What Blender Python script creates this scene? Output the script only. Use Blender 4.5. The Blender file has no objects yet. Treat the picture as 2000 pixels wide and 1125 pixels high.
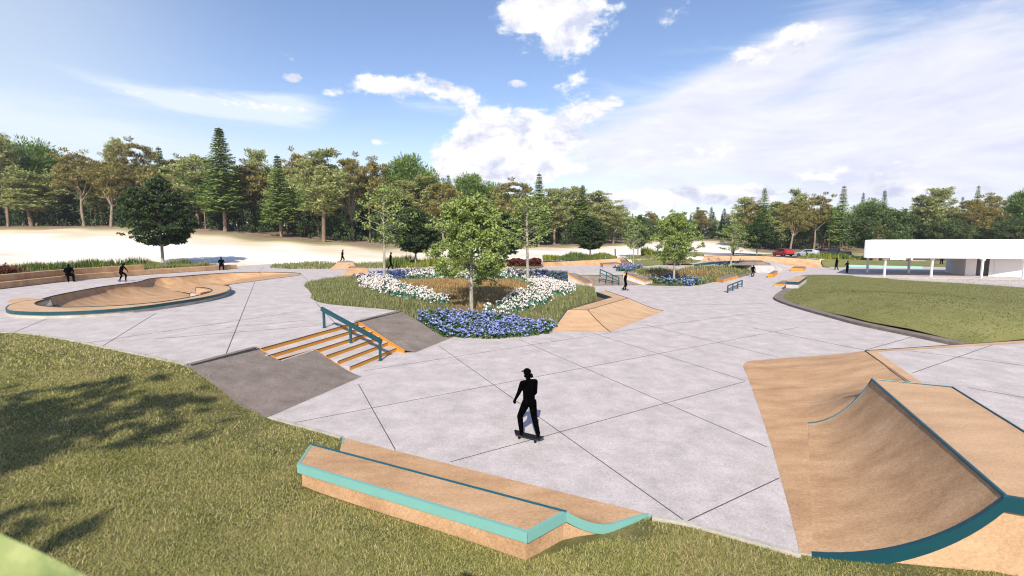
import bpy, bmesh, math, random
import numpy as np
from mathutils import Vector, Matrix
from mathutils.geometry import delaunay_2d_cdt

random.seed(7)
RNG = np.random.default_rng(11)
R = math.radians
SC = bpy.context.scene
COL = SC.collection

# ------------------------------------------------------------------ camera
F, CX, CY, H0, CH = 930.0, 1000.0, 562.5, 460.0, 4.95
TH = math.atan((CY - H0) / F)
cam = bpy.data.cameras.new("camera")
cam_o = bpy.data.objects.new("camera", cam)
COL.objects.link(cam_o)
cam_o.location = (0, 0, CH)
cam_o.rotation_euler = (math.pi / 2 - TH, 0, 0)
cam.sensor_width = 36
cam.lens = F / 2000 * 36
cam.clip_start = 0.05
cam.clip_end = 4000
cam.dof.use_dof = True
cam.dof.focus_distance = 22
cam.dof.aperture_fstop = 1.7
SC.camera = cam_o

def ray(px, py):
    a = (px - CX) / F
    b = (CY - py) / F
    return Vector((a, math.cos(TH) + b * math.sin(TH), -math.sin(TH) + b * math.cos(TH)))

def at(px, py, z=0.0):
    """point of the place seen at a photo pixel on the level plane z"""
    d = ray(px, py)
    t = (z - CH) / d.z
    return Vector((d.x * t, d.y * t, z))

def at_y(px, py, y):
    d = ray(px, py)
    t = y / d.y
    return Vector((d.x * t, y, CH + d.z * t))

# ------------------------------------------------------------------ light and sky
SUN_EL, SUN_AZ = R(38), R(186)          # sun behind the camera, a little to the left
world = bpy.data.worlds.new("World")
SC.world = world
world.use_nodes = True
wn, wl = world.node_tree.nodes, world.node_tree.links
wn.clear()

def wnode(t, **kw):
    n = wn.new(t)
    for k, v in kw.items():
        setattr(n, k, v)
    return n

def wmath(op, a, b=None, c=None, clamp=False):
    n = wn.new("ShaderNodeMath")
    n.operation = op
    n.use_clamp = clamp
    for i, v in enumerate((a, b, c)):
        if v is None:
            continue
        if isinstance(v, (int, float)):
            n.inputs[i].default_value = v
        else:
            wl.new(v, n.inputs[i])
    return n.outputs[0]

def build_sky():
    out = wnode("ShaderNodeOutputWorld")
    sky = wnode("ShaderNodeTexSky", sky_type='NISHITA', sun_disc=False, sun_elevation=SUN_EL,
                sun_rotation=SUN_AZ, altitude=100, air_density=1.0, dust_density=0.6, ozone_density=2.5)
    tc = wnode("ShaderNodeTexCoord")
    sep = wnode("ShaderNodeSeparateXYZ")
    wl.new(tc.outputs['Generated'], sep.inputs[0])
    x, y, z = sep.outputs
    az = wmath('ARCTAN2', x, y)
    el = wmath('ARCSINE', z)
    comb = wnode("ShaderNodeCombineXYZ")
    wl.new(az, comb.inputs[0])
    wl.new(wmath('MULTIPLY', el, 1.6), comb.inputs[1])

    def noise(scale, detail=8, rough=0.6, dist=0.0, off=0.0, stretch=None):
        n = wnode("ShaderNodeTexNoise")
        n.inputs['Scale'].default_value = scale
        n.inputs['Detail'].default_value = detail
        n.inputs['Roughness'].default_value = rough
        n.inputs['Distortion'].default_value = dist
        m = wnode("ShaderNodeMapping")
        m.inputs['Location'].default_value = (off, off * .7, off * .3)
        if stretch:
            m.inputs['Rotation'].default_value = (0, 0, stretch[0])
            m.inputs['Scale'].default_value = (stretch[1], stretch[2], 1)
        wl.new(comb.outputs[0], m.inputs[0])
        wl.new(m.outputs[0], n.inputs[0])
        return n.outputs[0]

    def azel(px, py):
        d = ray(px, py).normalized()
        return math.atan2(d.x, d.y), math.asin(d.z)

    def blob(px, py, rx, ry, amp=1.0, tilt=0.0):
        a0, e0 = azel(px, py)
        sx, sy = rx / F * math.cos(a0) ** 2, ry / F * math.cos(a0)
        da, de = wmath('SUBTRACT', az, a0), wmath('SUBTRACT', el, e0)
        c, s = math.cos(tilt), math.sin(tilt)
        u = wmath('DIVIDE', wmath('ADD', wmath('MULTIPLY', da, c), wmath('MULTIPLY', de, s)), sx)
        v = wmath('DIVIDE', wmath('SUBTRACT', wmath('MULTIPLY', de, c), wmath('MULTIPLY', da, s)), sy)
        r2 = wmath('ADD', wmath('MULTIPLY', u, u), wmath('MULTIPLY', v, v))
        return wmath('MULTIPLY', wmath('EXPONENT', wmath('MULTIPLY', r2, -1.0)), amp)

    def total(bl):
        s = bl[0]
        for b in bl[1:]:
            s = wmath('ADD', s, b)
        return s

    def sstep(v, lo, hi):
        n = wnode("ShaderNodeMapRange", interpolation_type='SMOOTHSTEP')
        n.inputs['From Min'].default_value = lo
        n.inputs['From Max'].default_value = hi
        wl.new(v, n.inputs['Value'])
        return n.outputs[0]

    puffs = total([blob(1085, 15, 105, 60), blob(1115, 65, 45, 34, .8), blob(1010, 20, 40, 22, .7), blob(1320, 20, 36, 40, .62),
                   blob(715, 158, 48, 22, .85), blob(820, 172, 80, 26, 1.0), blob(890, 184, 30, 12, .7), blob(650, 182, 35, 10, .6),
                   blob(1120, 162, 45, 22, .62), blob(575, 152, 28, 10, .62), blob(560, 110, 30, 16, .42), blob(990, 110, 40, 14, .35),
                   blob(950, 220, 45, 30, .75), blob(1010, 262, 90, 36, .95), blob(940, 290, 70, 36, .9),
                   blob(910, 332, 70, 26, 1.0), blob(985, 318, 80, 34, 1.2), blob(930, 255, 46, 24, .8), blob(975, 285, 50, 22, .8), blob(1060, 335, 70, 22, .8), blob(770, 322, 34, 14, .7),
                   blob(1240, 390, 130, 20, 1.0), blob(1420, 384, 160, 18, .95), blob(1080, 268, 60, 26, .8), blob(1170, 205, 60, 18, .55), blob(880, 300, 50, 20, .6), blob(1010, 165, 24, 9, .5), blob(1800, 372, 200, 16, .6), blob(745, 277, 26, 9, .5),
                   blob(250, 180, 70, 8, .55), blob(400, 192, 70, 10, .5), blob(530, 208, 80, 14, .6), blob(1490, 105, 100, 30, .6), blob(1570, 66, 60, 22, .5),
                   blob(1330, 300, 200, 36, .42), blob(1700, 335, 220, 26, .48), blob(1130, 225, 60, 20, .5)])
    n1 = noise(11.0, 13, 0.62, 0.25, 3.1)
    n1b = noise(30.0, 8, 0.6, 0.1, 1.7)
    nn = wmath('ADD', wmath('MULTIPLY', n1, .62), wmath('MULTIPLY', n1b, .38))
    d1 = sstep(wmath('MULTIPLY', wmath('ADD', puffs, wmath('MULTIPLY', wmath('SUBTRACT', nn, .5), 3.4)),
                     sstep(puffs, .05, .36)), .32, .80)
    wisps = total([blob(500, 215, 130, 26, 1.25), blob(380, 198, 90, 18, .9), blob(260, 172, 130, 13, .95, -.16), blob(150, 262, 260, 46, .55),
                   blob(560, 200, 80, 34, .6), blob(-40, 250, 420, 120, .55), blob(205, 10, 60, 50, .16),
                   blob(860, 215, 120, 26, .5), blob(1190, 180, 150, 40, .42), blob(1000, 350, 500, 45, .5)])
    n2 = noise(5.0, 10, 0.66, 0.6, 8.3, (R(10), 1.1, 4.5))
    d2 = sstep(wmath('ADD', wmath('MULTIPLY', wisps, .8), wmath('MULTIPLY', wmath('SUBTRACT', n2, .5), wmath('ADD', wmath('MULTIPLY', wisps, 2.4), .5))), .12, 1.15)
    sheet = total([blob(1650, 290, 560, 120, 1.2), blob(1950, 200, 320, 130, 1.0), blob(1250, 280, 260, 70, .75),
                   blob(1530, 110, 170, 44, .95, .42), blob(1420, 170, 160, 50, .6, .35), blob(1800, 120, 340, 60, .42, .3),
                   blob(1900, 30, 300, 60, .28, .35)])
    n3 = noise(3.6, 11, 0.66, 0.5, 5.2, (R(-22), .9, 2.6))
    d3 = sstep(wmath('ADD', sheet, wmath('MULTIPLY', wmath('SUBTRACT', n3, .5), 1.9)), .1, 1.25)
    inv = wmath('MULTIPLY', wmath('SUBTRACT', 1.0, d1), wmath('SUBTRACT', 1.0, wmath('MULTIPLY', d2, .85)))
    inv = wmath('MULTIPLY', inv, wmath('SUBTRACT', 1.0, wmath('MULTIPLY', d3, .93)))
    glow = total([blob(-60, 60, 480, 330, .46), blob(250, 330, 700, 90, .5), blob(1000, 420, 1500, 110, .45)])
    inv = wmath('MULTIPLY', inv, wmath('SUBTRACT', 1.0, wmath('MINIMUM', glow, .75)))
    dens = wmath('SUBTRACT', 1.0, inv, clamp=True)
    # clouds also behind the camera, sparse
    shade = noise(13.0, 9, .62, .3, 11.0)
    cr = wnode("ShaderNodeValToRGB")
    cr.color_ramp.elements[0].position = .36
    cr.color_ramp.elements[0].color = (.66, .70, .88, 1)
    cr.color_ramp.elements[1].position = .53
    cr.color_ramp.elements[1].color = (1.08, 1.06, 1.07, 1)
    wl.new(shade, cr.inputs[0])
    soft = wnode("ShaderNodeMixRGB")
    wl.new(sstep(wmath('ADD', sheet, wmath('MULTIPLY', wmath('SUBTRACT', n1, .5), 1.2)), .1, .9), soft.inputs[0])
    soft.inputs[1].default_value = (.84, .93, 1.0, 1)
    rmp = wnode("ShaderNodeValToRGB")
    rmp.color_ramp.elements[0].position = .36
    rmp.color_ramp.elements[0].color = (.76, .77, .95, 1)
    rmp.color_ramp.elements[1].position = .60
    rmp.color_ramp.elements[1].color = (.95, .95, 1.0, 1)
    wl.new(noise(4.2, 9, .62, .5, 2.2, (R(-14), .8, 2.0)), rmp.inputs[0])
    wl.new(rmp.outputs[0], soft.inputs[2])
    lav = wnode("ShaderNodeMixRGB")
    wl.new(d1, lav.inputs[0])
    wl.new(soft.outputs[0], lav.inputs[1])
    wl.new(cr.outputs[0], lav.inputs[2])
    b1, b2 = wnode("ShaderNodeBackground"), wnode("ShaderNodeBackground")
    tint = wnode("ShaderNodeMixRGB", blend_type='MULTIPLY')
    tint.inputs[0].default_value = 1
    tint.inputs[2].default_value = SKY_TINT
    wl.new(sky.outputs[0], tint.inputs[1])
    wl.new(tint.outputs[0], b1.inputs[0])
    b1.inputs[1].default_value = SKY_STRENGTH
    wl.new(lav.outputs[0], b2.inputs[0])
    b2.inputs[1].default_value = CLOUD_STRENGTH
    mix = wnode("ShaderNodeMixShader")
    wl.new(dens, mix.inputs[0])
    wl.new(b1.outputs[0], mix.inputs[1])
    wl.new(b2.outputs[0], mix.inputs[2])
    wl.new(mix.outputs[0], out.inputs[0])

SKY_STRENGTH, CLOUD_STRENGTH = 0.120, 0.70
SKY_TINT = (1.02, 0.955, 1.0, 1)
build_sky()
sun = bpy.data.lights.new("sun", 'SUN')
sun.energy = 4.2
sun.angle = R(0.5)
sun.color = (1.0, 0.925, 0.82)
sun_o = bpy.data.objects.new("sun", sun)
COL.objects.link(sun_o)
sd = Vector((math.sin(SUN_AZ) * math.cos(SUN_EL), math.cos(SUN_AZ) * math.cos(SUN_EL), math.sin(SUN_EL)))
sun_o.rotation_euler = (-sd).to_track_quat('-Z', 'Y').to_euler()
sun_o.location = sd * 80
SC.view_settings.view_transform = 'Standard'
SC.view_settings.look = 'None'
SC.view_settings.exposure = 0.58
SC.view_settings.gamma = 1
SC.render.engine = 'CYCLES'
SC.cycles.max_bounces = 6
SC.cycles.transparent_max_bounces = 6
SC.cycles.pixel_filter_type = 'BLACKMAN_HARRIS'
SC.cycles.filter_width = 1.15
SC.cycles.use_adaptive_sampling = True
SC.cycles.adaptive_threshold = 0.015

# ------------------------------------------------------------------ materials
MATS = {}

def new_mat(name):
    m = bpy.data.materials.new(name)
    m.use_nodes = True
    MATS[name] = m
    return m, m.node_tree.nodes, m.node_tree.links, m.node_tree.nodes["Principled BSDF"]

def mottled(name, c1, c2, scale=3.0, rough=0.8, bump=0.15, fine=60.0, fine_amt=0.25, stretch=(1, 1, 1), spec=0.3, c3=None):
    m, n, l, bs = new_mat(name)
    tc = n.new("ShaderNodeTexCoord")
    mp = n.new("ShaderNodeMapping")
    mp.inputs['Scale'].default_value = stretch
    l.new(tc.outputs['Object'], mp.inputs[0])
    a = n.new("ShaderNodeTexNoise")
    a.inputs['Scale'].default_value = scale
    a.inputs['Detail'].default_value = 8
    a.inputs['Roughness'].default_value = .65
    l.new(mp.outputs[0], a.inputs[0])
    f = n.new("ShaderNodeTexNoise")
    f.inputs['Scale'].default_value = fine
    f.inputs['Detail'].default_value = 6
    f.inputs['Roughness'].default_value = .7
    l.new(mp.outputs[0], f.inputs[0])
    cr = n.new("ShaderNodeValToRGB")
    cr.color_ramp.elements[0].position = .32
    cr.color_ramp.elements[0].color = (*c1, 1)
    cr.color_ramp.elements[1].position = .68
    cr.color_ramp.elements[1].color = (*c2, 1)
    if c3:
        e = cr.color_ramp.elements.new(.5)
        e.color = (*c3, 1)
    l.new(a.outputs[0], cr.inputs[0])
    mr = n.new("ShaderNodeMapRange")
    mr.inputs['From Min'].default_value = .3
    mr.inputs['From Max'].default_value = .7
    mr.inputs['To Min'].default_value = 1 - fine_amt
    mr.inputs['To Max'].default_value = 1 + fine_amt
    l.new(f.outputs[0], mr.inputs[0])
    mx = n.new("ShaderNodeVectorMath")
    mx.operation = 'SCALE'
    l.new(cr.outputs[0], mx.inputs[0])
    l.new(mr.outputs[0], mx.inputs['Scale'])
    l.new(mx.outputs[0], bs.inputs['Base Color'])
    bs.inputs['Roughness'].default_value = rough
    bs.inputs['Specular IOR Level'].default_value = spec
    if bump:
        b = n.new("ShaderNodeBump")
        b.inputs['Strength'].default_value = bump
        b.inputs['Distance'].default_value = .02
        l.new(f.outputs[0], b.inputs['Height'])
        l.new(b.outputs[0], bs.inputs['Normal'])
    return m

def leafy(name, cols, rough=.55, trans=.25, pos_scale=0.0):
    """leaf material: colour by random per leaf"""
    m, n, l, bs = new_mat(name)
    g = n.new("ShaderNodeNewGeometry")
    cr = n.new("ShaderNodeValToRGB")
    el = cr.color_ramp.elements
    while len(el) < len(cols):
        el.new(.5)
    for i, c in enumerate(cols):
        el[i].position = i / (len(cols) - 1)
        el[i].color = (*c, 1)
    if pos_scale:
        tc = n.new("ShaderNodeTexCoord")
        t = n.new("ShaderNodeTexNoise")
        t.inputs['Scale'].default_value = pos_scale
        t.inputs['Detail'].default_value = 3
        l.new(tc.outputs['Object'], t.inputs[0])
        mr = n.new("ShaderNodeMapRange")
        mr.inputs['From Min'].default_value = .3
        mr.inputs['From Max'].default_value = .7
        l.new(t.outputs[0], mr.inputs[0])
        mm = n.new("ShaderNodeMath")
        mm.operation = 'MULTIPLY'
        mm.inputs[1].default_value = .75
        l.new(g.outputs['Random Per Island'], mm.inputs[0])
        ma = n.new("ShaderNodeMath")
        ma.operation = 'MULTIPLY_ADD'
        ma.inputs[1].default_value = .25
        l.new(mr.outputs[0], ma.inputs[0])
        l.new(mm.outputs[0], ma.inputs[2])
        l.new(ma.outputs[0], cr.inputs[0])
    else:
        l.new(g.outputs['Random Per Island'], cr.inputs[0])
    l.new(cr.outputs[0], bs.inputs['Base Color'])
    bs.inputs['Roughness'].default_value = rough
    bs.inputs['Specular IOR Level'].default_value = .25
    if trans:
        tr = n.new("ShaderNodeBsdfTranslucent")
        l.new(cr.outputs[0], tr.inputs[0])
        mx = n.new("ShaderNodeMixShader")
        mx.inputs[0].default_value = trans
        l.new(bs.outputs[0], mx.inputs[1])
        l.new(tr.outputs[0], mx.inputs[2])
        l.new(mx.outputs[0], n["Material Output"].inputs[0])
    return m

def plain(name, c, rough=.5, metal=0.0, spec=.5, vary=.08, scale=4.0):
    m, n, l, bs = new_mat(name)
    tc = n.new("ShaderNodeTexCoord")
    t = n.new("ShaderNodeTexNoise")
    t.inputs['Scale'].default_value = scale
    t.inputs['Detail'].default_value = 6
    l.new(tc.outputs['Object'], t.inputs[0])
    mr = n.new("ShaderNodeMapRange")
    mr.inputs['To Min'].default_value = 1 - vary
    mr.inputs['To Max'].default_value = 1 + vary
    l.new(t.outputs[0], mr.inputs[0])
    mx = n.new("ShaderNodeVectorMath")
    mx.operation = 'SCALE'
    mx.inputs[0].default_value = c
    l.new(mr.outputs[0], mx.inputs['Scale'])
    l.new(mx.outputs[0], bs.inputs['Base Color'])
    bs.inputs['Roughness'].default_value = rough
    bs.inputs['Metallic'].default_value = metal
    bs.inputs['Specular IOR Level'].default_value = spec
    return m

mottled('concrete', (.395, .358, .34), (.555, .50, .478), 1.3, .85, .3, 30.0, .26, c3=(.477, .425, .404))
mottled('concrete_side', (.34, .32, .27), (.50, .46, .40), 2.0, .9, .2, 18.0, .18)
mottled('tan', (.345, .20, .105), (.54, .345, .20), 1.1, .85, .3, 26.0, .30, (.6, 1.6, 1), c3=(.455, .28, .15))
mottled('tan_deck', (.42, .265, .15), (.57, .375, .225), 1.1, .85, .25, 26.0, .20, (.6, 1.6, 1), c3=(.50, .322, .185))
mottled('grey_bank', (.155, .126, .106), (.25, .205, .174), 1.5, .9, .45, 34.0, .55)
mottled('kerb_grey', (.15, .12, .10), (.24, .20, .17), 2.5, .9, .2, 26.0, .28)
plain('joint', (.035, .032, .034), .95, 0, .1)
plain('teal', (.003, .052, .068), .42, 0, .5, .10)
plain('teal_light', (.17, .38, .335), .4, 0, .5, .06)
plain('teal_edge', (.006, .085, .115), .4, 0, .5, .10)
plain('dark_trim', (.03, .045, .045), .6, 0, .3)
plain('orange', (.62, .265, .035), .7, 0, .3, .10, 3.0)
plain('black_cloth', (.0015, .0015, .0018), 1.0, 0, .0, .05)
plain('black_rubber', (.005, .005, .005), .85, 0, .3)
plain('white_paint', (.84, .84, .84), .55, 0, .4, .02)
plain('wall_paint', (.72, .69, .67), .7, 0, .3, .04, 1.0)
plain('column_paint', (.72, .70, .68), .6, 0, .3, .04, 1.0)
plain('red_paint', (.38, .03, .03), .25, .0, .6, .04)
plain('silver_paint', (.55, .57, .60), .25, .3, .6, .04)
plain('grey_paint', (.10, .105, .115), .3, .2, .6, .04)
plain('van_paint', (.78, .79, .80), .3, 0, .5, .02)
plain('glass_dark', (.02, .025, .03), .08, 0, .8, .05)
plain('rim_metal', (.45, .46, .48), .35, .9, .5)
plain('lamp_glass', (.75, .75, .72), .1, 0, .8)
plain('lamp_red', (.45, .02, .015), .2, 0, .8)
plain('asphalt', (.085, .08, .085), .9, 0, .2, .15, 8.0)
plain('line_white', (.75, .75, .74), .8, 0, .2)
plain('aqua', (.27, .55, .49), .6, 0, .3)
mottled('bark_pale', (.20, .17, .13), (.46, .42, .35), 3.0, .9, .4, 22.0, .25, (1, 1, .3))
mottled('bark_brown', (.13, .085, .06), (.30, .20, .14), 1.2, .9, .4, 10.0, .25, (1, 1, .3))
mottled('bark_warm', (.16, .12, .09), (.33, .25, .19), 1.2, .9, .4, 10.0, .25, (1, 1, .3))
mottled('soil', (.10, .065, .035), (.20, .14, .075), 1.6, .95, .3, 25.0, .3)
mottled('lawn_ground', (.07, .068, .024), (.19, .155, .065), 1.1, .95, .5, 38.0, .45, c3=(.105, .105, .032))
mottled('mound_grass', (.135, .145, .042), (.215, .20, .075), .7, .95, .3, 9.0, .20, c3=(.185, .182, .058))
mottled('planter_ground', (.085, .085, .035), (.16, .145, .06), 1.2, .95, .4, 20.0, .35)

leafy('lawn_blades', [(0.101, 0.1183, 0.023), (0.2019, 0.2248, 0.047), (0.2969, 0.3017, 0.0731), (0.4275, 0.3905, 0.1358), (0.6175, 0.5088, 0.2508), (0.3087, 0.1775, 0.0888)], .6, .2, .45)
leafy('turf_blades', [(0.1092, 0.1329, 0.0266), (0.1639, 0.1733, 0.0427), (0.2076, 0.2079, 0.0617), (0.2185, 0.1791, 0.0712)], .7, .2)
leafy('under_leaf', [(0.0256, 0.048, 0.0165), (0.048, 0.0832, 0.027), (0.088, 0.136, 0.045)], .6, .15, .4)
leafy('meadow_blades', [(0.1148, 0.1418, 0.0405), (0.189, 0.2093, 0.0675), (0.27, 0.2767, 0.1148), (0.3645, 0.3375, 0.1755)], .6, .25)
leafy('straw_blades', [(0.2632, 0.1548, 0.0611), (0.4025, 0.2422, 0.0999), (0.5573, 0.3498, 0.1554), (0.3096, 0.2287, 0.0777)], .7, .25)
leafy('reed_blades', [(.10, .13, .02), (.20, .24, .03), (.36, .38, .05), (.12, .13, .03)], .6, .3)
leafy('reed_dark', [(.05, .085, .02), (.10, .15, .03), (.17, .21, .05)], .6, .25)
leafy('red_leaves', [(0.06, 0.012, 0.01), (0.13, 0.026, 0.02), (0.18, 0.05, 0.03), (0.05, 0.03, 0.015)], .6, .2)
leafy('bed_leaves', [(.018, .05, .015), (.04, .10, .025), (.08, .17, .04)], .5, .2)
leafy('bed_leaves_cool', [(.03, .11, .07), (.06, .20, .13), (.12, .30, .19)], .5, .2)
leafy('blue_petals', [(0.24, 0.28, 0.6), (0.33, 0.37, 0.7), (0.43, 0.47, 0.78), (0.2, 0.24, 0.55)], .7, .15)
leafy('violet_petals', [(0.1, 0.1125, 0.3375), (0.1625, 0.1812, 0.475), (0.25, 0.275, 0.625)], .7, .15)
leafy('white_petals', [(0.6336, 0.5035, 0.4465), (0.768, 0.703, 0.627), (0.8064, 0.7885, 0.7315), (0.6912, 0.513, 0.4655)], .7, .15)
leafy('spruce_leaf', [(0.1275, 0.2013, 0.0535), (0.2317, 0.3321, 0.0861), (0.394, 0.473, 0.1263)], .6, .15, .35)
leafy('spruce_dark', [(0.0319, 0.0683, 0.024), (0.0591, 0.1137, 0.04), (0.1024, 0.1706, 0.0561)], .6, .15, .35)
leafy('umbrella_leaf', [(0.0719, 0.0737, 0.0264), (0.1654, 0.1475, 0.0475), (0.2875, 0.2434, 0.0726), (0.3737, 0.3097, 0.1122)], .6, .15, .4)
leafy('dome_leaf', [(0.0688, 0.1175, 0.0272), (0.13, 0.2075, 0.0454), (0.2293, 0.3113, 0.0771)], .6, .15, .4)
leafy('olive_leaf', [(0.1088, 0.1452, 0.0439), (0.2175, 0.2555, 0.0833), (0.3729, 0.392, 0.1448), (0.466, 0.4644, 0.1975)], .6, .2, .35)
leafy('green_leaf', [(0.0455, 0.0754, 0.023), (0.078, 0.1196, 0.0368), (0.13, 0.182, 0.0598)], .55, .2, .4)
leafy('light_leaf', [(0.1105, 0.1664, 0.0384), (0.195, 0.2624, 0.066), (0.3055, 0.384, 0.108), (0.429, 0.4864, 0.18)], .5, .3, .9)
leafy('plaza_dark_leaf', [(0.0121, 0.0266, 0.0085), (0.0266, 0.0508, 0.0133), (0.0508, 0.0871, 0.0242), (0.0786, 0.121, 0.0363)], .5, .15, .7)
leafy('plaza_mid_leaf', [(0.0264, 0.0504, 0.0168), (0.054, 0.0936, 0.0288), (0.096, 0.15, 0.048), (0.156, 0.204, 0.084)], .5, .2, .7)
mottled('big_leaf', (.05, .09, .015), (.30, .33, .12), 7.0, .5, .1, 40.0, .1, c3=(.20, .25, .07))

# ------------------------------------------------------------------ building helpers
def tag(o, label=None, cat=None, group=None, kind=None):
    if label:
        o['label'] = label
    if cat:
        o['category'] = cat
    if group:
        o['group'] = group
    if kind:
        o['kind'] = kind
    return o

def empty(name, loc, rz=0.0, scale=None):
    o = bpy.data.objects.new(name, None)
    o.empty_display_size = .2
    COL.objects.link(o)
    o.location = loc
    o.rotation_euler = (0, 0, rz)
    if scale is not None:
        o.scale = scale
    return o

def thing(name, label, cat, loc, rz=0.0, group=None, scale=None):
    return tag(empty(name, loc, rz, scale), label, cat, group)

class MB:
    """collects faces in a bmesh; build() links ONE mesh object"""
    def __init__(self):
        self.bm = bmesh.new()
        self.mats = []

    def mi(self, mat):
        if mat not in self.mats:
            self.mats.append(mat)
        return self.mats.index(mat)

    def face(self, pts, mat):
        try:
            f = self.bm.faces.new([self.bm.verts.new(p) for p in pts])
            f.material_index = self.mi(mat)
            return f
        except ValueError:
            return None

    def prism(self, top, bottom, mtop, mside=None, mbot=None):
        """top: 3D points; bottom: z or list of 3D points"""
        mside = mside or mtop
        top = [Vector(p) for p in top]
        if isinstance(bottom, (int, float)):
            bot = [Vector((p.x, p.y, bottom)) for p in top]
        else:
            bot = [Vector(p) for p in bottom]
        n = len(top)
        area = sum(top[i].x * top[(i + 1) % n].y - top[(i + 1) % n].x * top[i].y for i in range(n))
        if area < 0:
            top.reverse()
            bot.reverse()
        self.face(top, mtop)
        self.face(bot[::-1], mbot or mside)
        for i in range(n):
            j = (i + 1) % n
            self.face([bot[i], bot[j], top[j], top[i]], mside)

    def loft(self, rows, mat):
        for a, b in zip(rows[:-1], rows[1:]):
            for i in range(len(a) - 1):
                self.face([a[i], a[i + 1], b[i + 1], b[i]], mat)

    def tube(self, pts, r, mat, n=8, caps=True):
        pts = [Vector(p) for p in pts]
        rs = r if isinstance(r, (list, tuple)) else [r] * len(pts)
        rings = []
        for i, p in enumerate(pts):
            d = (pts[min(i + 1, len(pts) - 1)] - pts[max(i - 1, 0)]).normalized()
            ref = Vector((0, 0, 1)) if abs(d.z) < .95 else Vector((1, 0, 0))
            u = d.cross(ref).normalized()
            v = u.cross(d).normalized()
            rings.append([p + (u * math.cos(2 * math.pi * k / n) + v * math.sin(2 * math.pi * k / n)) * rs[i] for k in range(n)])
        for a, b in zip(rings[:-1], rings[1:]):
            for k in range(n):
                self.face([a[k], a[(k + 1) % n], b[(k + 1) % n], b[k]], mat)
        if caps:
            self.face(rings[0][::-1], mat)
            self.face(rings[-1], mat)

    def bar(self, a, b, w, h, mat, up=Vector((0, 0, 1))):
        """rectangular bar from a to b, width w across, height h along up"""
        a, b = Vector(a), Vector(b)
        d = (b - a).normalized()
        if abs(d.dot(up)) > .98:
            up = Vector((0, 1, 0))
        s = d.cross(up).normalized() * (w / 2)
        t = s.cross(d).normalized() * (h / 2)
        r0 = [a - s - t, a + s - t, a + s + t, a - s + t]
        r1 = [b - s - t, b + s - t, b + s + t, b - s + t]
        self.face(r0[::-1], mat)
        self.face(r1, mat)
        for k in range(4):
            self.face([r0[k], r0[(k + 1) % 4], r1[(k + 1) % 4], r1[k]], mat)

    def box(self, lo, hi, mat):
        x0, y0, z0 = lo
        x1, y1, z1 = hi
        self.prism([(x0, y0, z1), (x1, y0, z1), (x1, y1, z1), (x0, y1, z1)], z0, mat)

    def ribbon(self, pts, width, thick, mat):
        """flat strip along pts, lying on top, centred"""
        pts = [Vector(p) for p in pts]
        L, Rr = [], []
        for i, p in enumerate(pts):
            d = pts[min(i + 1, len(pts) - 1)] - pts[max(i - 1, 0)]
            d.z = 0
            d.normalize()
            s = Vector((-d.y, d.x, 0)) * (width / 2)
            L.append(p + s)
            Rr.append(p - s)
        t = Vector((0, 0, thick))
        for i in range(len(pts) - 1):
            self.face([L[i] + t, Rr[i] + t, Rr[i + 1] + t, L[i + 1] + t][::-1], mat)
            self.face([L[i], L[i + 1], L[i + 1] + t, L[i] + t], mat)
            self.face([Rr[i], Rr[i] + t, Rr[i + 1] + t, Rr[i + 1]], mat)
        self.face([L[0], L[0] + t, Rr[0] + t, Rr[0]], mat)
        self.face([L[-1], Rr[-1], Rr[-1] + t, L[-1] + t], mat)

    def build(self, name, parent=None, smooth=False, bevel=0.0, local=False):
        bm = self.bm
        bmesh.ops.remove_doubles(bm, verts=bm.verts, dist=1e-4)
        bmesh.ops.recalc_face_normals(bm, faces=bm.faces)
        if parent is not None:
            off = Vector((0, 0, 0)) if local else parent.location.copy()
        else:
            vs = [v.co for v in bm.verts]
            off = Vector((sum(v.x for v in vs) / len(vs), sum(v.y for v in vs) / len(vs), min(v.z for v in vs)))
        for v in bm.verts:
            v.co -= off
        me = bpy.data.meshes.new(name)
        bm.to_mesh(me)
        bm.free()
        for mt in self.mats:
            me.materials.append(MATS[mt])
        if smooth:
            me.shade_smooth()
            try:
                me.set_sharp_from_angle(angle=R(35))
            except Exception:
                pass
        o = bpy.data.objects.new(name, me)
        COL.objects.link(o)
        if parent is not None:
            o.parent = parent
        else:
            o.location = off
        if bevel:
            b = o.modifiers.new("bevel", 'BEVEL')
            b.width = bevel
            b.segments = 2
            b.limit_method = 'ANGLE'
            b.angle_limit = R(40)
        return o

def raw_mesh(name, V, Fc, mats, mat_idx=None, smooth=False):
    me = bpy.data.meshes.new(name)
    V = np.asarray(V, dtype=np.float32)
    Fc = np.asarray(Fc, dtype=np.int32)
    n, k = Fc.shape
    me.vertices.add(len(V))
    me.vertices.foreach_set("co", V.ravel())
    me.loops.add(n * k)
    me.loops.foreach_set("vertex_index", Fc.ravel())
    me.polygons.add(n)
    me.polygons.foreach_set("loop_start", np.arange(0, n * k, k, dtype=np.int32))
    if mat_idx is not None:
        me.polygons.foreach_set("material_index", np.asarray(mat_idx, dtype=np.int32))
    me.update(calc_edges=True)
    for m in mats:
        me.materials.append(MATS[m])
    if smooth:
        me.shade_smooth()
    return me

def link(name, me, parent=None, loc=None):
    o = bpy.data.objects.new(name, me)
    COL.objects.link(o)
    if parent is not None:
        o.parent = parent
    if loc is not None:
        o.location = loc
    return o

def xy(p):
    return (p[0], p[1])

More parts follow.
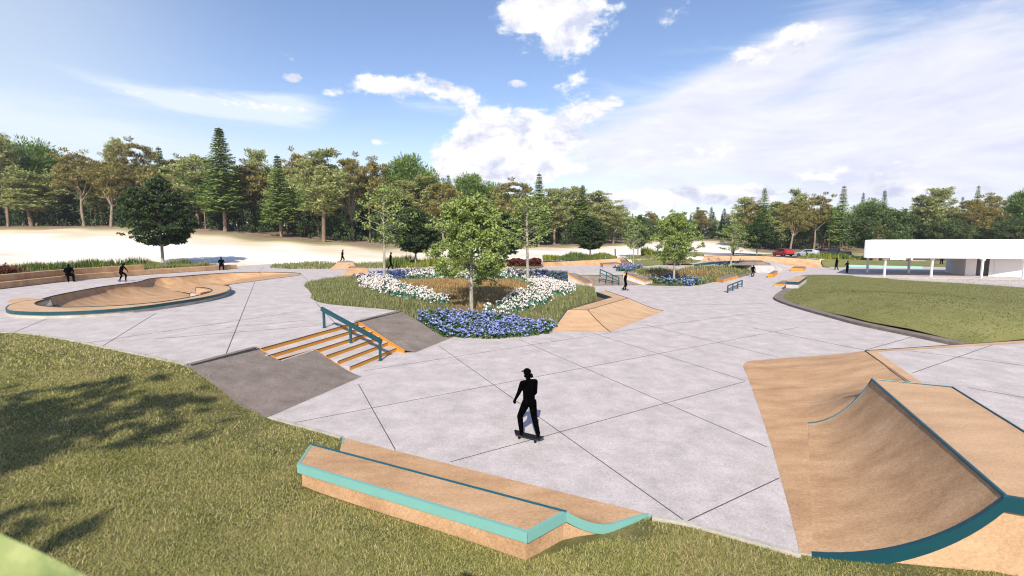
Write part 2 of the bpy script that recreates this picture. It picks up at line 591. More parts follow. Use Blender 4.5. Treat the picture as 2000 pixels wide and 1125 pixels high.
def in_poly(P, poly):
    """P (n,2) array, poly list of (x,y)"""
    x, y = P[:, 0], P[:, 1]
    c = np.zeros(len(P), bool)
    q = np.asarray(poly)
    x0, y0 = q[:, 0], q[:, 1]
    x1, y1 = np.roll(x0, -1), np.roll(y0, -1)
    for i in range(len(q)):
        cond = (y0[i] > y) != (y1[i] > y)
        with np.errstate(divide='ignore', invalid='ignore'):
            xi = (x1[i] - x0[i]) * (y - y0[i]) / (y1[i] - y0[i]) + x0[i]
        c ^= cond & (x < xi)
    return c

class TPS:
    def __init__(self, pts, reg=1e-3):
        P = np.asarray(pts, float)
        self.c = P[:, :2]
        n = len(P)
        self.s = np.abs(self.c).max()
        C = self.c / self.s
        d = np.linalg.norm(C[:, None] - C[None], axis=2)
        K = np.where(d > 0, d ** 2 * np.log(d + 1e-12), 0) + reg * np.eye(n)
        A = np.zeros((n + 3, n + 3))
        A[:n, :n] = K
        A[:n, n] = 1
        A[:n, n + 1:] = C
        A[n, :n] = 1
        A[n + 1:, :n] = C.T
        self.w = np.linalg.solve(A, np.concatenate([P[:, 2], np.zeros(3)]))
        self.C = C

    def __call__(self, x, y):
        X = np.stack([np.ravel(x), np.ravel(y)], 1) / self.s
        out = np.empty(len(X))
        for i in range(0, len(X), 20000):
            Q = X[i:i + 20000]
            d = np.linalg.norm(Q[:, None] - self.C[None], axis=2)
            K = np.where(d > 0, d ** 2 * np.log(d + 1e-12), 0)
            out[i:i + 20000] = K @ self.w[:-3] + self.w[-3] + Q @ self.w[-2:]
        return out.reshape(np.shape(x))

def sm(a, b, v):
    t = np.clip((v - a) / (b - a), 0, 1)
    return t * t * (3 - 2 * t)

def smooth_line(pts, n=6, closed=False):
    """Catmull-Rom through pixel tuples (any dimension)"""
    P = [np.asarray(p, float) for p in pts]
    out = []
    m = len(P)
    rng = range(m) if closed else range(m - 1)
    for i in rng:
        p0 = P[(i - 1) % m] if closed or i > 0 else P[i]
        p1, p2 = P[i], P[(i + 1) % m]
        p3 = P[(i + 2) % m] if closed or i + 2 < m else p2
        for k in range(n):
            t = k / n
            out.append(tuple(.5 * ((2 * p1) + (-p0 + p2) * t + (2 * p0 - 5 * p1 + 4 * p2 - p3) * t * t + (-p0 + 3 * p1 - 3 * p2 + p3) * t ** 3)))
    if not closed:
        out.append(tuple(P[-1]))
    return out

def surface(name, poly, zfun, mat, step=1.0, jitter=.25):
    """triangulated sheet inside poly (list of xy), heights from zfun"""
    q = np.asarray([xy(p) for p in poly], float)
    lo, hi = q.min(0), q.max(0)
    gx, gy = np.meshgrid(np.arange(lo[0], hi[0], step), np.arange(lo[1], hi[1], step))
    G = np.stack([gx.ravel(), gy.ravel()], 1) + RNG.uniform(-jitter, jitter, (gx.size, 2)) * step
    G = G[in_poly(G, q)]
    n = len(q)
    dm = np.full(len(G), 1e9)
    for i in range(n):
        a, b = q[i], q[(i + 1) % n]
        ab = b - a
        t = np.clip(((G - a) @ ab) / max(ab @ ab, 1e-9), 0, 1)
        dm = np.minimum(dm, np.linalg.norm(G - (a + t[:, None] * ab), axis=1))
    G = G[dm > step * .35]
    allp = [Vector(p) for p in np.concatenate([q, G])]
    edges = [(i, (i + 1) % n) for i in range(n)]
    vs, es, fs, *_ = delaunay_2d_cdt(allp, edges, [], 1, 1e-5)
    V2 = np.array([(v.x, v.y) for v in vs])
    Z = zfun(V2[:, 0], V2[:, 1])
    V = np.concatenate([V2, np.asarray(Z)[:, None]], 1)
    tri = [f for f in fs if len(f) == 3]
    F2 = []
    for f in tri:
        a, b, c = V2[f[0]], V2[f[1]], V2[f[2]]
        F2.append(f if (b[0] - a[0]) * (c[1] - a[1]) - (b[1] - a[1]) * (c[0] - a[0]) > 0 else f[::-1])
    return link(name, raw_mesh(name, V, F2, [mat], smooth=True))

def blades(P, Z, length, width, lean, rng, curl=.5):
    """bent grass blades: two quads-> here 1 quad + 1 tip tri merged as 2 quads; returns V,F"""
    n = len(P)
    a = rng.uniform(0, 2 * np.pi, n)
    d = np.stack([np.cos(a), np.sin(a), np.zeros(n)], 1)
    s = np.stack([-np.sin(a), np.cos(a), np.zeros(n)], 1) * (width / 2)[:, None]
    b = np.concatenate([P, Z[:, None]], 1)
    ln = np.asarray(lean)
    up = np.array([0, 0, 1.0])
    m = b + d * (length * ln * .45)[:, None] + up * (length * np.sqrt(np.maximum(1 - ln ** 2, .05)) * .6)[:, None]
    t = b + d * (length * ln)[:, None] + up * (length * np.sqrt(np.maximum(1 - ln ** 2, .03)) * (1 - curl * ln))[:, None]
    V = np.stack([b - s, b + s, m + s * .8, m - s * .8, t], 1).reshape(-1, 3)
    i = np.arange(n)[:, None] * 5
    F1 = np.concatenate([i + [0, 1, 2], i + [0, 2, 3], i + [3, 2, 4]], 0)
    return V, F1

def scatter(poly, n, rng):
    q = np.asarray([xy(p) for p in poly], float)
    lo, hi = q.min(0), q.max(0)
    out = []
    got = 0
    while got < n:
        P = rng.uniform(lo, hi, (max(n, 1000), 2))
        P = P[in_poly(P, q)]
        out.append(P)
        got += len(P)
    return np.concatenate(out)[:n]

def stuff_mesh(name, V, Fc, mats, idx=None, label=None, cat=None):
    o = link(name, raw_mesh(name, V, Fc, mats, idx))
    o['kind'] = 'stuff'
    if label:
        tag(o, label, cat)
    return o

def copy_tree(o, parent=None):
    c = o.copy()
    COL.objects.link(c)
    if parent is not None:
        c.parent = parent
    for ch in list(o.children):
        copy_tree(ch, c)
    return c

# ------------------------------------------------------------------ terrain
ZU = 0.9                                        # level of the upper plaza
YB = [(-600, 30), (0, 38.2), (135, 43), (320, 53), (463, 61), (530, 67), (700, 67), (1000, 67), (1060, 64.5), (1240, 71), (1370, 75.6),
      (1500, 76.3), (1605, 77), (1640, 80), (1700, 82), (1860, 82), (2000, 80), (2600, 66)]
_yb = np.array(YB, float)
ctl = []
for px, y, z in [(-500, 36, 1.9), (0, 46, 1.75), (200, 53, 1.7), (350, 61, 1.5), (463, 66, 1.1), (600, 70, .95), (800, 70, .95), (1000, 70, .95),
                 (1100, 69, 1.45), (1220, 74, 1.75), (1300, 76, 1.1), (1400, 79, 1.75), (1500, 79, 1.75), (1600, 80, 1.1), (1700, 84, .25),
                 (1850, 84, .3), (2100, 78, .3), (2600, 66, .3)]:
    ctl.append((930 * 0 + (px - 1000) / 930 * y, y, z))
for px, y, py in [(-600, 80, 470), (0, 85, 472), (300, 87, 473), (450, 90, 474), (640, 90, 484), (800, 90, 490), (1000, 92, 490), (1150, 95, 489),
                  (1250, 100, 489), (1400, 96, 499), (1530, 98, 500), (1650, 98, 500), (1850, 95, 504), (2100, 95, 504), (2700, 90, 504),
                  (-600, 112, 446), (0, 112, 444.5), (250, 112, 444.5), (450, 114, 452), (640, 112, 468), (800, 112, 476), (1000, 122, 478), (1130, 126, 477),
                  (1250, 150, 471), (1400, 160, 469), (1530, 125, 486), (1650, 125, 485), (1850, 120, 482), (2200, 120, 482),
                  (-600, 190, 442), (0, 190, 440), (450, 190, 441), (640, 170, 446), (800, 180, 451), (1000, 200, 456), (1200, 230, 461),
                  (1400, 240, 464), (1600, 180, 470), (1850, 180, 470), (2300, 180, 470),
                  (-400, 420, 448), (300, 420, 448), (1000, 420, 452), (1500, 420, 456), (2200, 420, 456)]:
    p = at_y(px, py, y)
    ctl.append((p.x, p.y, p.z))
_tps = TPS(ctl)

def yback(x, y):
    px = 1000 + 930 * x / np.maximum(y, 1.0)
    return np.interp(px, _yb[:, 0], _yb[:, 1])

def ground_z(x, y):
    x, y = np.asarray(x, float), np.asarray(y, float)
    t = sm(0.0, 2.2, y - yback(x, y))
    yy = np.maximum(y, 30)
    far = _tps(np.clip(x, -330, 330), np.clip(yy, 30, 420))
    return -0.8 * (1 - t) + far * t

def gz(x, y):
    return float(ground_z(np.array([x]), np.array([y]))[0])

def hit(px, py, ymin=60.0, ymax=260.0):
    """first point of the terrain seen at a photo pixel"""
    ys = np.arange(ymin, ymax, .5)
    d = ray(px, py)
    t = ys / d.y
    X, Z = d.x * t, CH + d.z * t
    g = ground_z(X, ys)
    k = np.argmax(g >= Z)
    if g[k] < Z[k]:
        k = len(ys) - 1
    return Vector((X[k], ys[k], g[k]))

def on_ground(px, y):
    x = (px - 1000) / 930 * y
    return Vector((x, y, gz(x, y)))

FE = np.array([(-800, 108), (0, 110), (250, 110), (380, 106), (450, 104), (560, 103), (640, 98), (720, 97), (800, 99), (900, 104), (1000, 112), (1100, 114), (1180, 118),
               (1230, 135), (1300, 160), (1400, 160), (1480, 110), (1530, 108), (1650, 106), (1750, 104), (1900, 100), (2600, 100)], float)

def build_terrain():
    xs = np.concatenate([np.arange(-420, -130, 12), np.arange(-130, 130, 1.6), np.arange(130, 421, 12)])
    ys = np.concatenate([np.arange(-60, 28, 8), np.arange(28, 150, 1.1), np.arange(150, 270, 5), np.arange(270, 470, 20)])
    gx, gy = np.meshgrid(xs, ys)
    gzv = ground_z(gx, gy)
    V = np.stack([gx.ravel(), gy.ravel(), gzv.ravel()], 1)
    nx, ny = len(xs), len(ys)
    i = (np.arange(ny - 1)[:, None] * nx + np.arange(nx - 1)[None]).ravel()[:, None]
    Fc = i + np.array([0, 1, nx + 1, nx])
    me = raw_mesh("terrain", V, Fc, ['terrain'], smooth=True)
    px = 1000 + 930 * V[:, 0] / np.maximum(V[:, 1], 1)
    fe = np.interp(px, FE[:, 0], FE[:, 1])
    d = V[:, 1] - fe
    wob = 2.5 * np.sin(V[:, 0] * .21) + 1.8 * np.sin(V[:, 0] * .53 + V[:, 1] * .3)
    ca = me.color_attributes.new("zone", 'FLOAT_COLOR', 'POINT')
    forest = sm(-2, 5, d + wob)
    straw = sm(-30, -1, d + 2.0 * wob)
    green = np.exp(-((d + wob - 0.0) / 4.0) ** 2)
    c = np.stack([forest, straw, green, np.ones_like(d)], 1).astype(np.float32)
    ca.data.foreach_set("color", c.ravel())
    o = link("terrain", me)
    o['kind'] = 'structure'

def terrain_mat():
    m, n, l, bs = new_mat('terrain')
    at_ = n.new("ShaderNodeVertexColor")
    at_.layer_name = "zone"
    sp = n.new("ShaderNodeSeparateColor")
    l.new(at_.outputs[0], sp.inputs[0])
    tc = n.new("ShaderNodeTexCoord")
    mp = n.new("ShaderNodeMapping")
    mp.inputs['Scale'].default_value = (.35, 1.0, 1)
    l.new(tc.outputs['Object'], mp.inputs[0])

    def noise(s, d=6):
        t = n.new("ShaderNodeTexNoise")
        t.inputs['Scale'].default_value = s
        t.inputs['Detail'].default_value = d
        t.inputs['Roughness'].default_value = .65
        l.new(mp.outputs[0], t.inputs[0])
        return t.outputs[0]

    def ramp(v, stops):
        r = n.new("ShaderNodeValToRGB")
        e = r.color_ramp.elements
        while len(e) < len(stops):
            e.new(.5)
        for i, (p, c) in enumerate(stops):
            e[i].position = p
            e[i].color = (*c, 1)
        l.new(v, r.inputs[0])
        return r.outputs[0]

    def mix(f, a, b):
        x = n.new("ShaderNodeMixRGB")
        l.new(f, x.inputs[0])
        l.new(a, x.inputs[1])
        l.new(b, x.inputs[2])
        return x.outputs[0]

    def mth(op, a, b):
        x = n.new("ShaderNodeMath")
        x.operation = op
        x.use_clamp = True
        for i, v in enumerate((a, b)):
            if isinstance(v, (int, float)):
                x.inputs[i].default_value = v
            else:
                l.new(v, x.inputs[i])
        return x.outputs[0]
    sand = ramp(noise(.06), [(.40, (.84, .82, .80)), (.54, (.76, .68, .57)), (.66, (.60, .47, .31))])
    straw = ramp(noise(.25), [(.36, (.74, .62, .44)), (.55, (.60, .47, .29)), (.68, (.46, .33, .17))])
    floor_ = ramp(noise(.30), [(.36, (.17, .115, .085)), (.48, (.30, .20, .165)), (.58, (.20, .155, .085)), (.68, (.11, .13, .04))])
    green = ramp(noise(.5), [(.4, (.12, .15, .04)), (.6, (.24, .22, .08))])
    c = mix(mth('MULTIPLY', sp.outputs[1], mth('ADD', noise(.4), .35)), sand, straw)
    c = mix(mth('MULTIPLY', sp.outputs[2], mth('MULTIPLY', noise(.22), 1.3)), c, green)
    c = mix(sp.outputs[0], c, floor_)
    c2 = mix(mth('MULTIPLY', sp.outputs[2], mth('SUBTRACT', noise(.35), .12)), c, green)
    l.new(c2, bs.inputs['Base Color'])
    bs.inputs['Roughness'].default_value = .95
    bs.inputs['Specular IOR Level'].default_value = .1

terrain_mat()
build_terrain()

# ------------------------------------------------------------------ plazas
LAWN_U = [(-420, 640), (-150, 645), (0, 649), (60, 652), (130, 663), (200, 677), (290, 696), (365, 712)]     # lawn edge along the upper plaza
BANK_E = [(365, 712, .9), (382, 720, .84), (420, 745, .62), (470, 785, .27), (500, 805, .08), (527, 815, 0)]   # left edge of the grey bank
LAWN_L = [(527, 815), (600, 834), (668, 853)]
LEDGE_P0, LEDGE_P1 = (670, 855), (1268, 1004)
LAWN_R = [(1272, 1007), (1340, 1020), (1450, 1050), (1560, 1079), (1586, 1083)]

BOWL_BACK = [(76, 590), (84, 584), (110, 577), (150, 569), (200, 560), (255, 553), (275, 549.5), (290, 545), (310, 542.5), (345, 540.5), (400, 536), (450, 533),
             (500, 531.8), (545, 532), (575, 533), (588, 534.5)]

def build_plazas():
    up = [at(px, py, ZU) for px, py in LAWN_U] + [at(499, 678.5, ZU), at(510, 679.0, ZU), at(697, 628.0, ZU), at(784, 607.5, ZU)]
    left_planter = [(740, 603), (680, 598), (640, 594), (618, 589), (606, 582), (609, 575), (603, 567), (594, 559), (600, 552), (640, 545), (690, 538),
                    (740, 533), (800, 528), (900, 528), (1000, 529), (1060, 529), (1107, 531.5)]
    up += [at(px, py, ZU) for px, py in left_planter]
    up += [at(1112, 534, ZU), at(1246, 535, ZU), at(1236, 529, ZU), at(1232, 525, ZU), at(1290, 524, ZU), at(1325, 525.5, ZU), at(1358, 521, ZU),
           at(1400, 517.5, ZU), at(1440, 516.5, ZU), at(1475, 518.5, ZU), at(1509, 518.6, ZU), at(1512, 513.2, ZU)]
    a = at(1514, 508, ZU)
    up += [a, Vector((35, 90, ZU)), Vector((-45, 90, ZU)), Vector((-60, 60, ZU)), Vector((-75, 30, ZU))]
    mb = MB()
    hole = [at(px, py, ZU) for px, py in smooth_line(BOWL_BACK, 3)] + [at(px, py, ZU) for px, py in [(580, 539), (545, 543), (500, 549), (450, 556), (425, 570), (395, 581), (340, 590), (260, 600), (180, 606), (100, 608), (80, 604)]]
    q = [xy(p) for p in up] + [xy(p) for p in hole]
    n0, n1 = len(up), len(hole)
    ed = [(i, (i + 1) % n0) for i in range(n0)] + [(n0 + i, n0 + (i + 1) % n1) for i in range(n1)]
    vs, es, fs, *_ = delaunay_2d_cdt([Vector(p) for p in q], ed, [], 1, 1e-5)
    V2 = np.array([(v.x, v.y) for v in vs])
    cen = np.array([V2[list(f)].mean(0) for f in fs])
    inh = in_poly(cen, [xy(p) for p in hole])
    for f, h in zip(fs, inh):
        if not h:
            mb.face([Vector((*V2[i], ZU)) for i in f], 'concrete')
    for a, b in zip(up, up[1:] + up[:1]):
        mb.face([a, b, Vector((b.x, b.y, -.75)), Vector((a.x, a.y, -.75))], 'concrete_side')
    o = mb.build("upper_plaza")
    o['kind'] = 'structure'
    lo = [at(px, py) for px, py in [(527, 815)] + LAWN_L[1:]] + [at(*LEDGE_P0), at(*LEDGE_P1)] + [at(px, py) for px, py in LAWN_R]
    lo += [at(1640, 1060), at(1700, 1000), at(2300, 1000), Vector((60, 40, 0)), Vector((95, 60, 0)), Vector((95, 92, 0)), Vector((-12.5, 92, 0)), Vector((-12.5, 17, 0)),
           at(380, 725)]
    mb = MB()
    mb.prism(lo, -0.75, 'concrete', 'concrete_side')
    o = mb.build("lower_plaza")
    o['kind'] = 'structure'
    mb = MB()
    tp = [at(1466, 518, ZU - .003), at(1509, 518.4, ZU - .003), at(1512, 513.0, ZU - .003)]
    bt = [at(1478, 533, .002), at(1516, 533, .002), at(1552, 520.5, .002)]
    mb.loft([[a, a.lerp(b, .5), b] for a, b in zip(tp, bt)], 'concrete')
    o = mb.build("plaza_ramp")
    o['kind'] = 'structure'
    # saw-cut joints, dark lines a few mm proud of the slab
    mb = MB()
    def joint(p, q, z, w=.022):
        mb.ribbon([at(*p, z + .003), at(*q, z + .003)], w, .002, 'joint')
    for p, q in [((700, 750), (772, 878)), ((858, 676), (1340, 1019)), ((1014, 663), (1300, 787)), ((1300, 787), (1498, 873)),
                 ((880, 902), (1455, 745)), ((1340, 1019), (1521, 934)), ((572, 826), (1300, 688)), ((1300, 688), (1560, 639)), ((712, 724), (1000, 679.5)),
                 ((1158, 651), (1455, 743)), ((1251, 632), (1521, 698)), ((1000, 679.5), (1252, 640.5)), ((1252, 640.5), (1500, 608))]:
        joint(p, q, 0, .019)
    for p, q in [((1690, 684), (1781, 658)), ((1470, 640), (1690, 684)), ((1238, 566), (1420, 569)), ((1250, 559), (1400, 566)),
                 ((1452, 551), (1482, 551)), ((1449, 562), (1495, 567)), ((1485, 538), (1505, 538.4)), ((1500, 592), (1330, 596))]:
        joint(p, q, 0, .03)
    for p, q in [((442, 690), (499, 548)), ((505, 533), (515, 521)), ((200, 676), (304, 612)), ((30, 648), (95, 621)), ((617, 591), (660, 637)), ((590, 537), (602, 549)),
                 ((300, 662), (620, 636)), ((180, 668), (560, 612)), ((415, 540), (400, 545)), ((440, 640), (600, 625))]:
        joint(p, q, ZU, .025)
    o = mb.build("paving_joints")
    o['kind'] = 'structure'

build_plazas()

def lawn_height():
    pts = [(*xy(at(px, py, ZU)), .9) for px, py in LAWN_U[1:]]
    pts += [(*xy(at(px, py, z)), z) for px, py, z in BANK_E[1:]]
    pts += [(*xy(at(px, py)), 0.0) for px, py in LAWN_L + LAWN_R]
    pts += [(*xy(at(588, 957)), -.0), (*xy(at(800, 1025)), -.0), (*xy(at(1028, 1101)), -.0), (*xy(at(1160, 1057)), .0)]
    pts += [(1.5, 5.0, -.05), (4, 5.6, -.02), (8.5, 6.9, 0), (12, 7, 0), (20, 7, 0), (8, 3, -.1), (0, 0, 0), (-3, 3, .1), (-6, 5, .35), (-9, 9, .6), (-13, 10, .8),
            (-20, 10, .95), (-30, 10, 1.0), (-12, 0, .8), (-30, -20, 1), (0, -20, .2), (30, -20, 0), (30, 5, 0), (-8, 10.3, .48), (-6.5, 8.5, .3), (-5, 6.5, .15)]
    return TPS(pts)

_lawn = lawn_height()

def lawn_z(x, y):
    return _lawn(x, y) - .012 - .07 * np.exp(-((np.asarray(x) - 6.5) / 2.2) ** 2 - ((np.asarray(y) - 6.7) / .75) ** 2) - .03 * np.exp(-((np.asarray(x) - .8) / 1.2) ** 2 - ((np.asarray(y) - 7.0) / .7) ** 2) - .15 * np.exp(-((np.asarray(x) - 1.62) / .75) ** 2 - ((np.asarray(y) - 7.75) / .45) ** 2)

def build_lawn():
    poly = [at(px, py, ZU - .03) for px, py in LAWN_U] + [at(px, py, z) for px, py, z in BANK_E[1:-1]] + [at(px, py) for px, py in LAWN_L]
    poly += [at(*LEDGE_P0) + Vector((.08, -.05, 0)), at(*LEDGE_P1) + Vector((-.05, -.08, 0))] + [at(px, py) for px, py in LAWN_R]
    poly += [at(1700, 1050), at(2300, 1050), Vector((34, 8, 0)), Vector((34, -24, 0)), Vector((-70, -24, 0)), Vector((-75, 18, 0))]
    o = surface("lawn", poly, lawn_z, 'lawn_ground', .8)
    o['kind'] = 'structure'
    # grass
    Vs, Fs, off = [], [], 0
    rng = np.random.default_rng(5)
    win = [(-1.13 * y, y) for y in (4.6, 30)] + [(1.13 * y, y) for y in (30, 4.6)]
    base = np.asarray([xy(p) for p in poly])
    led = [xy(at(*LEDGE_P0)), xy(at(*LEDGE_P1)), xy(at(1160, 1050)), xy(at(1032, 1094)), xy(at(592, 955))]
    for y0, y1, dens, ln, wd in [(4.6, 7.5, 6000, .072, .0062), (7.5, 10, 3800, .072, .008), (10, 14, 1900, .072, .011), (14, 20, 560, .10, .020), (20, 34, 170, .10, .035)]:
        w = [(-1.6 * y0 - .8, y0), (-1.45 * y1, y1), (1.3 * y1, y1), (1.3 * y0, y0)]
        area = 1.42 * (y0 + y1) * (y1 - y0)
        P = scatter(w, int(area * dens), rng)
        P = P[in_poly(P, base) & ~in_poly(P, led) & ~in_poly(P, [xy(at(1586, 1086)), xy(at(1578, 827)), (13.5, 14), (12.5, 6.3), (7.2, 6.87), (5.9, 7.13)])]
        # patchy
        keep = (np.sin(P[:, 0] * 2.1 + 1.3 * np.sin(P[:, 1] * 1.7)) * np.sin(P[:, 1] * 2.3) * .25 + .8) > rng.uniform(0, 1, len(P))
        P = P[keep]
        n = len(P)
        V, Fc = blades(P, lawn_z(P[:, 0], P[:, 1]) - .005, ln * rng.uniform(.5, 1.5, n), wd * rng.uniform(.6, 1.3, n), np.minimum(rng.uniform(.35, 1.0, n) ** .38, .985), rng, .22)
        Vs.append(V)
        Fs.append(Fc + off)
        off += len(V)
    V = np.concatenate(Vs)
    F_ = []
    stuff_mesh("lawn_grass", V, np.concatenate(Fs), ['lawn_blades'], label="short tousled green and straw lawn grass around the skate plaza", cat="grass")
    # concrete edging between lawn and slabs
    mb = MB()
    def kerb(pts, w=.09):
        mb.ribbon(smooth_line(pts, 3), w, .08, 'concrete_side')
    kerb([tuple(at(px, py, ZU) + Vector((0, -.05, -.045))) for px, py in LAWN_U])
    kerb([tuple(at(px, py) + Vector((0, -.05, -.045))) for px, py in LAWN_L])
    kerb([tuple(at(px, py) + Vector((0, -.05, -.045))) for px, py in LAWN_R[:-1]])
    o = mb.build("kerb_strip")
    o['kind'] = 'structure'

build_lawn()

# ------------------------------------------------------------------ stairs, banks, handrail
ST_R = [(697, 629, .9), (712, 637.5, .75), (728.5, 647, .6), (745, 657, .45), (761.5, 667, .3), (778.5, 677.5, .15)]

def build_stairs():
    # line of the risers
    a, b = at(510, 680, .9), at(697, 629, .9)
    e = (b - a).normalized()
    nrm = Vector((e.y, -e.x, 0))                # towards the camera / downhill
    tip = at(778.5, 677.5, .15)
    run = (tip - b).dot(nrm) / 5
    t = thing("stair_flight", "flight of six pale concrete steps with orange risers below the teal handrail", "stairs", (*xy(a), 0))
    mb = MB()
    L = [at(510, 680, .9), at(527, 691, .75), at(543, 702, .6)]
    M2, M3 = at(615, 682, .6), at(671, 721, 0)
    mr = MB()
    for i in range(6):
        zt = .9 - .15 * i
        fr = b + nrm * run * i
        # left limit of this step
        tl_ = None
        if i < 2:
            sl = (L[i] - fr).dot(e) - (.0 if i == 0 else .2)
        else:
            k = (i - 2) / 4
            sl = ((M2 + (M3 - M2) * k) - fr).dot(e) - .12
            if i == 2:
                tl_ = (L[2] - fr).dot(e) - .05
        sr = (at(*ST_R[i]) - fr).dot(e) + .02
        back = .5
        f0, f1 = fr + e * sl, fr + e * sr
        f0.z = f1.z = zt
        if i == 0:
            back = .3
        h0 = f0 if tl_ is None else fr + e * tl_
        h0 = Vector((h0.x, h0.y, zt))
        p = [h0, f1, f1 - nrm * (run if i else back), h0 - nrm * (run if i else back)]
        top = [Vector((q.x, q.y, zt - .004 * (i == 0))) for q in p]
        mb.prism(top, zt - .15, 'concrete', 'concrete')
        # orange riser panel, 4 mm proud of the step
        g0, g1 = f0 + nrm * .004, f1 + nrm * .004
        mr.prism([Vector((*xy(g0), zt - .004)), Vector((*xy(g1), zt - .004)), Vector((*xy(f1 - nrm * .03), zt - .004)), Vector((*xy(f0 - nrm * .03), zt - .004))], zt - .149, 'orange')
        q0, q1 = f0 + nrm * .007, f1 + nrm * .007
        mr.bar(Vector((*xy(q0), zt - .012)), Vector((*xy(q1), zt - .012)), .012, .022, 'dark_trim')
    mb.build("treads", t)
    mr.build("risers", t)
    return e, nrm, run

E_ST, N_ST, RUN = build_stairs()

def build_banks():
    lip = .0
    # left bank
    t = thing("grey_bank", "large dark grey skate bank beside the lawn left of the orange steps", "skate bank", xy(at(450, 770, 0)) + (0,))
    le = [at(*p) for p in [(372, 713, .9), (420, 745, .62), (470, 785, .27), (500, 805, .08), (527, 815, 0)]]
    def le_at(z):
        zs = [p.z for p in le]
        for i in range(len(le) - 1):
            if le[i].z + 1e-5 >= z >= le[i + 1].z - 1e-5:
                k = (le[i].z - z) / max(le[i].z - le[i + 1].z, 1e-6)
                return le[i].lerp(le[i + 1], k)
        return le[-1]
    mb = MB()
    R1 = [(.9, at(506, 680, .9)), (.75, at(525, 691, .75)), (.6, at(543, 702, .6))]
    rows = [[le_at(z), le_at(z).lerp(p, .5), p] for z, p in R1]
    mb.loft(rows, 'grey_bank')
    M2, tip = at(615, 682, .6), at(706, 735.5, .004)
    right = [(.6, M2), (.45, at(634, 695, .45)), (.27, at(655, 709, .27)), (.12, at(673, 720, .12)), (.04, at(690, 729, .04)), (.004, tip)]
    rows = []
    for z, p in right:
        l_ = le_at(z)
        rows.append([l_, l_.lerp(p, .35), l_.lerp(p, .7), p])
    r0 = at(543, 702, .6)
    mb.face([rows[0][0], rows[0][0].lerp(r0, .5), r0, rows[0][3], rows[1][3], rows[1][2], rows[1][1], rows[1][0]], 'grey_bank')
    mb.loft(rows[1:], 'grey_bank')
    # skirts
    def skirt(ps, mat):
        for a, b in zip(ps[:-1], ps[1:]):
            mb.face([a, b, Vector((b.x, b.y, -.4)), Vector((a.x, a.y, -.4))], mat)
    skirt(le, 'kerb_grey')
    skirt([p for z, p in R1], 'orange')
    skirt([r0, M2], 'orange')
    skirt([p for z, p in right[:-1]], 'orange')
    mb.build("bank_slope", t)
    ml = MB()
    ml.ribbon([at(369, 711.5, .905), at(500, 677.5, .905)], .22, .008, 'kerb_grey')
    ml.ribbon([at(372, 713.3, .912), at(506, 680.3, .912)], .05, .012, 'dark_trim')
    ml.build("top_lip", t)
    mk = MB()
    mk.ribbon([p + Vector((-.05, -.03, 0)) for p in le], .12, .02, 'kerb_grey')
    mk.build("side_kerb", t)
    mo = MB()
    for a, b in ((at(506, 680, .905), at(543, 702, .605)), (r0 + Vector((0, 0, .005)), M2 + Vector((0, 0, .005))), (M2 + Vector((0, 0, .005)), at(671, 719, .13))):
        mo.bar(a, b, .03, .012, 'orange')
    mo.build("edge_trim", t)
    # right bank
    t = thing("grey_bank", "dark grey skate bank between the orange steps and the blue flower bed", "skate bank", xy(at(800, 660, 0)) + (0,))
    l2 = [(at(700, 628.5, .9)), at(732, 648, .62), at(764, 669, .33), at(790, 684.5, .12), at(812, 688, .004)]
    r2 = [at(784, 607.5, .9), at(817, 627, .62), at(843, 644, .33), at(864, 655, .12), at(886, 658, .004)]
    rows = [[a, a.lerp(b, .5), b] for a, b in zip(l2, r2)]
    mb = MB()
    mb.loft(rows, 'grey_bank')
    skirt_m = mb
    for ps, m in ((l2[:-1], 'orange'), (r2, 'kerb_grey')):
        for a, b in zip(ps[:-1], ps[1:]):
            mb.face([a, b, Vector((b.x, b.y, -.3)), Vector((a.x, a.y, -.3))], m)
    mb.build("bank_slope", t)
    ml = MB()
    ml.ribbon([at(694, 628, .905), at(780, 606.5, .905)], .22, .008, 'kerb_grey')
    ml.ribbon([at(700, 628.8, .912), at(784, 607.8, .912)], .05, .012, 'dark_trim')
    ml.build("top_lip", t)
    mo = MB()
    for a, b in zip(l2[:3], l2[1:4]):
        mo.bar(a + Vector((-.02, 0, .008)), b + Vector((-.02, 0, .008)), .05, .02, 'orange')
    mo.build("edge_trim", t)

build_banks()

def build_handrail():
    p = [at(633.5, 640, .9), at(684, 671, .45), at(743, 704, 0)]
    p[1] = Vector((*xy(p[0].lerp(p[2], .5)), .45))
    t = thing("handrail", "square teal handrail sloping down over the orange steps", "handrail", (*xy(p[1]), 0))
    d = (p[2] - p[0]).normalized()
    hgt = .80
    m = MB()
    a, b = p[0] + Vector((0, 0, hgt)) - d * .16, p[2] + Vector((0, 0, hgt)) + d * .10
    m.bar(a, b, .10, .17, 'teal')
    m.build("top_rail", t, bevel=.006)
    for q, zb in zip(p, (.9, .3, 0)):
        m = MB()
        m.bar(Vector((q.x, q.y, zb)), q + Vector((0, 0, hgt - .075)), .09, .09, 'teal')
        m.bar(Vector((q.x, q.y, zb)), Vector((q.x, q.y, zb + .012)), .16, .16, 'teal')
        m.build("post", t)

build_handrail()

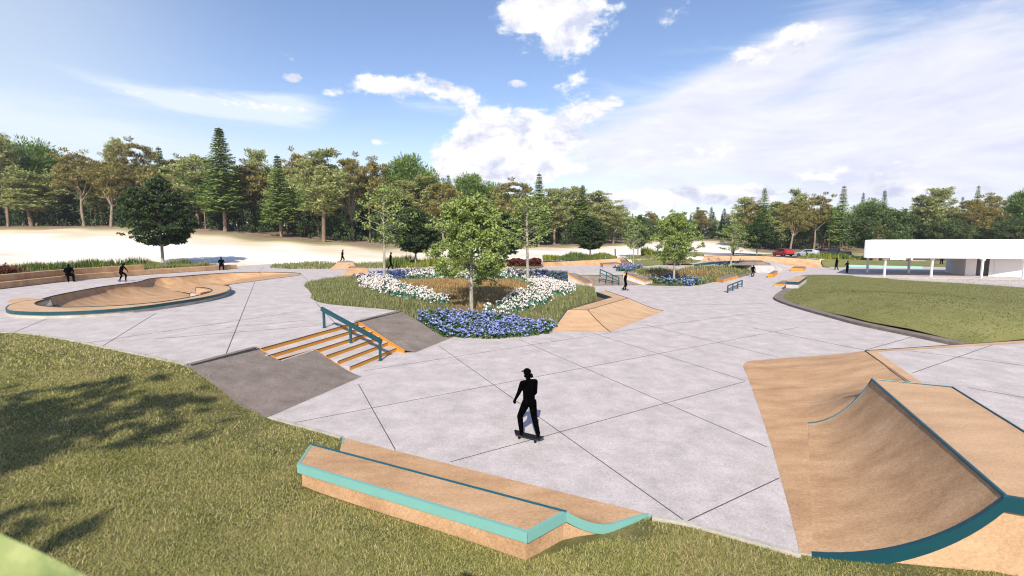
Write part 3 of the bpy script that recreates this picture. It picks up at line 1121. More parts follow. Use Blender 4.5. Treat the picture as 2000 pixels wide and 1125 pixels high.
# ------------------------------------------------------------------ near ledge with quarter transition
def build_near_ledge():
    h = .46
    PL, PR = at(*LEDGE_P0), at(*LEDGE_P1)
    KL, KR = at(607, 868, h), at(1106, 1000, h)
    FL, FR = at(580, 907, h), at(1030, 1041, h)
    t = thing("manual_pad", "long tan skate ledge with pale turquoise edge band in the near lawn", "skate ledge", (*xy((PL + FR) / 2), 0))
    def prof(P, K, Fp, n=14):
        """transition from plaza edge P up to coping K"""
        base = Vector((K.x, K.y, 0))
        pts = []
        for i in range(n + 1):
            u = i / n
            q = P.lerp(base, u)
            q.z = .004 + (h - .004) * max(0.0, (u - .42) / .58) ** 1.75
            pts.append(q)
        return pts
    # plaza-side edge is shorter at the left end than the coping
    P0 = PL
    K0 = at(653, 877.5, h)                     # where the transition meets the coping at the left end
    tl, tr = prof(P0, K0, FL), prof(PR, KR, FR)
    m = MB()
    rows = [[tl[i].lerp(tr[i], s / 8) for s in range(9)] for i in range(len(tl))]
    m.loft(rows, 'tan')
    m.build("transition", t, smooth=True)
    m = MB()
    m.prism([KL, KR, FR, FL], [p - Vector((0, 0, .02)) for p in (KL, KR, FR, FL)], 'tan', 'tan')
    m.build("deck", t)
    e = (FR - FL).normalized()
    inn = Vector((-e.y, e.x, 0))
    m = MB()
    BL, BR = at(591, 954, 0) , at(1027, 1099, 0)
    BL, BR = FL + e * .06 + inn * .05, FR - e * .05 + inn * .05
    m.prism([Vector((*xy(BL), .42)), Vector((*xy(BR), .42)), Vector((*xy(KR - e * .05), .42)), Vector((*xy(KL + e * .06), .42))], -.12, 'tan')
    # side under the transition, right end
    pr = [p - e * .05 for p in tr]
    for a, b in zip(pr[:-1], pr[1:]):
        m.face([a - Vector((0, 0, .03)), b - Vector((0, 0, .03)), Vector((b.x, b.y, -.12)), Vector((a.x, a.y, -.12))], 'tan')
    m.build("body", t)
    # turquoise band
    m = MB()
    bh = .17
    def band(pts, hs, thick, outw, rise=.006):
        for (a, ha), (b, hb) in zip(list(zip(pts, hs))[:-1], list(zip(pts, hs))[1:]):
            o_ = outw * thick
            i_ = outw * -.055
            za, zb = Vector((0, 0, -ha)), Vector((0, 0, -hb))
            up = Vector((0, 0, rise))
            m.face([a + o_ + up, b + o_ + up, b + o_ + zb, a + o_ + za], 'teal_light')
            m.face([a + i_ + up, b + i_ + up, b + o_ + up, a + o_ + up], 'teal_light')
            m.face([a + i_ + za, a + o_ + za, b + o_ + zb, b + i_ + zb], 'dark_trim')
            m.face([a + i_ + up, b + i_ + up, b + i_ + zb, a + i_ + za], 'teal_light')
    band([FL, FR], [bh, bh], .004, -inn)
    right = [FR] + tr[::-1]
    band(right, [bh, bh] + [bh] * (len(tr) - 3) + [.16, .13], .004, e, .0085)
    band([KL, FL], [bh, bh], .004, -e, .0085)
    band(tl[:4], [.06] * 4, .004, -e)
    m.build("edge_band", t)
    m = MB()
    m.bar(KL + Vector((0, 0, .004)), KR + Vector((0, 0, .004)), .045, .022, 'teal_edge')
    m.build("coping", t)

build_near_ledge()

# ------------------------------------------------------------------ quarter pipe and tan pocket, right
def build_quarter_pipe():
    h = 1.15
    KN, KF = at(1966, 971, h), at(1703, 741, h)
    t = thing("quarter_pipe", "tall tan quarter pipe with dark teal coping at the right edge", "quarter pipe", (*xy((KN + KF) / 2), 0))
    TN, TF = at(1586, 1083, .004), at(1578, 827, .004)
    d = (KF - KN).normalized()
    def prof(T, K, n=14):
        base = Vector((K.x, K.y, 0))
        pts = []
        for i in range(n + 1):
            a = math.pi / 2 * .60 * i / n
            u = math.sin(a) / math.sin(math.pi / 2 * .60)
            v = (1 - math.cos(a)) / (1 - math.cos(math.pi / 2 * .60))
            q = T.lerp(base, u)
            q.z = .006 + (h - .006) * v
            pts.append(q)
        return pts
    pn, pf = prof(TN, KN), prof(TF, KF)
    m = MB()
    m.loft([[a.lerp(b, s / 6) for s in range(7)] for a, b in zip(pn, pf)], 'tan')
    m.build("transition", t, smooth=True)
    DB = at(1860, 757, h)
    DN = KN + (DB - KF)
    DN2 = DN + d * .0
    m = MB()
    m.prism([KN, KF, DB, DN2], 1.08, 'tan_deck')
    m.build("deck", t)
    m = MB()
    dd = (DB - KF).normalized()
    i1 = d * .06
    # near-side wall set back under the teal band, far-side wall and back wall
    side = [p + i1 for p in pn] + [DN2 + i1]
    for a, b in zip(side[:-1], side[1:]):
        m.face([a - Vector((0, 0, .02)), b - Vector((0, 0, .02)), Vector((b.x, b.y, -.15)), Vector((a.x, a.y, -.15))], 'tan_deck')
    for a, b in zip(pf[:-1], pf[1:]):
        m.face([a, b, Vector((b.x, b.y, -.05)), Vector((a.x, a.y, -.05))], 'tan_deck')
    for a, b in ((KF, DB), (DB, DN2)):
        m.face([a - Vector((0, 0, .01)), b - Vector((0, 0, .01)), Vector((b.x, b.y, -.05)), Vector((a.x, a.y, -.05))], 'tan_deck')
    m.build("side_wall", t)
    m = MB()
    def band(pts, hs, out):
        for k in range(len(pts) - 1):
            a, b = pts[k], pts[k + 1]
            za, zb = Vector((0, 0, -hs[k])), Vector((0, 0, -hs[k + 1]))
            up = Vector((0, 0, .008))
            o_, i_ = out * .006, out * -.07
            m.face([a + o_ + up, b + o_ + up, b + o_ + zb, a + o_ + za], 'teal')
            m.face([a + i_ + up, b + i_ + up, b + o_ + up, a + o_ + up], 'teal')
            m.face([a + i_ + za, a + o_ + za, b + o_ + zb, b + i_ + zb], 'teal')
    n = len(pn)
    band(pn + [DN2], [.10 + .12 * min(1, 3 * i / n) for i in range(n)] + [.22], -d)
    m.build("edge_band", t)
    m = MB()
    m.tube([KN + Vector((0, 0, .0)), KF + Vector((0, 0, .0))], .032, 'teal_edge', 10)
    m.tube([p + Vector((0, 0, .008)) for p in pf], .018, 'teal_edge', 6)
    m.build("coping", t)
    m = MB()
    up = Vector((0, 0, .012))
    m.tube([KF + up, DB + up, DN2 + up], .020, 'teal_edge', 6)
    m.build("deck_trim", t)
    # tan pocket around it
    zr = .5
    t2 = thing("tan_bank", "broad tan skate pocket rising from the plaza to the slab behind the quarter pipe", "skate bank", (*xy(at(1640, 800)), 0))
    left = [(1700, 1125), (1562, 1080), (1543, 1000), (1510, 880), (1480, 790), (1460, 735), (1451, 716)]
    arc = [(1453, 710), (1459, 706), (1470, 704)]
    backp = [(1520, 700, 0), (1590, 695.5, .06), (1645, 691, .22), (1690, 685, zr)]
    A = [at(px, py, .004) for px, py in left[1:] + arc]
    B = [at(px, py, z + .004) for px, py, z in backp]
    fe_ = [Vector((p.x, p.y, min(p.z - .02, .8))) + Vector((.0, .03, 0)) for p in pf[::-1]]
    E_ = [at(1735, 715, zr), at(1785, 752, zr)] + fe_ + [at(1580, 880, .0), at(1584, 980, 0), at(1588, 1083, 0)]
    tp = TPS([tuple(p) for p in A + B + E_] + [(*xy(at(1560, 800, 0)), .002), (*xy(at(1590, 760, 0)), .004), (*xy(at(1640, 750, .14)), .14), (*xy(at(1620, 790, .08)), .08), (*xy(at(1540, 900, 0)), .0), (*xy(at(1560, 1000, 0)), .0)])
    o = surface("pocket_surface", A + B + E_, lambda x, y: np.maximum(tp(x, y), .004), 'tan', .35)
    o.parent = t2
    o.matrix_parent_inverse = Matrix.Translation(-t2.location)
    m = MB()
    for a, b in zip(B[:-1], B[1:]):
        m.face([a, b, Vector((b.x, b.y, -.05)), Vector((a.x, a.y, -.05))], 'tan')
    m.build("end_wall", t2)
    m = MB()
    off = .24
    p0, p1 = at(1690, 685, zr + .008), at(1840, 795, zr + .008)
    r0, r1 = at(1713, 686.5, zr + .008), at(1862, 790, zr + .008)
    m.face([p0, p1, r1, r0], 'tan_deck')
    q0, q1 = at(2150, 655, zr + .008), at(2150, 661, zr + .008)
    m.face([p0, r0, q1, q0], 'tan_deck')
    m.build("deck_border", t2)
    m = MB()
    m.bar(p0, q0, .03, .03, 'dark_trim')
    m.bar(p0, at(1778, 747, zr + .008), .018, .015, 'joint')
    m.build("edge_line", t2)
    m = MB()
    m.prism([Vector((*xy(p), zr)) for p in (p0, q0, at(2150, 1000, zr), at(1900, 850, zr), at(1838, 794, zr))], -.05, 'concrete', 'concrete_side')
    for a, b in (((1781, 729), (1940, 673)), ((1775, 685), (2010, 715)), ((1890, 757), (2010, 778))):
        m.ribbon([at(*a, zr + .003), at(*b, zr + .003)], .022, .002, 'joint')
    o = m.build("raised_slab")
    o['kind'] = 'structure'

build_quarter_pipe()

# ------------------------------------------------------------------ bowl on the upper plaza
def build_bowl():
    zf = ZU - .02
    hp = .33                                        # raised front platform
    t = thing("skate_bowl", "tan pool shaped skate bowl with raised teal edged front platform on the upper plaza", "skate bowl", (*xy(at(260, 580, ZU)), 0))
    back = BOWL_BACK
    low = [(590, 536.5), (580, 539), (545, 543), (500, 549), (450, 556), (430, 559)]
    BK = [at(px, py, ZU) for px, py in smooth_line(back, 3)]
    LW = [at(px, py, ZU) for px, py in low]
    # bowl interior stands as a tan basin: steep curved back wall over a low floor, sunk by raising its visible wall
    # inner toe line of the back wall (hidden behind the platform on the left, meeting the plaza on the right)
    m = MB()
    n = len(BK)
    toe = []
    zpl = ZU + .006
    for i, p in enumerate(BK):
        px = 1000 + F * p.x / p.y
        k = min(max((px - 420) / 168, 0), 1)
        d = 2.6 * (1 - k) ** .8
        toe.append((d, k))
    rows = []
    cen = at(300, 580, ZU)
    floor_pts = []
    for i, p in enumerate(BK):
        a, b = BK[max(i - 1, 0)], BK[min(i + 1, n - 1)]
        tg = (b - a).normalized()
        nr = Vector((tg.y, -tg.x, 0))               # towards the camera
        px = 1000 + F * p.x / p.y
        k = min(max((px - 400) / 185, 0), 1)
        dep = 1.05 * (1 - k) + .02
        run = 2.2 * (1 - k) + .08
        col = []
        for s in range(8):
            u = s / 7
            an = u * math.pi / 2
            col.append(p + nr * run * (1 - math.cos(an)) * 1.0 + Vector((0, 0, -dep * math.sin(an))))
        rows.append(col)
        floor_pts.append(col[-1])
    m.loft(rows, 'tan')
    m.build("back_wall", t, smooth=True)
    m = MB()
    front = [at(px, py, ZU) for px, py in [(70, 606), (150, 614), (300, 600), (400, 582), (440, 570)]]
    fl = [Vector((p.x, p.y, min(q.z, ZU - .05))) for p, q in zip(floor_pts, floor_pts)]
    lowrev = [Vector((p.x, p.y, ZU + .004)) for p in LW]
    poly = floor_pts + lowrev + [Vector((p.x, p.y, ZU - 1.0)) for p in front[::-1]]
    # floor as a fan strip between toe line and the front line
    fr = smooth_line([tuple(Vector((p.x, p.y, ZU - 1.05))) for p in front] + [tuple(p) for p in lowrev[::-1][:-1]] , 4)
    q = np.array(fr)
    L = np.concatenate([[0], np.cumsum(np.linalg.norm(np.diff(q, axis=0), axis=1))])
    fl2 = []
    for i in range(n):
        s = L[-1] * i / (n - 1)
        fl2.append(Vector([np.interp(s, L, q[:, k]) for k in range(3)]))
    m.loft([[a, a.lerp(b, .5), b] for a, b in zip(floor_pts, fl2)], 'tan')
    m.build("bowl_floor", t, smooth=True)
    m = MB()
    m.tube([p + Vector((0, 0, .012)) for p in BK], .035, 'dark_trim', 6)
    m.tube([p + Vector((0, 0, .008)) for p in LW], .022, 'dark_trim', 6)
    m.build("coping", t)
    # tan apron at the far left of the rim
    m = MB()
    m.prism([at(px, py, ZU + .005) for px, py in [(12, 590), (22, 584), (45, 581), (84, 583.5), (70, 592), (40, 594)]], ZU - .05, 'tan_deck')
    m.build("apron", t)
    # front platform: crescent
    zt = ZU + hp
    outer = [(11, 601), (14, 605.5), (40, 608.5), (100, 609.5), (180, 606.5), (260, 600), (340, 589.5), (400, 580), (437, 571.5), (449.5, 565.5), (450.5, 561), (441, 557.5), (424, 556), (400, 556.5), (384, 559.2)]
    inner = [(383, 561.6), (400, 562.2), (411, 564.8), (414, 567.5), (408, 571.5), (390, 576.5), (350, 584.5), (300, 591.5), (220, 597.8), (150, 600.2), (110, 600), (80, 597.5), (68, 593.5), (76, 588.5), (100, 583.6)]
    lead = [(86, 584.3), (60, 586), (30, 591.5), (16, 596)]
    O = [at(px, py, zt) for px, py in smooth_line(outer, 3)]
    I_ = [at(px, py, zt) for px, py in smooth_line(inner, 3)]
    Ld = [at(px, py, zt) for px, py in smooth_line(lead, 2)]
    t2 = t
    m = MB()
    m.face(O + I_ + Ld, 'tan_deck')
    for a, b in zip(I_[:-1], I_[1:]):
        m.face([a, b, Vector((b.x, b.y, ZU - 1.1)), Vector((a.x, a.y, ZU - 1.1))], 'tan')
    m.build("platform_top", t2)
    wall = Ld[::-1][:0] + [at(100, 583.6, zt)] + Ld + O
    cn = sum(wall, Vector()) / len(wall)
    def offs(pts, d):
        out = []
        for i, p in enumerate(pts):
            a, b = pts[max(i - 1, 0)], pts[min(i + 1, len(pts) - 1)]
            tg = (b - a)
            tg.z = 0
            tg.normalize()
            nr = Vector((tg.y, -tg.x, 0))
            out.append(p + nr * d)
        return out
    # orientation: outward is away from the inner edge
    sgn = 1 if (offs(wall, .1)[len(wall) // 2] - cn).length > (wall[len(wall) // 2] - cn).length else -1
    w0 = offs(wall, -.05 * sgn)
    w1 = offs(wall, .01 * sgn)
    m = MB()
    for a, b in zip(w0[:-1], w0[1:]):
        m.face([Vector((a.x, a.y, zt - .1)), Vector((b.x, b.y, zt - .1)), Vector((b.x, b.y, ZU - .1)), Vector((a.x, a.y, ZU - .1))], 'concrete_side')
    m.build("platform_wall", t2)
    m = MB()
    for (a, b), (c, d) in zip(zip(w1[:-1], w1[1:]), zip(w0[:-1], w0[1:])):
        u, v = Vector((0, 0, .006)), Vector((0, 0, -.15))
        m.face([a + u, b + u, b + v, a + v], 'teal')
        m.face([c + u, d + u, b + u, a + u], 'teal')
        m.face([c + v, a + v, b + v, d + v], 'teal')
    m.build("edge_band", t2)
    m = MB()
    m.tube([p + Vector((0, 0, .01)) for p in I_], .03, 'dark_trim', 6)
    z1 = ZU + .17
    m.tube([at(100, 583.6, zt), at(104, 597, ZU + .1), at(111, 595.5, ZU + .1), at(118, 600, ZU - .1)], .03, 'dark_trim', 6)
    m.tube([at(383, 561.6, zt), at(381.5, 573, ZU + .1), at(373, 571.5, ZU + .1), at(369, 581, ZU - .1)], .03, 'dark_trim', 6)
    m.build("stepped_coping", t2)
    # concrete steps in the two ends of the platform
    m = MB()
    m.face([at(100, 583.6, zt), at(104, 597, ZU + .1), at(90, 597.5, ZU + .1), at(70, 594, zt - .05)], 'grey_bank')
    m.face([at(104, 597, ZU + .1), at(111, 595.5, ZU + .1), at(118, 600, ZU - .1), at(100, 600, ZU - .1)], 'concrete_side')
    m.build("end_step", t2)
    m = MB()
    m.face([at(383, 561.6, zt), at(400, 563, zt - .02), at(410, 568, zt - .02), at(381.5, 574, ZU + .12)], 'tan_deck')
    m.face([at(381.5, 573.5, ZU + .1), at(373, 572, ZU + .1), at(369, 581, ZU - .1), at(385, 578, ZU - .0)], 'concrete_side')
    m.build("end_step", t2)

build_bowl()

# ------------------------------------------------------------------ seat walls, left back
BENCH = [(-260, 594), (-120, 578), (0, 565), (135, 549.3), (230, 541), (320, 534.5), (400, 529.3), (463, 525)]

def offset_line(P, d):
    out = []
    for i, p in enumerate(P):
        a, b = P[max(i - 1, 0)], P[min(i + 1, len(P) - 1)]
        tg = b - a
        tg.z = 0
        tg.normalize()
        out.append(p + Vector((-tg.y, tg.x, 0)) * d)
    return out

BENCH_W = [at(px, py, ZU) for px, py in smooth_line(BENCH, 3)]

def build_benches():
    P = BENCH_W
    z1, z2 = ZU + .5, ZU + 1.02
    t = thing("seat_wall", "long curved tan seat wall in two tiers below the tall grasses", "seat wall", (*xy(P[len(P) // 2]), ZU))
    b = offset_line(P, 1.5)
    m = MB()
    def strip(f, bk, zb, zt, mat, name, bev=.02):
        m = MB()
        F_ = [Vector((*xy(p), zt)) for p in f]
        B_ = [Vector((*xy(p), zt)) for p in bk]
        m.loft([[a_, c_] for a_, c_ in zip(F_, B_)], mat)
        for a_, c_ in zip(F_[:-1], F_[1:]):
            m.face([a_, c_, Vector((*xy(c_), zb)), Vector((*xy(a_), zb))], mat)
        for a_, c_ in zip(B_[:-1], B_[1:]):
            m.face([c_, a_, Vector((*xy(a_), zb)), Vector((*xy(c_), zb))], mat)
        for k in (0, -1):
            m.face([F_[k], B_[k], Vector((*xy(B_[k]), zb)), Vector((*xy(F_[k]), zb))], mat)
        m.build(name, t, bevel=bev)
    strip(P, b, ZU - .1, z1, 'tan', "lower_tier")
    n2 = next(i for i, p in enumerate(P) if 1000 + F * p.x / p.y > 286)
    f2 = offset_line(P, .62)[:n2 + 1]
    b2 = offset_line(P, 1.15)[:n2 + 1]
    strip(f2, b2, z1 - .05, z2, 'tan', "upper_tier")
    m = MB()
    m.tube([Vector((*xy(p), ZU + .01)) for p in offset_line(P, -.02)], .02, 'joint', 5)
    m.build("base_line", t)

build_benches()

# ------------------------------------------------------------------ planters
PL1 = [(784, 607.5, .9), (740, 603, .9), (680, 598, .9), (640, 594, .9), (618, 589, .9), (606, 582, .9), (609, 575, .9), (603, 567, .9), (594, 559, .9),
       (600, 552, .9), (640, 545, .9), (690, 538, .9), (740, 533, .9), (800, 528, .9), (900, 528, .9), (1000, 529, .9), (1060, 529, .9), (1108, 531.5, .9),
       (1136, 556.5, .0), (1160, 562, .05), (1166, 586, .5), (1108, 605.5, .66), (1090, 630, .28), (1071, 648, .0), (1050, 655, 0), (1015, 660, 0),
       (960, 662, 0), (920, 661.5, 0), (886, 658, 0), (864, 655, .12), (843, 644, .33), (817, 627, .62)]
P1W = [at(*p) for p in PL1]
_p1 = TPS([tuple(p) for p in P1W] + [(*xy(at(930, 585, .75)), .95), (*xy(at(950, 560, 1)), 1.1), (*xy(at(800, 570, 1)), 1.05), (*xy(at(1050, 600, .5)), .55),
                                    (*xy(at(940, 630, .2)), .25), (*xy(at(1060, 560, .7)), .75)])

def p1_z(x, y):
    return _p1(x, y) - .02

PL2 = [(1290, 524, .9), (1232, 525, .9), (1236, 529, .9), (1222, 531, .9), (1212, 538, .7), (1230, 542, .55), (1262, 557, 0), (1290, 558.5, 0), (1330, 559.5, 0), (1366, 557.5, 0), (1398, 550, 0),
       (1440, 541, 0), (1484, 529, .0), (1494, 520.5, .3), (1470, 517, .75), (1440, 514.5, .9), (1400, 517, .9), (1358, 521, .9), (1325, 525.5, .9)]
P2W = [at(*p) for p in PL2]
_p2 = TPS([tuple(p) for p in P2W] + [(*xy(at(1330, 540, .5)), .55), (*xy(at(1400, 532, .5)), .5)])

def p2_z(x, y):
    return _p2(x, y) - .02

def on_surf(px, py, zf, z0=.4):
    z = z0
    for _ in range(25):
        p = at(px, py, z)
        z = .5 * z + .5 * float(zf(np.array([p.x]), np.array([p.y]))[0])
    return at(px, py, z)

surface("planting_soil", P1W, p1_z, 'planter_ground', 1.2)['kind'] = 'structure'
surface("planting_soil", P2W, p2_z, 'planter_ground', 1.4)['kind'] = 'structure'

def grass_patch(name, poly, zf, dens, ln, wd, mat, label, seed, lean=(.1, .6), holes=(), fixed_z=None):
    rng = np.random.default_rng(seed)
    q = np.asarray([xy(p) for p in poly])
    area = abs(np.dot(q[:, 0], np.roll(q[:, 1], -1)) - np.dot(q[:, 1], np.roll(q[:, 0], -1))) / 2
    P = scatter(poly, int(area * dens), rng)
    for h in holes:
        P = P[~in_poly(P, [xy(p) for p in h])]
    n = len(P)
    clump = .75 + .35 * np.sin(P[:, 0] * 1.7 + 2 * np.sin(P[:, 1] * .9)) * np.sin(P[:, 1] * 1.3 + P[:, 0] * .4)
    V, Fc = blades(P, zf(P[:, 0], P[:, 1]), ln * clump * rng.uniform(.55, 1.3, n), wd * rng.uniform(.6, 1.3, n), rng.uniform(lean[0], lean[1], n), rng)
    return stuff_mesh(name, V, Fc, [mat], label=label, cat="grass")

def diamonds(C, U, W):
    """rhombus leaves: centres C, half long axis U, half short axis W"""
    V = np.stack([C - U, C + W, C + U, C - W], 1).reshape(-1, 3)
    Fc = np.arange(len(C) * 4).reshape(-1, 4)
    return V, Fc

def rand_dirs(n, rng, zbias=0.0, zscale=1.0):
    d = rng.normal(size=(n, 3))
    d[:, 2] = d[:, 2] * zscale + zbias
    return d / np.linalg.norm(d, axis=1, keepdims=True)

def perp(U, rng):
    r = rng.normal(size=U.shape)
    w = np.cross(U, r)
    return w / np.maximum(np.linalg.norm(w, axis=1, keepdims=True), 1e-6)

OCT = np.array([[1, 0, 0], [0, 1, 0], [-1, 0, 0], [0, -1, 0], [0, 0, 1], [0, 0, -.6]], float)
OCTF = np.array([[0, 1, 4], [1, 2, 4], [2, 3, 4], [3, 0, 4], [1, 0, 5], [2, 1, 5], [3, 2, 5], [0, 3, 5]])

def flower_patch(name, poly, zf, plants_m2, kind, label, seed, size=1.0):
    rng = np.random.default_rng(seed)
    q = np.asarray([xy(p) for p in poly])
    area = abs(np.dot(q[:, 0], np.roll(q[:, 1], -1)) - np.dot(q[:, 1], np.roll(q[:, 0], -1))) / 2
    P = scatter(poly, max(6, int(area * plants_m2)), rng)
    Z = zf(P[:, 0], P[:, 1])
    n = len(P)
    Vs, Fs, ids, off = [], [], [], 0
    base = np.concatenate([P, Z[:, None]], 1)
    hgt = size * rng.uniform(.38, .60, n) * (1 if kind == 'white' else .78)
    wid = size * rng.uniform(.30, .42, n)
    nl = 30
    # leaves
    rep = np.repeat(np.arange(n), nl)
    d = rand_dirs(len(rep), rng, .45 if kind == 'white' else .25)
    rad = rng.uniform(.25, 1.0, len(rep))
    C = base[rep] + d * np.stack([wid[rep], wid[rep], hgt[rep] * .8], 1) * rad[:, None]
    C[:, 2] = np.maximum(C[:, 2], base[rep, 2] + .03)
    if kind == 'white':
        U = np.stack([rng.normal(0, .25, len(rep)), rng.normal(0, .25, len(rep)), np.ones(len(rep))], 1) * .15 * size
        W = perp(U, rng) * .045 * size
    else:
        U = rand_dirs(len(rep), rng, 0, .5) * .12 * size
        W = perp(U, rng) * .07 * size
    V, Fc = diamonds(C, U, W)
    Vs.append(V)
    Fs.append(np.concatenate([Fc[:, [0, 1, 2]], Fc[:, [0, 2, 3]]]))
    ids.append(np.zeros(len(Fs[-1]), int))
    off += len(V)
    # flower heads
    nf = 7 if kind == 'white' else 5
    rep = np.repeat(np.arange(n), nf)
    d = rand_dirs(len(rep), rng, .9)
    d[:, 2] = np.abs(d[:, 2])
    C = base[rep] + d * np.stack([wid[rep] * 1.05, wid[rep] * 1.05, hgt[rep] * 1.0], 1)
    r = size * (rng.uniform(.06, .115, len(rep)) if kind == 'white' else rng.uniform(.055, .11, len(rep)))
    if kind == 'white':
        V = C[:, None, :] + OCT[None] * r[:, None, None]
        V = V + rng.normal(0, .2, V.shape) * r[:, None, None]
        k = 6
        Fc = (np.arange(len(C))[:, None, None] * k + OCTF[None]).reshape(-1, 3)
        Vs.append(V.reshape(-1, 3))
        Fs.append(Fc + off)
        ids.append(np.ones(len(Fc), int))
        off += len(C) * k
    else:
        m = 4
        C2 = np.repeat(C, m, 0) + rng.normal(0, .5, (len(C) * m, 3)) * np.repeat(r, m)[:, None] * [1, 1, .45]
        rr = np.repeat(r, m)
        U = rand_dirs(len(C2), rng, 0, .35) * (rr * .75)[:, None]
        W = np.cross(U, np.array([0, 0, 1.0]) + rng.normal(0, .35, U.shape))
        W = W / np.linalg.norm(W, axis=1, keepdims=True) * (rr * .6)[:, None]
        V, Fc = diamonds(C2, U, W)
        Vs.append(V)
        Fs.append(np.concatenate([Fc[:, [0, 1, 2]], Fc[:, [0, 2, 3]]]) + off)
        ids.append(np.ones(len(Fs[-1]), int))
        off += len(V)
    mats = {'white': ['bed_leaves_cool', 'white_petals'], 'blue': ['bed_leaves', 'blue_petals'], 'violet': ['bed_leaves', 'violet_petals']}[kind]
    return stuff_mesh(name, np.concatenate(Vs), np.concatenate(Fs), mats, np.concatenate(ids), label, "flowers")

def surf_poly(pts, zf, z0=.5):
    return [on_surf(px, py, zf, z0) for px, py in pts]

W_LEFT = [(700, 545), (735, 541), (762, 545), (778, 556), (800, 566), (835, 572), (868, 583), (878, 592), (868, 596), (840, 592), (790, 583), (745, 576), (712, 563), (700, 553)]
W_BACK = [(788, 533), (850, 531), (1000, 533), (1040, 536), (1050, 546), (1000, 546), (900, 546), (800, 546)]
W_RIGHT = [(1020, 545), (1060, 545), (1100, 556), (1122, 566), (1115, 577), (1080, 578), (1068, 594), (1040, 602), (1000, 612), (960, 616), (940, 612), (950, 606), (985, 597), (1000, 580), (1045, 565), (1030, 555)]
B_FRONT = [(815, 616), (850, 610), (905, 612), (960, 618), (1000, 622), (1040, 632), (1080, 628), (1083, 636), (1070, 648), (1050, 655), (1015, 660), (960, 662), (920, 661.5), (890, 659), (866, 655), (845, 645), (822, 630)]
V_BACKL = [(690, 541), (740, 535), (775, 531), (800, 532), (790, 546), (760, 549), (700, 548)]
V_BACKR = [(1000, 531), (1050, 531), (1105, 535), (1122, 552), (1080, 553), (1040, 545), (1010, 544)]
MULCH = [(775, 549), (860, 547), (1000, 547), (1030, 558), (1035, 566), (1000, 580), (985, 597), (945, 607), (935, 614), (905, 612), (870, 597), (865, 584), (820, 570)]

wl_, wb_, wr_ = (surf_poly(p, p1_z) for p in (W_LEFT, W_BACK, W_RIGHT))
bf_ = surf_poly(B_FRONT, p1_z, .1)
vl_, vr_ = surf_poly(V_BACKL, p1_z, .9), surf_poly(V_BACKR, p1_z, .6)
mu_ = surf_poly(MULCH, p1_z, .8)
grass_patch("planter_grass", P1W, p1_z, 150, .36, .021, 'meadow_blades', "olive ornamental grass filling the large central planter", 21, holes=(wl_, wb_, wr_, bf_, vl_, vr_, mu_))
grass_patch("straw_grass", mu_, p1_z, 120, .32, .022, 'straw_blades', "dry brown grass in the middle of the large planter", 22)
flower_patch("white_flowers", wl_, p1_z, 6.0, 'white', "curved band of white and pink flowers left in the large planter", 31, .85)
flower_patch("white_flowers", wb_, p1_z, 2.2, 'white', "row of white flower mounds along the back of the large planter", 32, 1.25)
flower_patch("white_flowers", wr_, p1_z, 5.6, 'white', "broad drift of white and pink flowers right of the big planter tree", 33, .9)
flower_patch("blue_flowers", bf_, p1_z, 15, 'blue', "bright blue flower bed at the front curve of the large planter", 34, .8)
flower_patch("violet_flowers", vl_, p1_z, 4.2, 'violet', "violet blue flowers behind the slim tree at the planter's back left", 35, 1.0)
flower_patch("violet_flowers", vr_, p1_z, 4.4, 'violet', "violet blue flowers beside the orange edged hubba at the planter's back right", 36, 1.0)

B2_FRONT = [(1268, 549), (1300, 541), (1340, 545), (1366, 548), (1372, 554), (1350, 558), (1310, 559), (1275, 557)]
B2_LEFT = [(1200, 523), (1225, 520), (1255, 521), (1250, 526), (1232, 531), (1208, 531), (1200, 528)]
B2_BACK = [(1385, 517.5), (1430, 514.8), (1470, 517.5), (1482, 521.5), (1440, 521), (1400, 520)]
MU2 = [(1260, 532), (1320, 529), (1400, 530), (1430, 534), (1370, 541), (1310, 539), (1270, 538)]
b2f = surf_poly(B2_FRONT, p2_z, .2)
b2b = surf_poly(B2_BACK, p2_z, .8)
m2_ = surf_poly(MU2, p2_z, .6)
grass_patch("planter_grass", P2W, p2_z, 26, .48, .055, 'meadow_blades', "green ornamental grass in the smaller planter beyond the hubba ledges", 41, holes=(b2f, b2b, m2_))
grass_patch("straw_grass", m2_, p2_z, 26, .42, .06, 'straw_blades', "dry pinkish straw grass across the smaller planter", 42)
flower_patch("blue_flowers", b2f, p2_z, 2.6, 'blue', "blue flowers around the pale trunk at the front of the smaller planter", 43, 1.3)
flower_patch("blue_flowers", b2b, p2_z, .9, 'violet', "thin strip of blue flowers along the smaller planter's back kerb", 44, 1.7)
flower_patch("blue_flowers", [at(px, py, ZU) for px, py in B2_LEFT], lambda x, y: np.full_like(x, ZU), 1.5, 'blue', "blue flower patch beside the upper end of the right hubba", 45, 1.25)

def tall_grass_strip(name, pts, zf, label, mats, n, ln, wd, seed, lean=(.02, .3)):
    rng = np.random.default_rng(seed)
    P = scatter(pts, n, rng)
    k = len(P)
    cl = .7 + .4 * np.sin(P[:, 0] * 1.1 + np.sin(P[:, 1])) * np.sin(P[:, 0] * .43 + 1)
    Vs, Fs, ids, off = [], [], [], 0
    V, Fc = blades(P, zf(P[:, 0], P[:, 1]) - .03, ln * cl * rng.uniform(.6, 1.25, k), wd * rng.uniform(.6, 1.3, k), rng.uniform(lean[0], lean[1], k), rng)
    if len(mats) > 1:
        sel = (np.sin(P[:, 0] * .8 + 1.7 * np.sin(P[:, 0] * .31)) + rng.normal(0, .35, k) > .2).astype(int)
        idx = np.concatenate([sel, sel, sel])
    else:
        idx = None
    return stuff_mesh(name, V, Fc, mats, idx, label, "grass")

ZFU = lambda x, y: np.full_like(x, ZU)
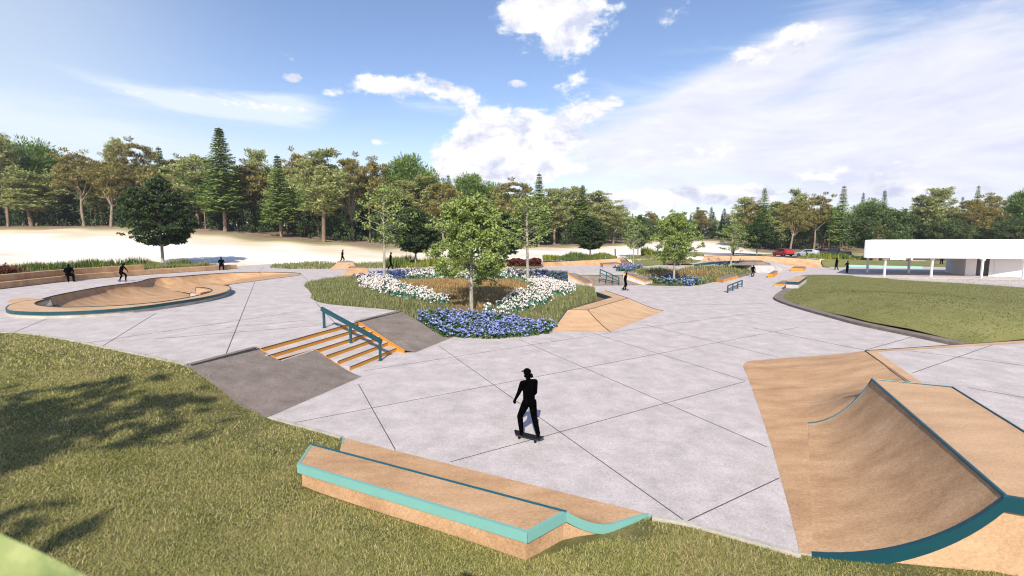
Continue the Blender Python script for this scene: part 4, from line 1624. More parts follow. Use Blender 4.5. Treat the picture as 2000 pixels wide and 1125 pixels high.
# left planting behind the seat walls
inner = offset_line(BENCH_W, 1.5)
n3 = next(i for i, p in enumerate(BENCH_W) if 1000 + F * p.x / p.y > 440)
s_in = offset_line(BENCH_W, 1.25)[:n3]
s_out = offset_line(BENCH_W, 7.5)[:n3]
mid_ = offset_line(BENCH_W, 3.6)[:n3]
_gl = lambda x, y: np.maximum(ground_z(x, y), 1.32)
tall_grass_strip("feather_grass", s_in + mid_[::-1], _gl, "pale feather grass planted behind the long left seat wall", ['meadow_blades'], 15000, .75, .05, 51)
tall_grass_strip("reed_grass", mid_ + s_out[::-1], _gl, "taller yellow green grasses along the back of the left planting", ['reed_blades', 'reed_dark'], 11000, 1.05, .07, 52)
surface("planting_soil", offset_line(BENCH_W, 1.1)[:n3 + 2] + offset_line(BENCH_W, 8.0)[:n3 + 2][::-1], lambda x, y: _gl(x, y) + .02, 'planter_ground', 1.5)['kind'] = 'structure'
# strip behind the plaza, centre left
S1 = [at(527, 523.5, ZU), at(560, 525.5, ZU), at(640, 525.5, ZU), at(750, 524, ZU), at(757, 516, ZU), at(640, 516, ZU), at(560, 516.5, ZU), at(535, 519, ZU)]
tall_grass_strip("feather_grass", S1, ZFU, "low feather grass strip behind the two tan ramps", ['meadow_blades'], 5200, .62, .07, 53)
S2 = [at(750, 524, ZU), at(900, 521.5, ZU), at(960, 521, ZU), at(970, 514, ZU), at(850, 514.5, ZU), at(757, 516, ZU)]
tall_grass_strip("reed_grass", S2, ZFU, "dark and yellow reed grass behind the walking person and dark tree", ['reed_blades', 'reed_dark'], 5200, 1.45, .075, 54)
S3 = [on_ground(px, y) for px, y in [(1060, 66.5), (1120, 68.5), (1205, 72), (1205, 75), (1120, 72.5), (1060, 71)]]
tall_grass_strip("reed_grass", S3, lambda x, y: np.full_like(x, 1.5), "bright yellow green reeds above the tan wall left of the walking woman", ['reed_blades', 'reed_dark'], 3600, 1.05, .08, 55)
S4 = [on_ground(px, y) for px, y in [(1252, 75), (1305, 76), (1335, 78), (1335, 82), (1290, 82), (1252, 80)]]
tall_grass_strip("reed_grass", S4, lambda x, y: ground_z(x, y) + .1, "yellow green reed clump behind the pale tree in the smaller planter", ['reed_blades', 'reed_dark'], 2600, 1.4, .09, 56)
S5 = [on_ground(px, y) for px, y in [(1220, 72.5), (1262, 71.5), (1330, 77), (1375, 78), (1372, 82), (1340, 80), (1290, 76), (1240, 76)]]
tall_grass_strip("feather_grass", S5, lambda x, y: np.maximum(ground_z(x, y), .95), "soft green grass slope under the two plaza trees right of the tan wall", ['meadow_blades'], 3600, .55, .09, 57)
S6 = [on_ground(px, y) for px, y in [(1600, 80.5), (1640, 83), (1700, 85), (1700, 89), (1640, 89), (1560, 88)]]
tall_grass_strip("reed_grass", S6, lambda x, y: ground_z(x, y), "dark and light reed bed left of the white canopy", ['reed_blades', 'reed_dark'], 3400, 1.3, .10, 58)
S7 = [on_ground(px, y) for px, y in [(1610, 79.5), (1700, 83), (1850, 83), (1850, 87), (1700, 87), (1600, 84)]]
tall_grass_strip("feather_grass", S7, lambda x, y: ground_z(x, y), "pale grass strip beyond the turquoise kerb under the canopy", ['meadow_blades'], 3000, .16, .1, 59)

# oval lawn and red hedge
def build_oval():
    pts = smooth_line([(905, 521), (930, 525.5), (980, 527.5), (1030, 526), (1058, 521.5), (1052, 517), (1000, 515.5), (940, 516.5)], 4, True)
    P = [at(px, py, ZU + .02) for px, py in pts]
    m = MB()
    m.prism(P, ZU - .02, 'mound_grass')
    o = m.build("oval_lawn")
    o['kind'] = 'structure'
    m = MB()
    m.ribbon([p + Vector((0, 0, -.01)) for p in P[:len(P) * 5 // 8]], .28, .14, 'kerb_grey')
    o = m.build("kerb_strip")
    o['kind'] = 'structure'
    rng = np.random.default_rng(61)
    hp = [at(945, 522, ZU), at(1055, 520.5, ZU), at(1058, 516.8, ZU), at(945, 517.6, ZU)]
    Pn = scatter(hp, 5200, rng)
    Z = ZU + rng.uniform(.05, 1.0, len(Pn)) * (.85 + .12 * np.sin(Pn[:, 0] * 2.4))
    C = np.concatenate([Pn, Z[:, None]], 1)
    U = rand_dirs(len(C), rng, .2) * .15
    V, Fc = diamonds(C, U, perp(U, rng) * .08)
    o = link("hedge", raw_mesh("hedge", V, Fc, ['red_leaves']))
    tag(o, "low dark red hedge on the oval lawn behind the teal flat rail", "hedge")
    rng = np.random.default_rng(62)
    p0 = at(8, 531.5, 1.9)
    C = np.array(p0) + rng.normal(0, 1, (900, 3)) * [.7, .5, .16] + [-1.3, .6, .15]
    U = rand_dirs(900, rng, .2) * .13
    V, Fc = diamonds(C, U, perp(U, rng) * .06)
    o = link("shrub", raw_mesh("shrub", V, Fc, ['red_leaves']))
    tag(o, "small dark red shrub above the seat wall at the left edge of the planting", "shrub")

build_oval()

# ------------------------------------------------------------------ small ramps and features
def wedge(name, label, top, base, zt, zb, mat, trim='dark_trim', rimw=.05):
    """flat-topped launch ramp: top quad pixels (at zt), base polygon pixels (at zb), same count"""
    T = [at(px, py, zt) for px, py in top]
    B = [at(px, py, zb) for px, py in base]
    c = sum(B, Vector()) / len(B)
    t = thing(name, label, "skate ramp", (c.x, c.y, zb))
    m = MB()
    n = len(T)
    m.face(T, mat)
    for i in range(n):
        j = (i + 1) % n
        mids = []
        rows = []
        for s in range(6):
            u = s / 5
            z = zb + (zt - zb) * (1 - u) ** 1.45
            a, b = T[i].lerp(B[i], u), T[j].lerp(B[j], u)
            a.z = b.z = z
            rows.append([a, b])
        m.loft(rows, mat)
    m.build("slope", t)
    m = MB()
    L = [p + Vector((0, 0, .012)) for p in T]
    m.tube(L + [L[0]], rimw / 2, trim, 5)
    m.build("edge_trim", t)
    return t

wedge("launch_ramp", "pale tan launch ramp in front of the jogger", [(659, 512.3), (689, 511.6), (688, 510.2), (661, 510.6)], [(640, 527), (701, 527.5), (703, 521), (650, 520.5)], ZU + .75, ZU, 'tan_deck')
wedge("launch_ramp", "darker tan launch ramp beside the violet flowers and slim tree", [(681, 523.5), (715, 522.8), (712, 520.5), (684, 521)], [(664, 542), (731, 541.5), (728, 532), (676, 533)], ZU + .75, ZU, 'tan')

def build_wing_ramp():
    h = .7
    A, B, C, D = at(1108, 605.5, h), at(1147.5, 605.5, h), at(1226.5, 582.5, h), at(1182, 567.5, h)
    E_, Fp = at(1164.5, 570.5, h), at(1195.5, 580.5, h)
    G, H_, I_ = at(1072, 648, .004), at(1192, 648, .004), at(1296, 607.5, .004)
    t = thing("hip_ramp", "tan two sided hip ramp with teal inner edge at the planter's right end", "skate ramp", (*xy(C), 0))
    m = MB()
    m.face([A, B, C, Fp], 'tan_deck')
    m.face([C, D, E_, Fp], 'tan_deck')
    m.build("deck", t)
    def curved(a0, b0, a1, b1, mat, mb):
        rows = []
        for s in range(8):
            u = s / 7
            z = h * (1 - u) ** 1.35 + .004
            p, q = a0.lerp(a1, u), b0.lerp(b1, u)
            p.z = q.z = z
            rows.append([p, p.lerp(q, .5), q])
        mb.loft(rows, mat)
        return [r[0] for r in rows], [r[-1] for r in rows]
    m = MB()
    l1, r1 = curved(A, B, G, H_, 'tan_deck', m)
    l2, r2 = curved(B, C, H_, I_, 'tan_deck', m)
    for ps in (l1, r2):
        for a, b in zip(ps[:-1], ps[1:]):
            m.face([a, b, Vector((b.x, b.y, -.05)), Vector((a.x, a.y, -.05))], 'tan')
    m.face([C, D, Vector((D.x, D.y, 0)), Vector((C.x, C.y, 0))], 'tan')
    m.face([D, E_, Vector((E_.x, E_.y, 0)), Vector((D.x, D.y, 0))], 'tan')
    for a, b in ((E_, Fp), (Fp, A)):
        m.face([a - Vector((0, 0, .02)), b - Vector((0, 0, .02)), Vector((b.x, b.y, 0)), Vector((a.x, a.y, 0))], 'tan')
    m.build("slope", t)
    m = MB()
    dn = (Fp - E_).normalized()
    out = Vector((dn.y, -dn.x, 0))
    m.prism([E_ + out * .02 + Vector((0, 0, .006)), Fp + out * .02 + Vector((0, 0, .006)), Fp - out * .05 + Vector((0, 0, .006)), E_ - out * .05 + Vector((0, 0, .006))], h - .26, 'teal')
    m.build("edge_band", t)
    m = MB()
    m.tube([p + Vector((0, 0, .012)) for p in l1], .03, 'teal', 6)
    m.build("side_trim", t)
    m = MB()
    up = Vector((0, 0, .012))
    for ps in ([A, B], [B, C], l2, [D, C] + r2[1:], [Fp, A]):
        m.tube([p + up for p in ps], .018, 'dark_trim', 5)
    m.build("edge_trim", t)

build_wing_ramp()

def slab_ledge(name, label, top, zt, zb, mtop, mband, mside, band=.16, cat="ledge", group=None, inset=.03, ztops=None):
    """low ledge: top polygon pixels, at height zt, band round the rim, body to zb"""
    zts = ztops or [zt] * len(top)
    T = [at(px, py, z) for (px, py), z in zip(top, zts)]
    c = sum(T, Vector()) / len(T)
    t = thing(name, label, cat, (c.x, c.y, zb), group=group)
    area = sum(T[i].x * T[(i + 1) % len(T)].y - T[(i + 1) % len(T)].x * T[i].y for i in range(len(T)))
    if area < 0:
        T.reverse()
    n = len(T)
    ins = []
    for i in range(n):
        p = T[i]
        d = Vector((c.x - p.x, c.y - p.y, 0)).normalized()
        ins.append(p + d * .09)
    m = MB()
    m.face([p + Vector((0, 0, .003)) for p in ins], mtop)
    m.build("deck", t)
    m = MB()
    for i in range(n):
        j = (i + 1) % n
        a, b = T[i], T[j]
        dz = Vector((0, 0, -band))
        m.face([a, b, b + dz, a + dz][::-1], mband)
        m.face([a, b, ins[j], ins[i]], mband)
        m.face([a + dz, b + dz, ins[j] + dz, ins[i] + dz], mband)
    m.build("edge_band", t)
    m = MB()
    body = [p + Vector((c.x - p.x, c.y - p.y, 0)).normalized() * inset - Vector((0, 0, band - .01)) for p in T]
    m.prism(body, zb - .05, mside)
    m.build("body", t)
    return t

slab_ledge("hubba_ledge", "orange edged sloping hubba ledge left of the teal double rail", [(1109, 533), (1123, 533), (1157, 549), (1157.5, 552), (1142, 553), (1109, 535.5)],
           0, 0, 'grey_bank', 'orange', 'concrete', .11, ztops=[1.25, 1.25, .42, .42, .42, 1.22])
slab_ledge("hubba_ledge", "orange edged sloping hubba ledge right of the teal double rail", [(1217, 531), (1231, 531), (1274, 546), (1274.5, 548), (1258, 549), (1217, 533)],
           0, 0, 'grey_bank', 'orange', 'concrete', .12, ztops=[1.2, 1.2, .42, .42, .42, 1.17])

def build_mid_bank():
    t = thing("grey_bank", "smooth dark grey bank between the two orange edged hubba ledges", "skate bank", (*xy(at(1190, 548, 0)), 0))
    a, b = at(1110, 537.5, .9), at(1246, 537.5, .9)
    c, d = at(1150, 558, .004), at(1264, 557, .004)
    m = MB()
    rows = []
    for s in range(7):
        u = s / 6
        p, q = a.lerp(c, u), b.lerp(d, u)
        p.z = q.z = .9 * (1 - u) ** 1.2 + .004
        rows.append([p, p.lerp(q, .5), q])
    m.loft(rows, 'grey_bank')
    m.build("bank_slope", t)
    m = MB()
    m.tube([a + Vector((0, 0, .01)), b + Vector((0, 0, .01))], .04, 'dark_trim', 5)
    m.build("top_lip", t)

build_mid_bank()

def rail(name, label, P, hgt, mat, double=True, r=.04, nposts=4, rise=0.0):
    """P: list of two ground points; flat or sloping rail"""
    a, b = P
    t = thing(name, label, "grind rail", (*xy((a + b) / 2), min(a.z, b.z)))
    m = MB()
    up = Vector((0, 0, hgt))
    m.bar(a + up, b + up, r * 2, r * 2, mat)
    m.build("top_rail", t)
    if double:
        m = MB()
        m.bar(a + up * .52, b + up * .52, r * 1.6, r * 1.6, mat)
        m.build("lower_rail", t)
    for i in range(nposts):
        p = a.lerp(b, i / (nposts - 1))
        m = MB()
        m.bar(p, p + up, r * 1.8, r * 1.8, mat)
        m.bar(p, p + Vector((0, 0, .012)), .16, .16, mat)
        m.build("post", t)
    return t

rail("double_rail", "teal double rail sloping down the grey bank between the hubbas", [at(1172, 540.5, .9), at(1208.5, 556.5, .06)], .72, 'teal', True, .05, 4)
rail("flat_rail", "teal flat rail with a lower bar standing alone on the open plaza", [at(1421, 572, 0), at(1449, 560, 0)], .62, 'teal', True, .045, 4)
rail("flat_rail", "long low dark teal rail behind the big planter tree", [at(870, 525.6, ZU), at(976, 527.4, ZU)], .5, 'teal', True, .04, 5)

slab_ledge("manual_pad", "orange edged grey manual pad along the smaller planter's grass", [(1398, 543.5), (1413, 545.5), (1442, 538.2), (1442, 536.6), (1421, 536)], .42, 0, 'grey_bank', 'orange', 'concrete', .26)
slab_ledge("grind_box", "narrow orange sided grind box alone in the middle of the far plaza", [(1499.5, 535), (1510, 535.5), (1519.5, 529), (1512, 528)], .45, 0, 'grey_bank', 'orange', 'orange', .3)
slab_ledge("manual_pad", "wide orange faced pad near the long tan wall", [(1544.5, 524), (1569, 524.5), (1575, 520.3), (1551, 520)], .38, 0, 'grey_bank', 'orange', 'orange', .28)
slab_ledge("manual_pad", "small orange edged grey pad touching the teal sided box", [(1512, 554.5), (1536, 555.5), (1546, 548.5), (1529, 547.5)], .22, 0, 'grey_bank', 'orange', 'concrete', .14)
slab_ledge("grind_box", "tall tan topped box with dark teal edge beside the grass mound kerb", [(1535.5, 550), (1560, 551), (1576, 540), (1556, 539)], .75, 0, 'tan_deck', 'teal', 'concrete', .24)
slab_ledge("corner_ledge", "teal edged tan ledge at the right tip of the smaller planter", [(1473, 521), (1478, 523), (1493, 520), (1491, 518.5), (1480, 519)], .55, 0, 'tan_deck', 'teal', 'concrete_side', .3)
slab_ledge("bent_ledge", "orange edged angled ledge in front of the tan wall and grass slope", [(1172, 513.2), (1178, 515.2), (1200, 513.3), (1226, 518), (1232, 517.6), (1203, 511.9)], 0, ZU, 'grey_bank', 'orange', 'concrete', .14,
           ztops=[ZU + .5, ZU + .5, ZU + .5, ZU + .25, ZU + .25, ZU + .5])

def build_kerbs():
    t = thing("planter_kerb", "long dark teal kerb along the far side of the smaller planter", "kerb", (*xy(at(1410, 517, ZU)), ZU))
    pts = smooth_line([(1358, 520), (1375, 517.5), (1410, 514), (1440, 513.2), (1462, 515.5)], 4)
    m = MB()
    m.ribbon([at(px, py, ZU + .02) for px, py in pts], .35, .28, 'teal')
    m.build("kerb_body", t)
    m = MB()
    pts = smooth_line([(1400, 550), (1442, 542), (1478, 531), (1484, 527)], 3)
    m.ribbon([at(px, py, 0.0) for px, py in pts], .35, .16, 'kerb_grey')
    o = m.build("kerb_strip")
    o['kind'] = 'structure'

build_kerbs()

wedge("pyramid_ramp", "dark grey flat topped pyramid ramp in front of the long tan wall", [(1449, 511.3), (1490, 511.8), (1487, 509.2), (1456, 509.0)], [(1426, 518.2), (1506, 518.2), (1503, 513.2), (1440, 513.2)], ZU + .42, ZU, 'grey_bank')
wedge("low_bank", "low pale tan bank behind the standing skater in the purple cap", [(1306, 511.5), (1340, 511.5), (1338, 510.6), (1309, 510.6)], [(1288, 517.5), (1360, 517.3), (1352, 513.5), (1300, 513.5)], ZU + .5, ZU, 'tan')

def build_walls():
    # tan retaining wall with a sloping right end
    t = thing("retaining_wall", "tan retaining wall below the bright reeds, sloping down at its right end", "wall", (*xy(at(1150, 519, ZU)), ZU))
    base = [at(1060, 521, ZU), at(1120, 518.8, ZU), at(1180, 517, ZU), at(1236, 516.8, ZU)]
    zt = [1.5, 1.55, 1.7, 1.72, .92]
    top = [Vector((p.x + .05, p.y + .25, z)) for p, z in zip(base, [1.5, 1.55, 1.68])]
    b3 = at(1219, 516.8, ZU)
    pts = [base[0], base[1], base[2], b3, base[3]]
    tops = [Vector((p.x, p.y + .25, z)) for p, z in zip(pts, [1.5, 1.55, 1.68, 1.85, .93])]
    m = MB()
    for i in range(4):
        a, b, c, d = pts[i], pts[i + 1], tops[i + 1], tops[i]
        m.face([a - Vector((0, 0, .1)), b - Vector((0, 0, .1)), c, d], 'tan')
        m.face([d, c, c + Vector((0, .8, 0)), d + Vector((0, .8, 0))], 'tan_deck')
    m.face([pts[0] - Vector((0, 0, .1)), tops[0], tops[0] + Vector((0, .8, 0)), pts[0] + Vector((0, 1.0, -.1))], 'tan')
    m.build("wall_face", t)
    m = MB()
    m.tube([p + Vector((0, 0, .02)) for p in tops], .05, 'dark_trim', 5)
    m.build("top_trim", t)
    # long wave wall
    t = thing("wave_wall", "long tan wall with a curved face below the parking road", "wall", (*xy(at(1490, 515, .4)), .2))
    P = [(1364, 511.5, 73.5, .9), (1400, 511, 74.2, .9), (1450, 511, 75, .75), (1500, 513.5, 75.3, .4), (1550, 517.5, 75.4, .1), (1607, 521.5, 75, 0)]
    tp = [(1376, 500.3), (1405, 499.6), (1450, 499.2), (1500, 500.3), (1550, 503.5), (1601, 507.5)]
    rows = []
    for (px, py, y, z), (tx, ty) in zip(P, tp):
        a = at_y(px, py, y)
        b = at_y(tx, ty, y + 1.3)
        row = []
        for s in range(7):
            u = s / 6
            q = a.lerp(b, u)
            q.z = a.z + (b.z - a.z) * u ** 1.5
            row.append(q)
        rows.append([a - Vector((0, 0, .6))] + row)
    m = MB()
    m.loft(rows, 'tan')
    tops = [r[-1] for r in rows]
    for a, b in zip(tops[:-1], tops[1:]):
        m.face([a, b, b + Vector((0, .7, 0)), a + Vector((0, .7, 0))], 'tan_deck')
    m.face(rows[-1][::-1] + [rows[-1][0] + Vector((0, 2, 0)), tops[-1] + Vector((0, .7, 0))], 'tan')
    m.build("wall_face", t)
    m = MB()
    m.tube([p + Vector((0, 0, .02)) for p in tops], .06, 'dark_trim', 5)
    m.build("top_trim", t)

build_walls()

# ------------------------------------------------------------------ grass mound, right
MOUND = [(1900, 672), (1868, 666), (1800, 652), (1700, 632), (1640, 617), (1580, 601), (1545, 590), (1530, 583), (1531, 577), (1545, 566), (1562, 553), (1573, 541), (1582, 538.5), (1600, 537.5), (1640, 538), (1665, 539)]

def build_mound():
    edge = smooth_line(MOUND, 4)
    E3 = [at(px, py, .12) for px, py in edge]
    back = [Vector((*xy(at(1700, 542.4, .0)), .0)), Vector((*xy(at(1850, 544.4, 0)), .0)), Vector((*xy(at(2000, 547.2, 0)), .0)), Vector((*xy(at(2200, 550.6, 0)), .0)), Vector((*xy(at(2300, 620, 0)), .1)), Vector((*xy(at(2150, 655, 0)), .15))]
    poly = E3 + back
    pts = [(p.x, p.y, .14) for p in E3[::2]] + [(p.x, p.y, p.z) for p in back]
    for px, py, z in [(1600, 575, .75), (1700, 600, .85), (1800, 620, .8), (1900, 630, .7), (1750, 570, .45), (1650, 557, .3), (1900, 580, .5), (2050, 600, .5)]:
        pts.append((*xy(at(px, py, z)), z))
    tp = TPS(pts)
    o = surface("grass_mound", poly, lambda x, y: tp(x, y), 'mound_grass', 1.0)
    o['kind'] = 'structure'
    rng = np.random.default_rng(71)
    P = scatter(poly, 60000, rng)
    n = len(P)
    V, Fc = blades(P, tp(P[:, 0], P[:, 1]) - .005, rng.uniform(.04, .09, n), rng.uniform(.02, .045, n), rng.uniform(.5, .97, n), rng)
    stuff_mesh("mound_turf", V, Fc, ['turf_blades'], label="short olive turf on the mound in front of the white canopy", cat="grass")
    m = MB()
    m.ribbon([p + Vector((0, 0, -.12)) for p in offset_line(E3, .30)], .62, .15, 'kerb_grey')
    o = m.build("mound_kerb")
    o['kind'] = 'structure'

build_mound()

# ------------------------------------------------------------------ white canopy building
def build_pavilion():
    O = at_y(1690, 503, 57.2)
    zb, zt = 2.3, 4.40
    Q = at_y(2000, 505, 54.8)
    e1 = Vector((Q.x - O.x, Q.y - O.y, 0)).normalized()
    e2 = Vector((-e1.y, e1.x, 0))
    t = thing("pavilion", "white flat roofed pavilion with deep fascia and slim white columns on the right", "building", (O.x, O.y, 0))
    def P(u, v, z):
        return Vector((O.x, O.y, 0)) + e1 * u + e2 * v + Vector((0, 0, z))
    Lr, Dr = 34, 8.6
    # slightly bowed front edge
    front = [(-.0, .35), (.12, .12), (.35, 0), (5, -.12), (10, -.2), (16, -.22), (22, -.2), (34, .1)]
    top = [P(u, v, zt + .012 * u * (u < 8) + .09 * (u >= 8)) for u, v in front] + [P(Lr, Dr, zt + .09), P(5.6, Dr, zt), P(5.1, Dr - .3, zt)]
    m = MB()
    m.prism(top, zb, 'white_paint', 'white_paint')
    m.build("roof", t, bevel=.04)
    m = MB()
    inn = [P(u + .25 * (i < 2), v + .25, zb - .001) for i, (u, v) in enumerate(front)] + [P(Lr - .2, Dr - .25, zb), P(5.7, Dr - .3, zb)]
    m.prism([Vector((p.x, p.y, zb + .0)) for p in inn], zb - .06, 'wall_paint')
    m.build("soffit", t)
    for px, py in [(1726.5, 540.3), (1818, 541.6), (1916, 543.6), (1997, 545.2)]:
        p = at(px, py)
        m = MB()
        m.bar(Vector((p.x, p.y, 0)), Vector((p.x, p.y, zb - .1)), .17, .17, 'white_paint')
        m.bar(Vector((p.x, p.y, 0)), Vector((p.x, p.y, .03)), .26, .26, 'column_paint')
        m.bar(Vector((p.x, p.y, zb - .22)), Vector((p.x, p.y, zb - .06)), .32, .32, 'column_paint')
        m.build("column", t)
    for px, py in [(1693.5, 533), (1774, 534.5)]:
        p = at(px, py)
        m = MB()
        m.bar(Vector((p.x, p.y, 0)), Vector((p.x, p.y, zb - .1)), .20, .20, 'wall_paint')
        m.bar(Vector((p.x, p.y, zb - .2)), Vector((p.x, p.y, zb - .06)), .34, .34, 'wall_paint')
        m.build("column", t)
    # enclosed rooms
    W = [at(1846, 532), at(1884, 538.8), at(1905, 539.4), at(1906, 536.5), at(1928, 537), at(1930, 540.2), at(2085, 544.6)]
    bk = [P(34, 6.5, 0), P(15.2, 7.6, 0)]
    m = MB()
    m.prism([Vector((p.x, p.y, zb - .055)) for p in W + bk], -.05, 'wall_paint')
    m.build("room_wall", t)
    m = MB()
    a, b = at(1909, 536.6), at(1925, 537)
    nr = Vector((0, -.02, 0))
    m.prism([Vector((*xy(a + nr), 2.05)), Vector((*xy(b + nr), 2.05)), Vector((*xy(b), 2.05)), Vector((*xy(a), 2.05))], .0, 'column_paint')
    m.build("door", t)
    m = MB()
    a, b = at(1940, 540.5), at(1984, 541.7)
    nr = Vector((0, -.03, 0))
    m.prism([Vector((*xy(a + nr), 2.0)), Vector((*xy(b + nr), 2.0)), Vector((*xy(b), 2.0)), Vector((*xy(a), 2.0))], .15, 'column_paint')
    m.build("roller_shutter", t)
    # pad edge
    m = MB()
    m.prism([Vector((*xy(at(1600, 538)), .05)), Vector((*xy(at(1700, 542.6)), .05)), Vector((*xy(at(1850, 544.6)), .05)), Vector((*xy(at(2120, 550)), .05)),
             Vector((95, 55, .05)), Vector((95, 74, .05)), Vector((54, 80, .05))], -.2, 'concrete', 'concrete_side')
    o = m.build("pavilion_pad")
    o['kind'] = 'structure'
    t = thing("turquoise_kerb", "long low turquoise kerb behind the pavilion's shaded floor", "kerb", (*xy(at(1730, 523)), 0))
    m = MB()
    a, b = at(1650, 521.3), at(1801, 525)
    m.bar(Vector((*xy(a), .17)), Vector((*xy(b), .17)), .4, .34, 'aqua')
    m.build("kerb_body", t, bevel=.02)

build_pavilion()

def build_grass_bank():
    # green slope right of the wave wall and beyond the pavilion
    top = [on_ground(px, y) for px, y in [(1604, 79), (1640, 82.5), (1700, 84), (1860, 84)]]
    bot = [at(1607, 521.5), at(1616, 523), at(1640, 523.5), at(1665, 521.2), at(1760, 520.5), at(1870, 524)]
    poly = [Vector((*xy(p), 0)) for p in bot] + [Vector((*xy(p), 0)) for p in top[::-1]]
    tp = TPS([(p.x, p.y, .03) for p in bot] + [(p.x, p.y, p.z + .12) for p in top])
    o = surface("grass_verge", poly, lambda x, y: np.maximum(tp(x, y), .02), 'mound_grass', 1.2)
    o['kind'] = 'structure'
    # sliver between the tan wall and the wave wall
    top = [on_ground(px, y) for px, y in [(1236, 71), (1300, 76), (1372, 77)]]
    bot = [at(1236, 517, ZU), at(1262, 520, ZU), at(1300, 516, ZU), at(1360, 513, ZU), at(1366, 510, ZU)]
    tp2 = TPS([(p.x, p.y, ZU + .03) for p in bot] + [(p.x, p.y, max(p.z, ZU) + .12) for p in top])
    o = surface("grass_verge", [Vector((*xy(p), 0)) for p in bot] + [Vector((*xy(p), 0)) for p in top[::-1]], lambda x, y: np.maximum(tp2(x, y), ZU + .02), 'mound_grass', 1.2)
    o['kind'] = 'structure'

build_grass_bank()

def build_road():
    # parking road along the far edge, follows the terrain
    def strip(name, line, w, lift, mat):
        pts = smooth_line(line, 8)
        rows = []
        P = [Vector((x, y, 0)) for x, y in pts]
        Lf, Rt = offset_line(P, w / 2), offset_line(P, -w / 2)
        m = MB()
        for a, b in zip(Lf, Rt):
            row = []
            for s in range(5):
                p = b.lerp(a, s / 4)
                p.z = gz(p.x, p.y) + lift
                row.append(p)
            rows.append(row)
        m.loft(rows, mat)
        o = m.build(name)
        o['kind'] = 'structure'
    def L(lst):
        return [((px - 1000) / 930 * y, y) for px, y in lst]
    strip("road", L([(1330, 92), (1450, 92), (1600, 93.5), (1720, 93), (1850, 90), (2000, 86), (2200, 80)]), 7.5, .06, 'asphalt')
    strip("road_marking", L([(1360, 97.5), (1500, 97.5), (1610, 98.5), (1720, 98)]), .9, .075, 'line_white')
    strip("road_marking", L([(1330, 87.2), (1420, 87.4)]), .5, .075, 'line_white')
    strip("grass_verge", L([(1300, 101), (1400, 100.5), (1520, 100.8), (1620, 102)]), 3.0, .07, 'mound_grass')
    strip("footpath", L([(1800, 83.5), (1850, 80), (1900, 76)]), 4.0, .07, 'concrete')

build_road()

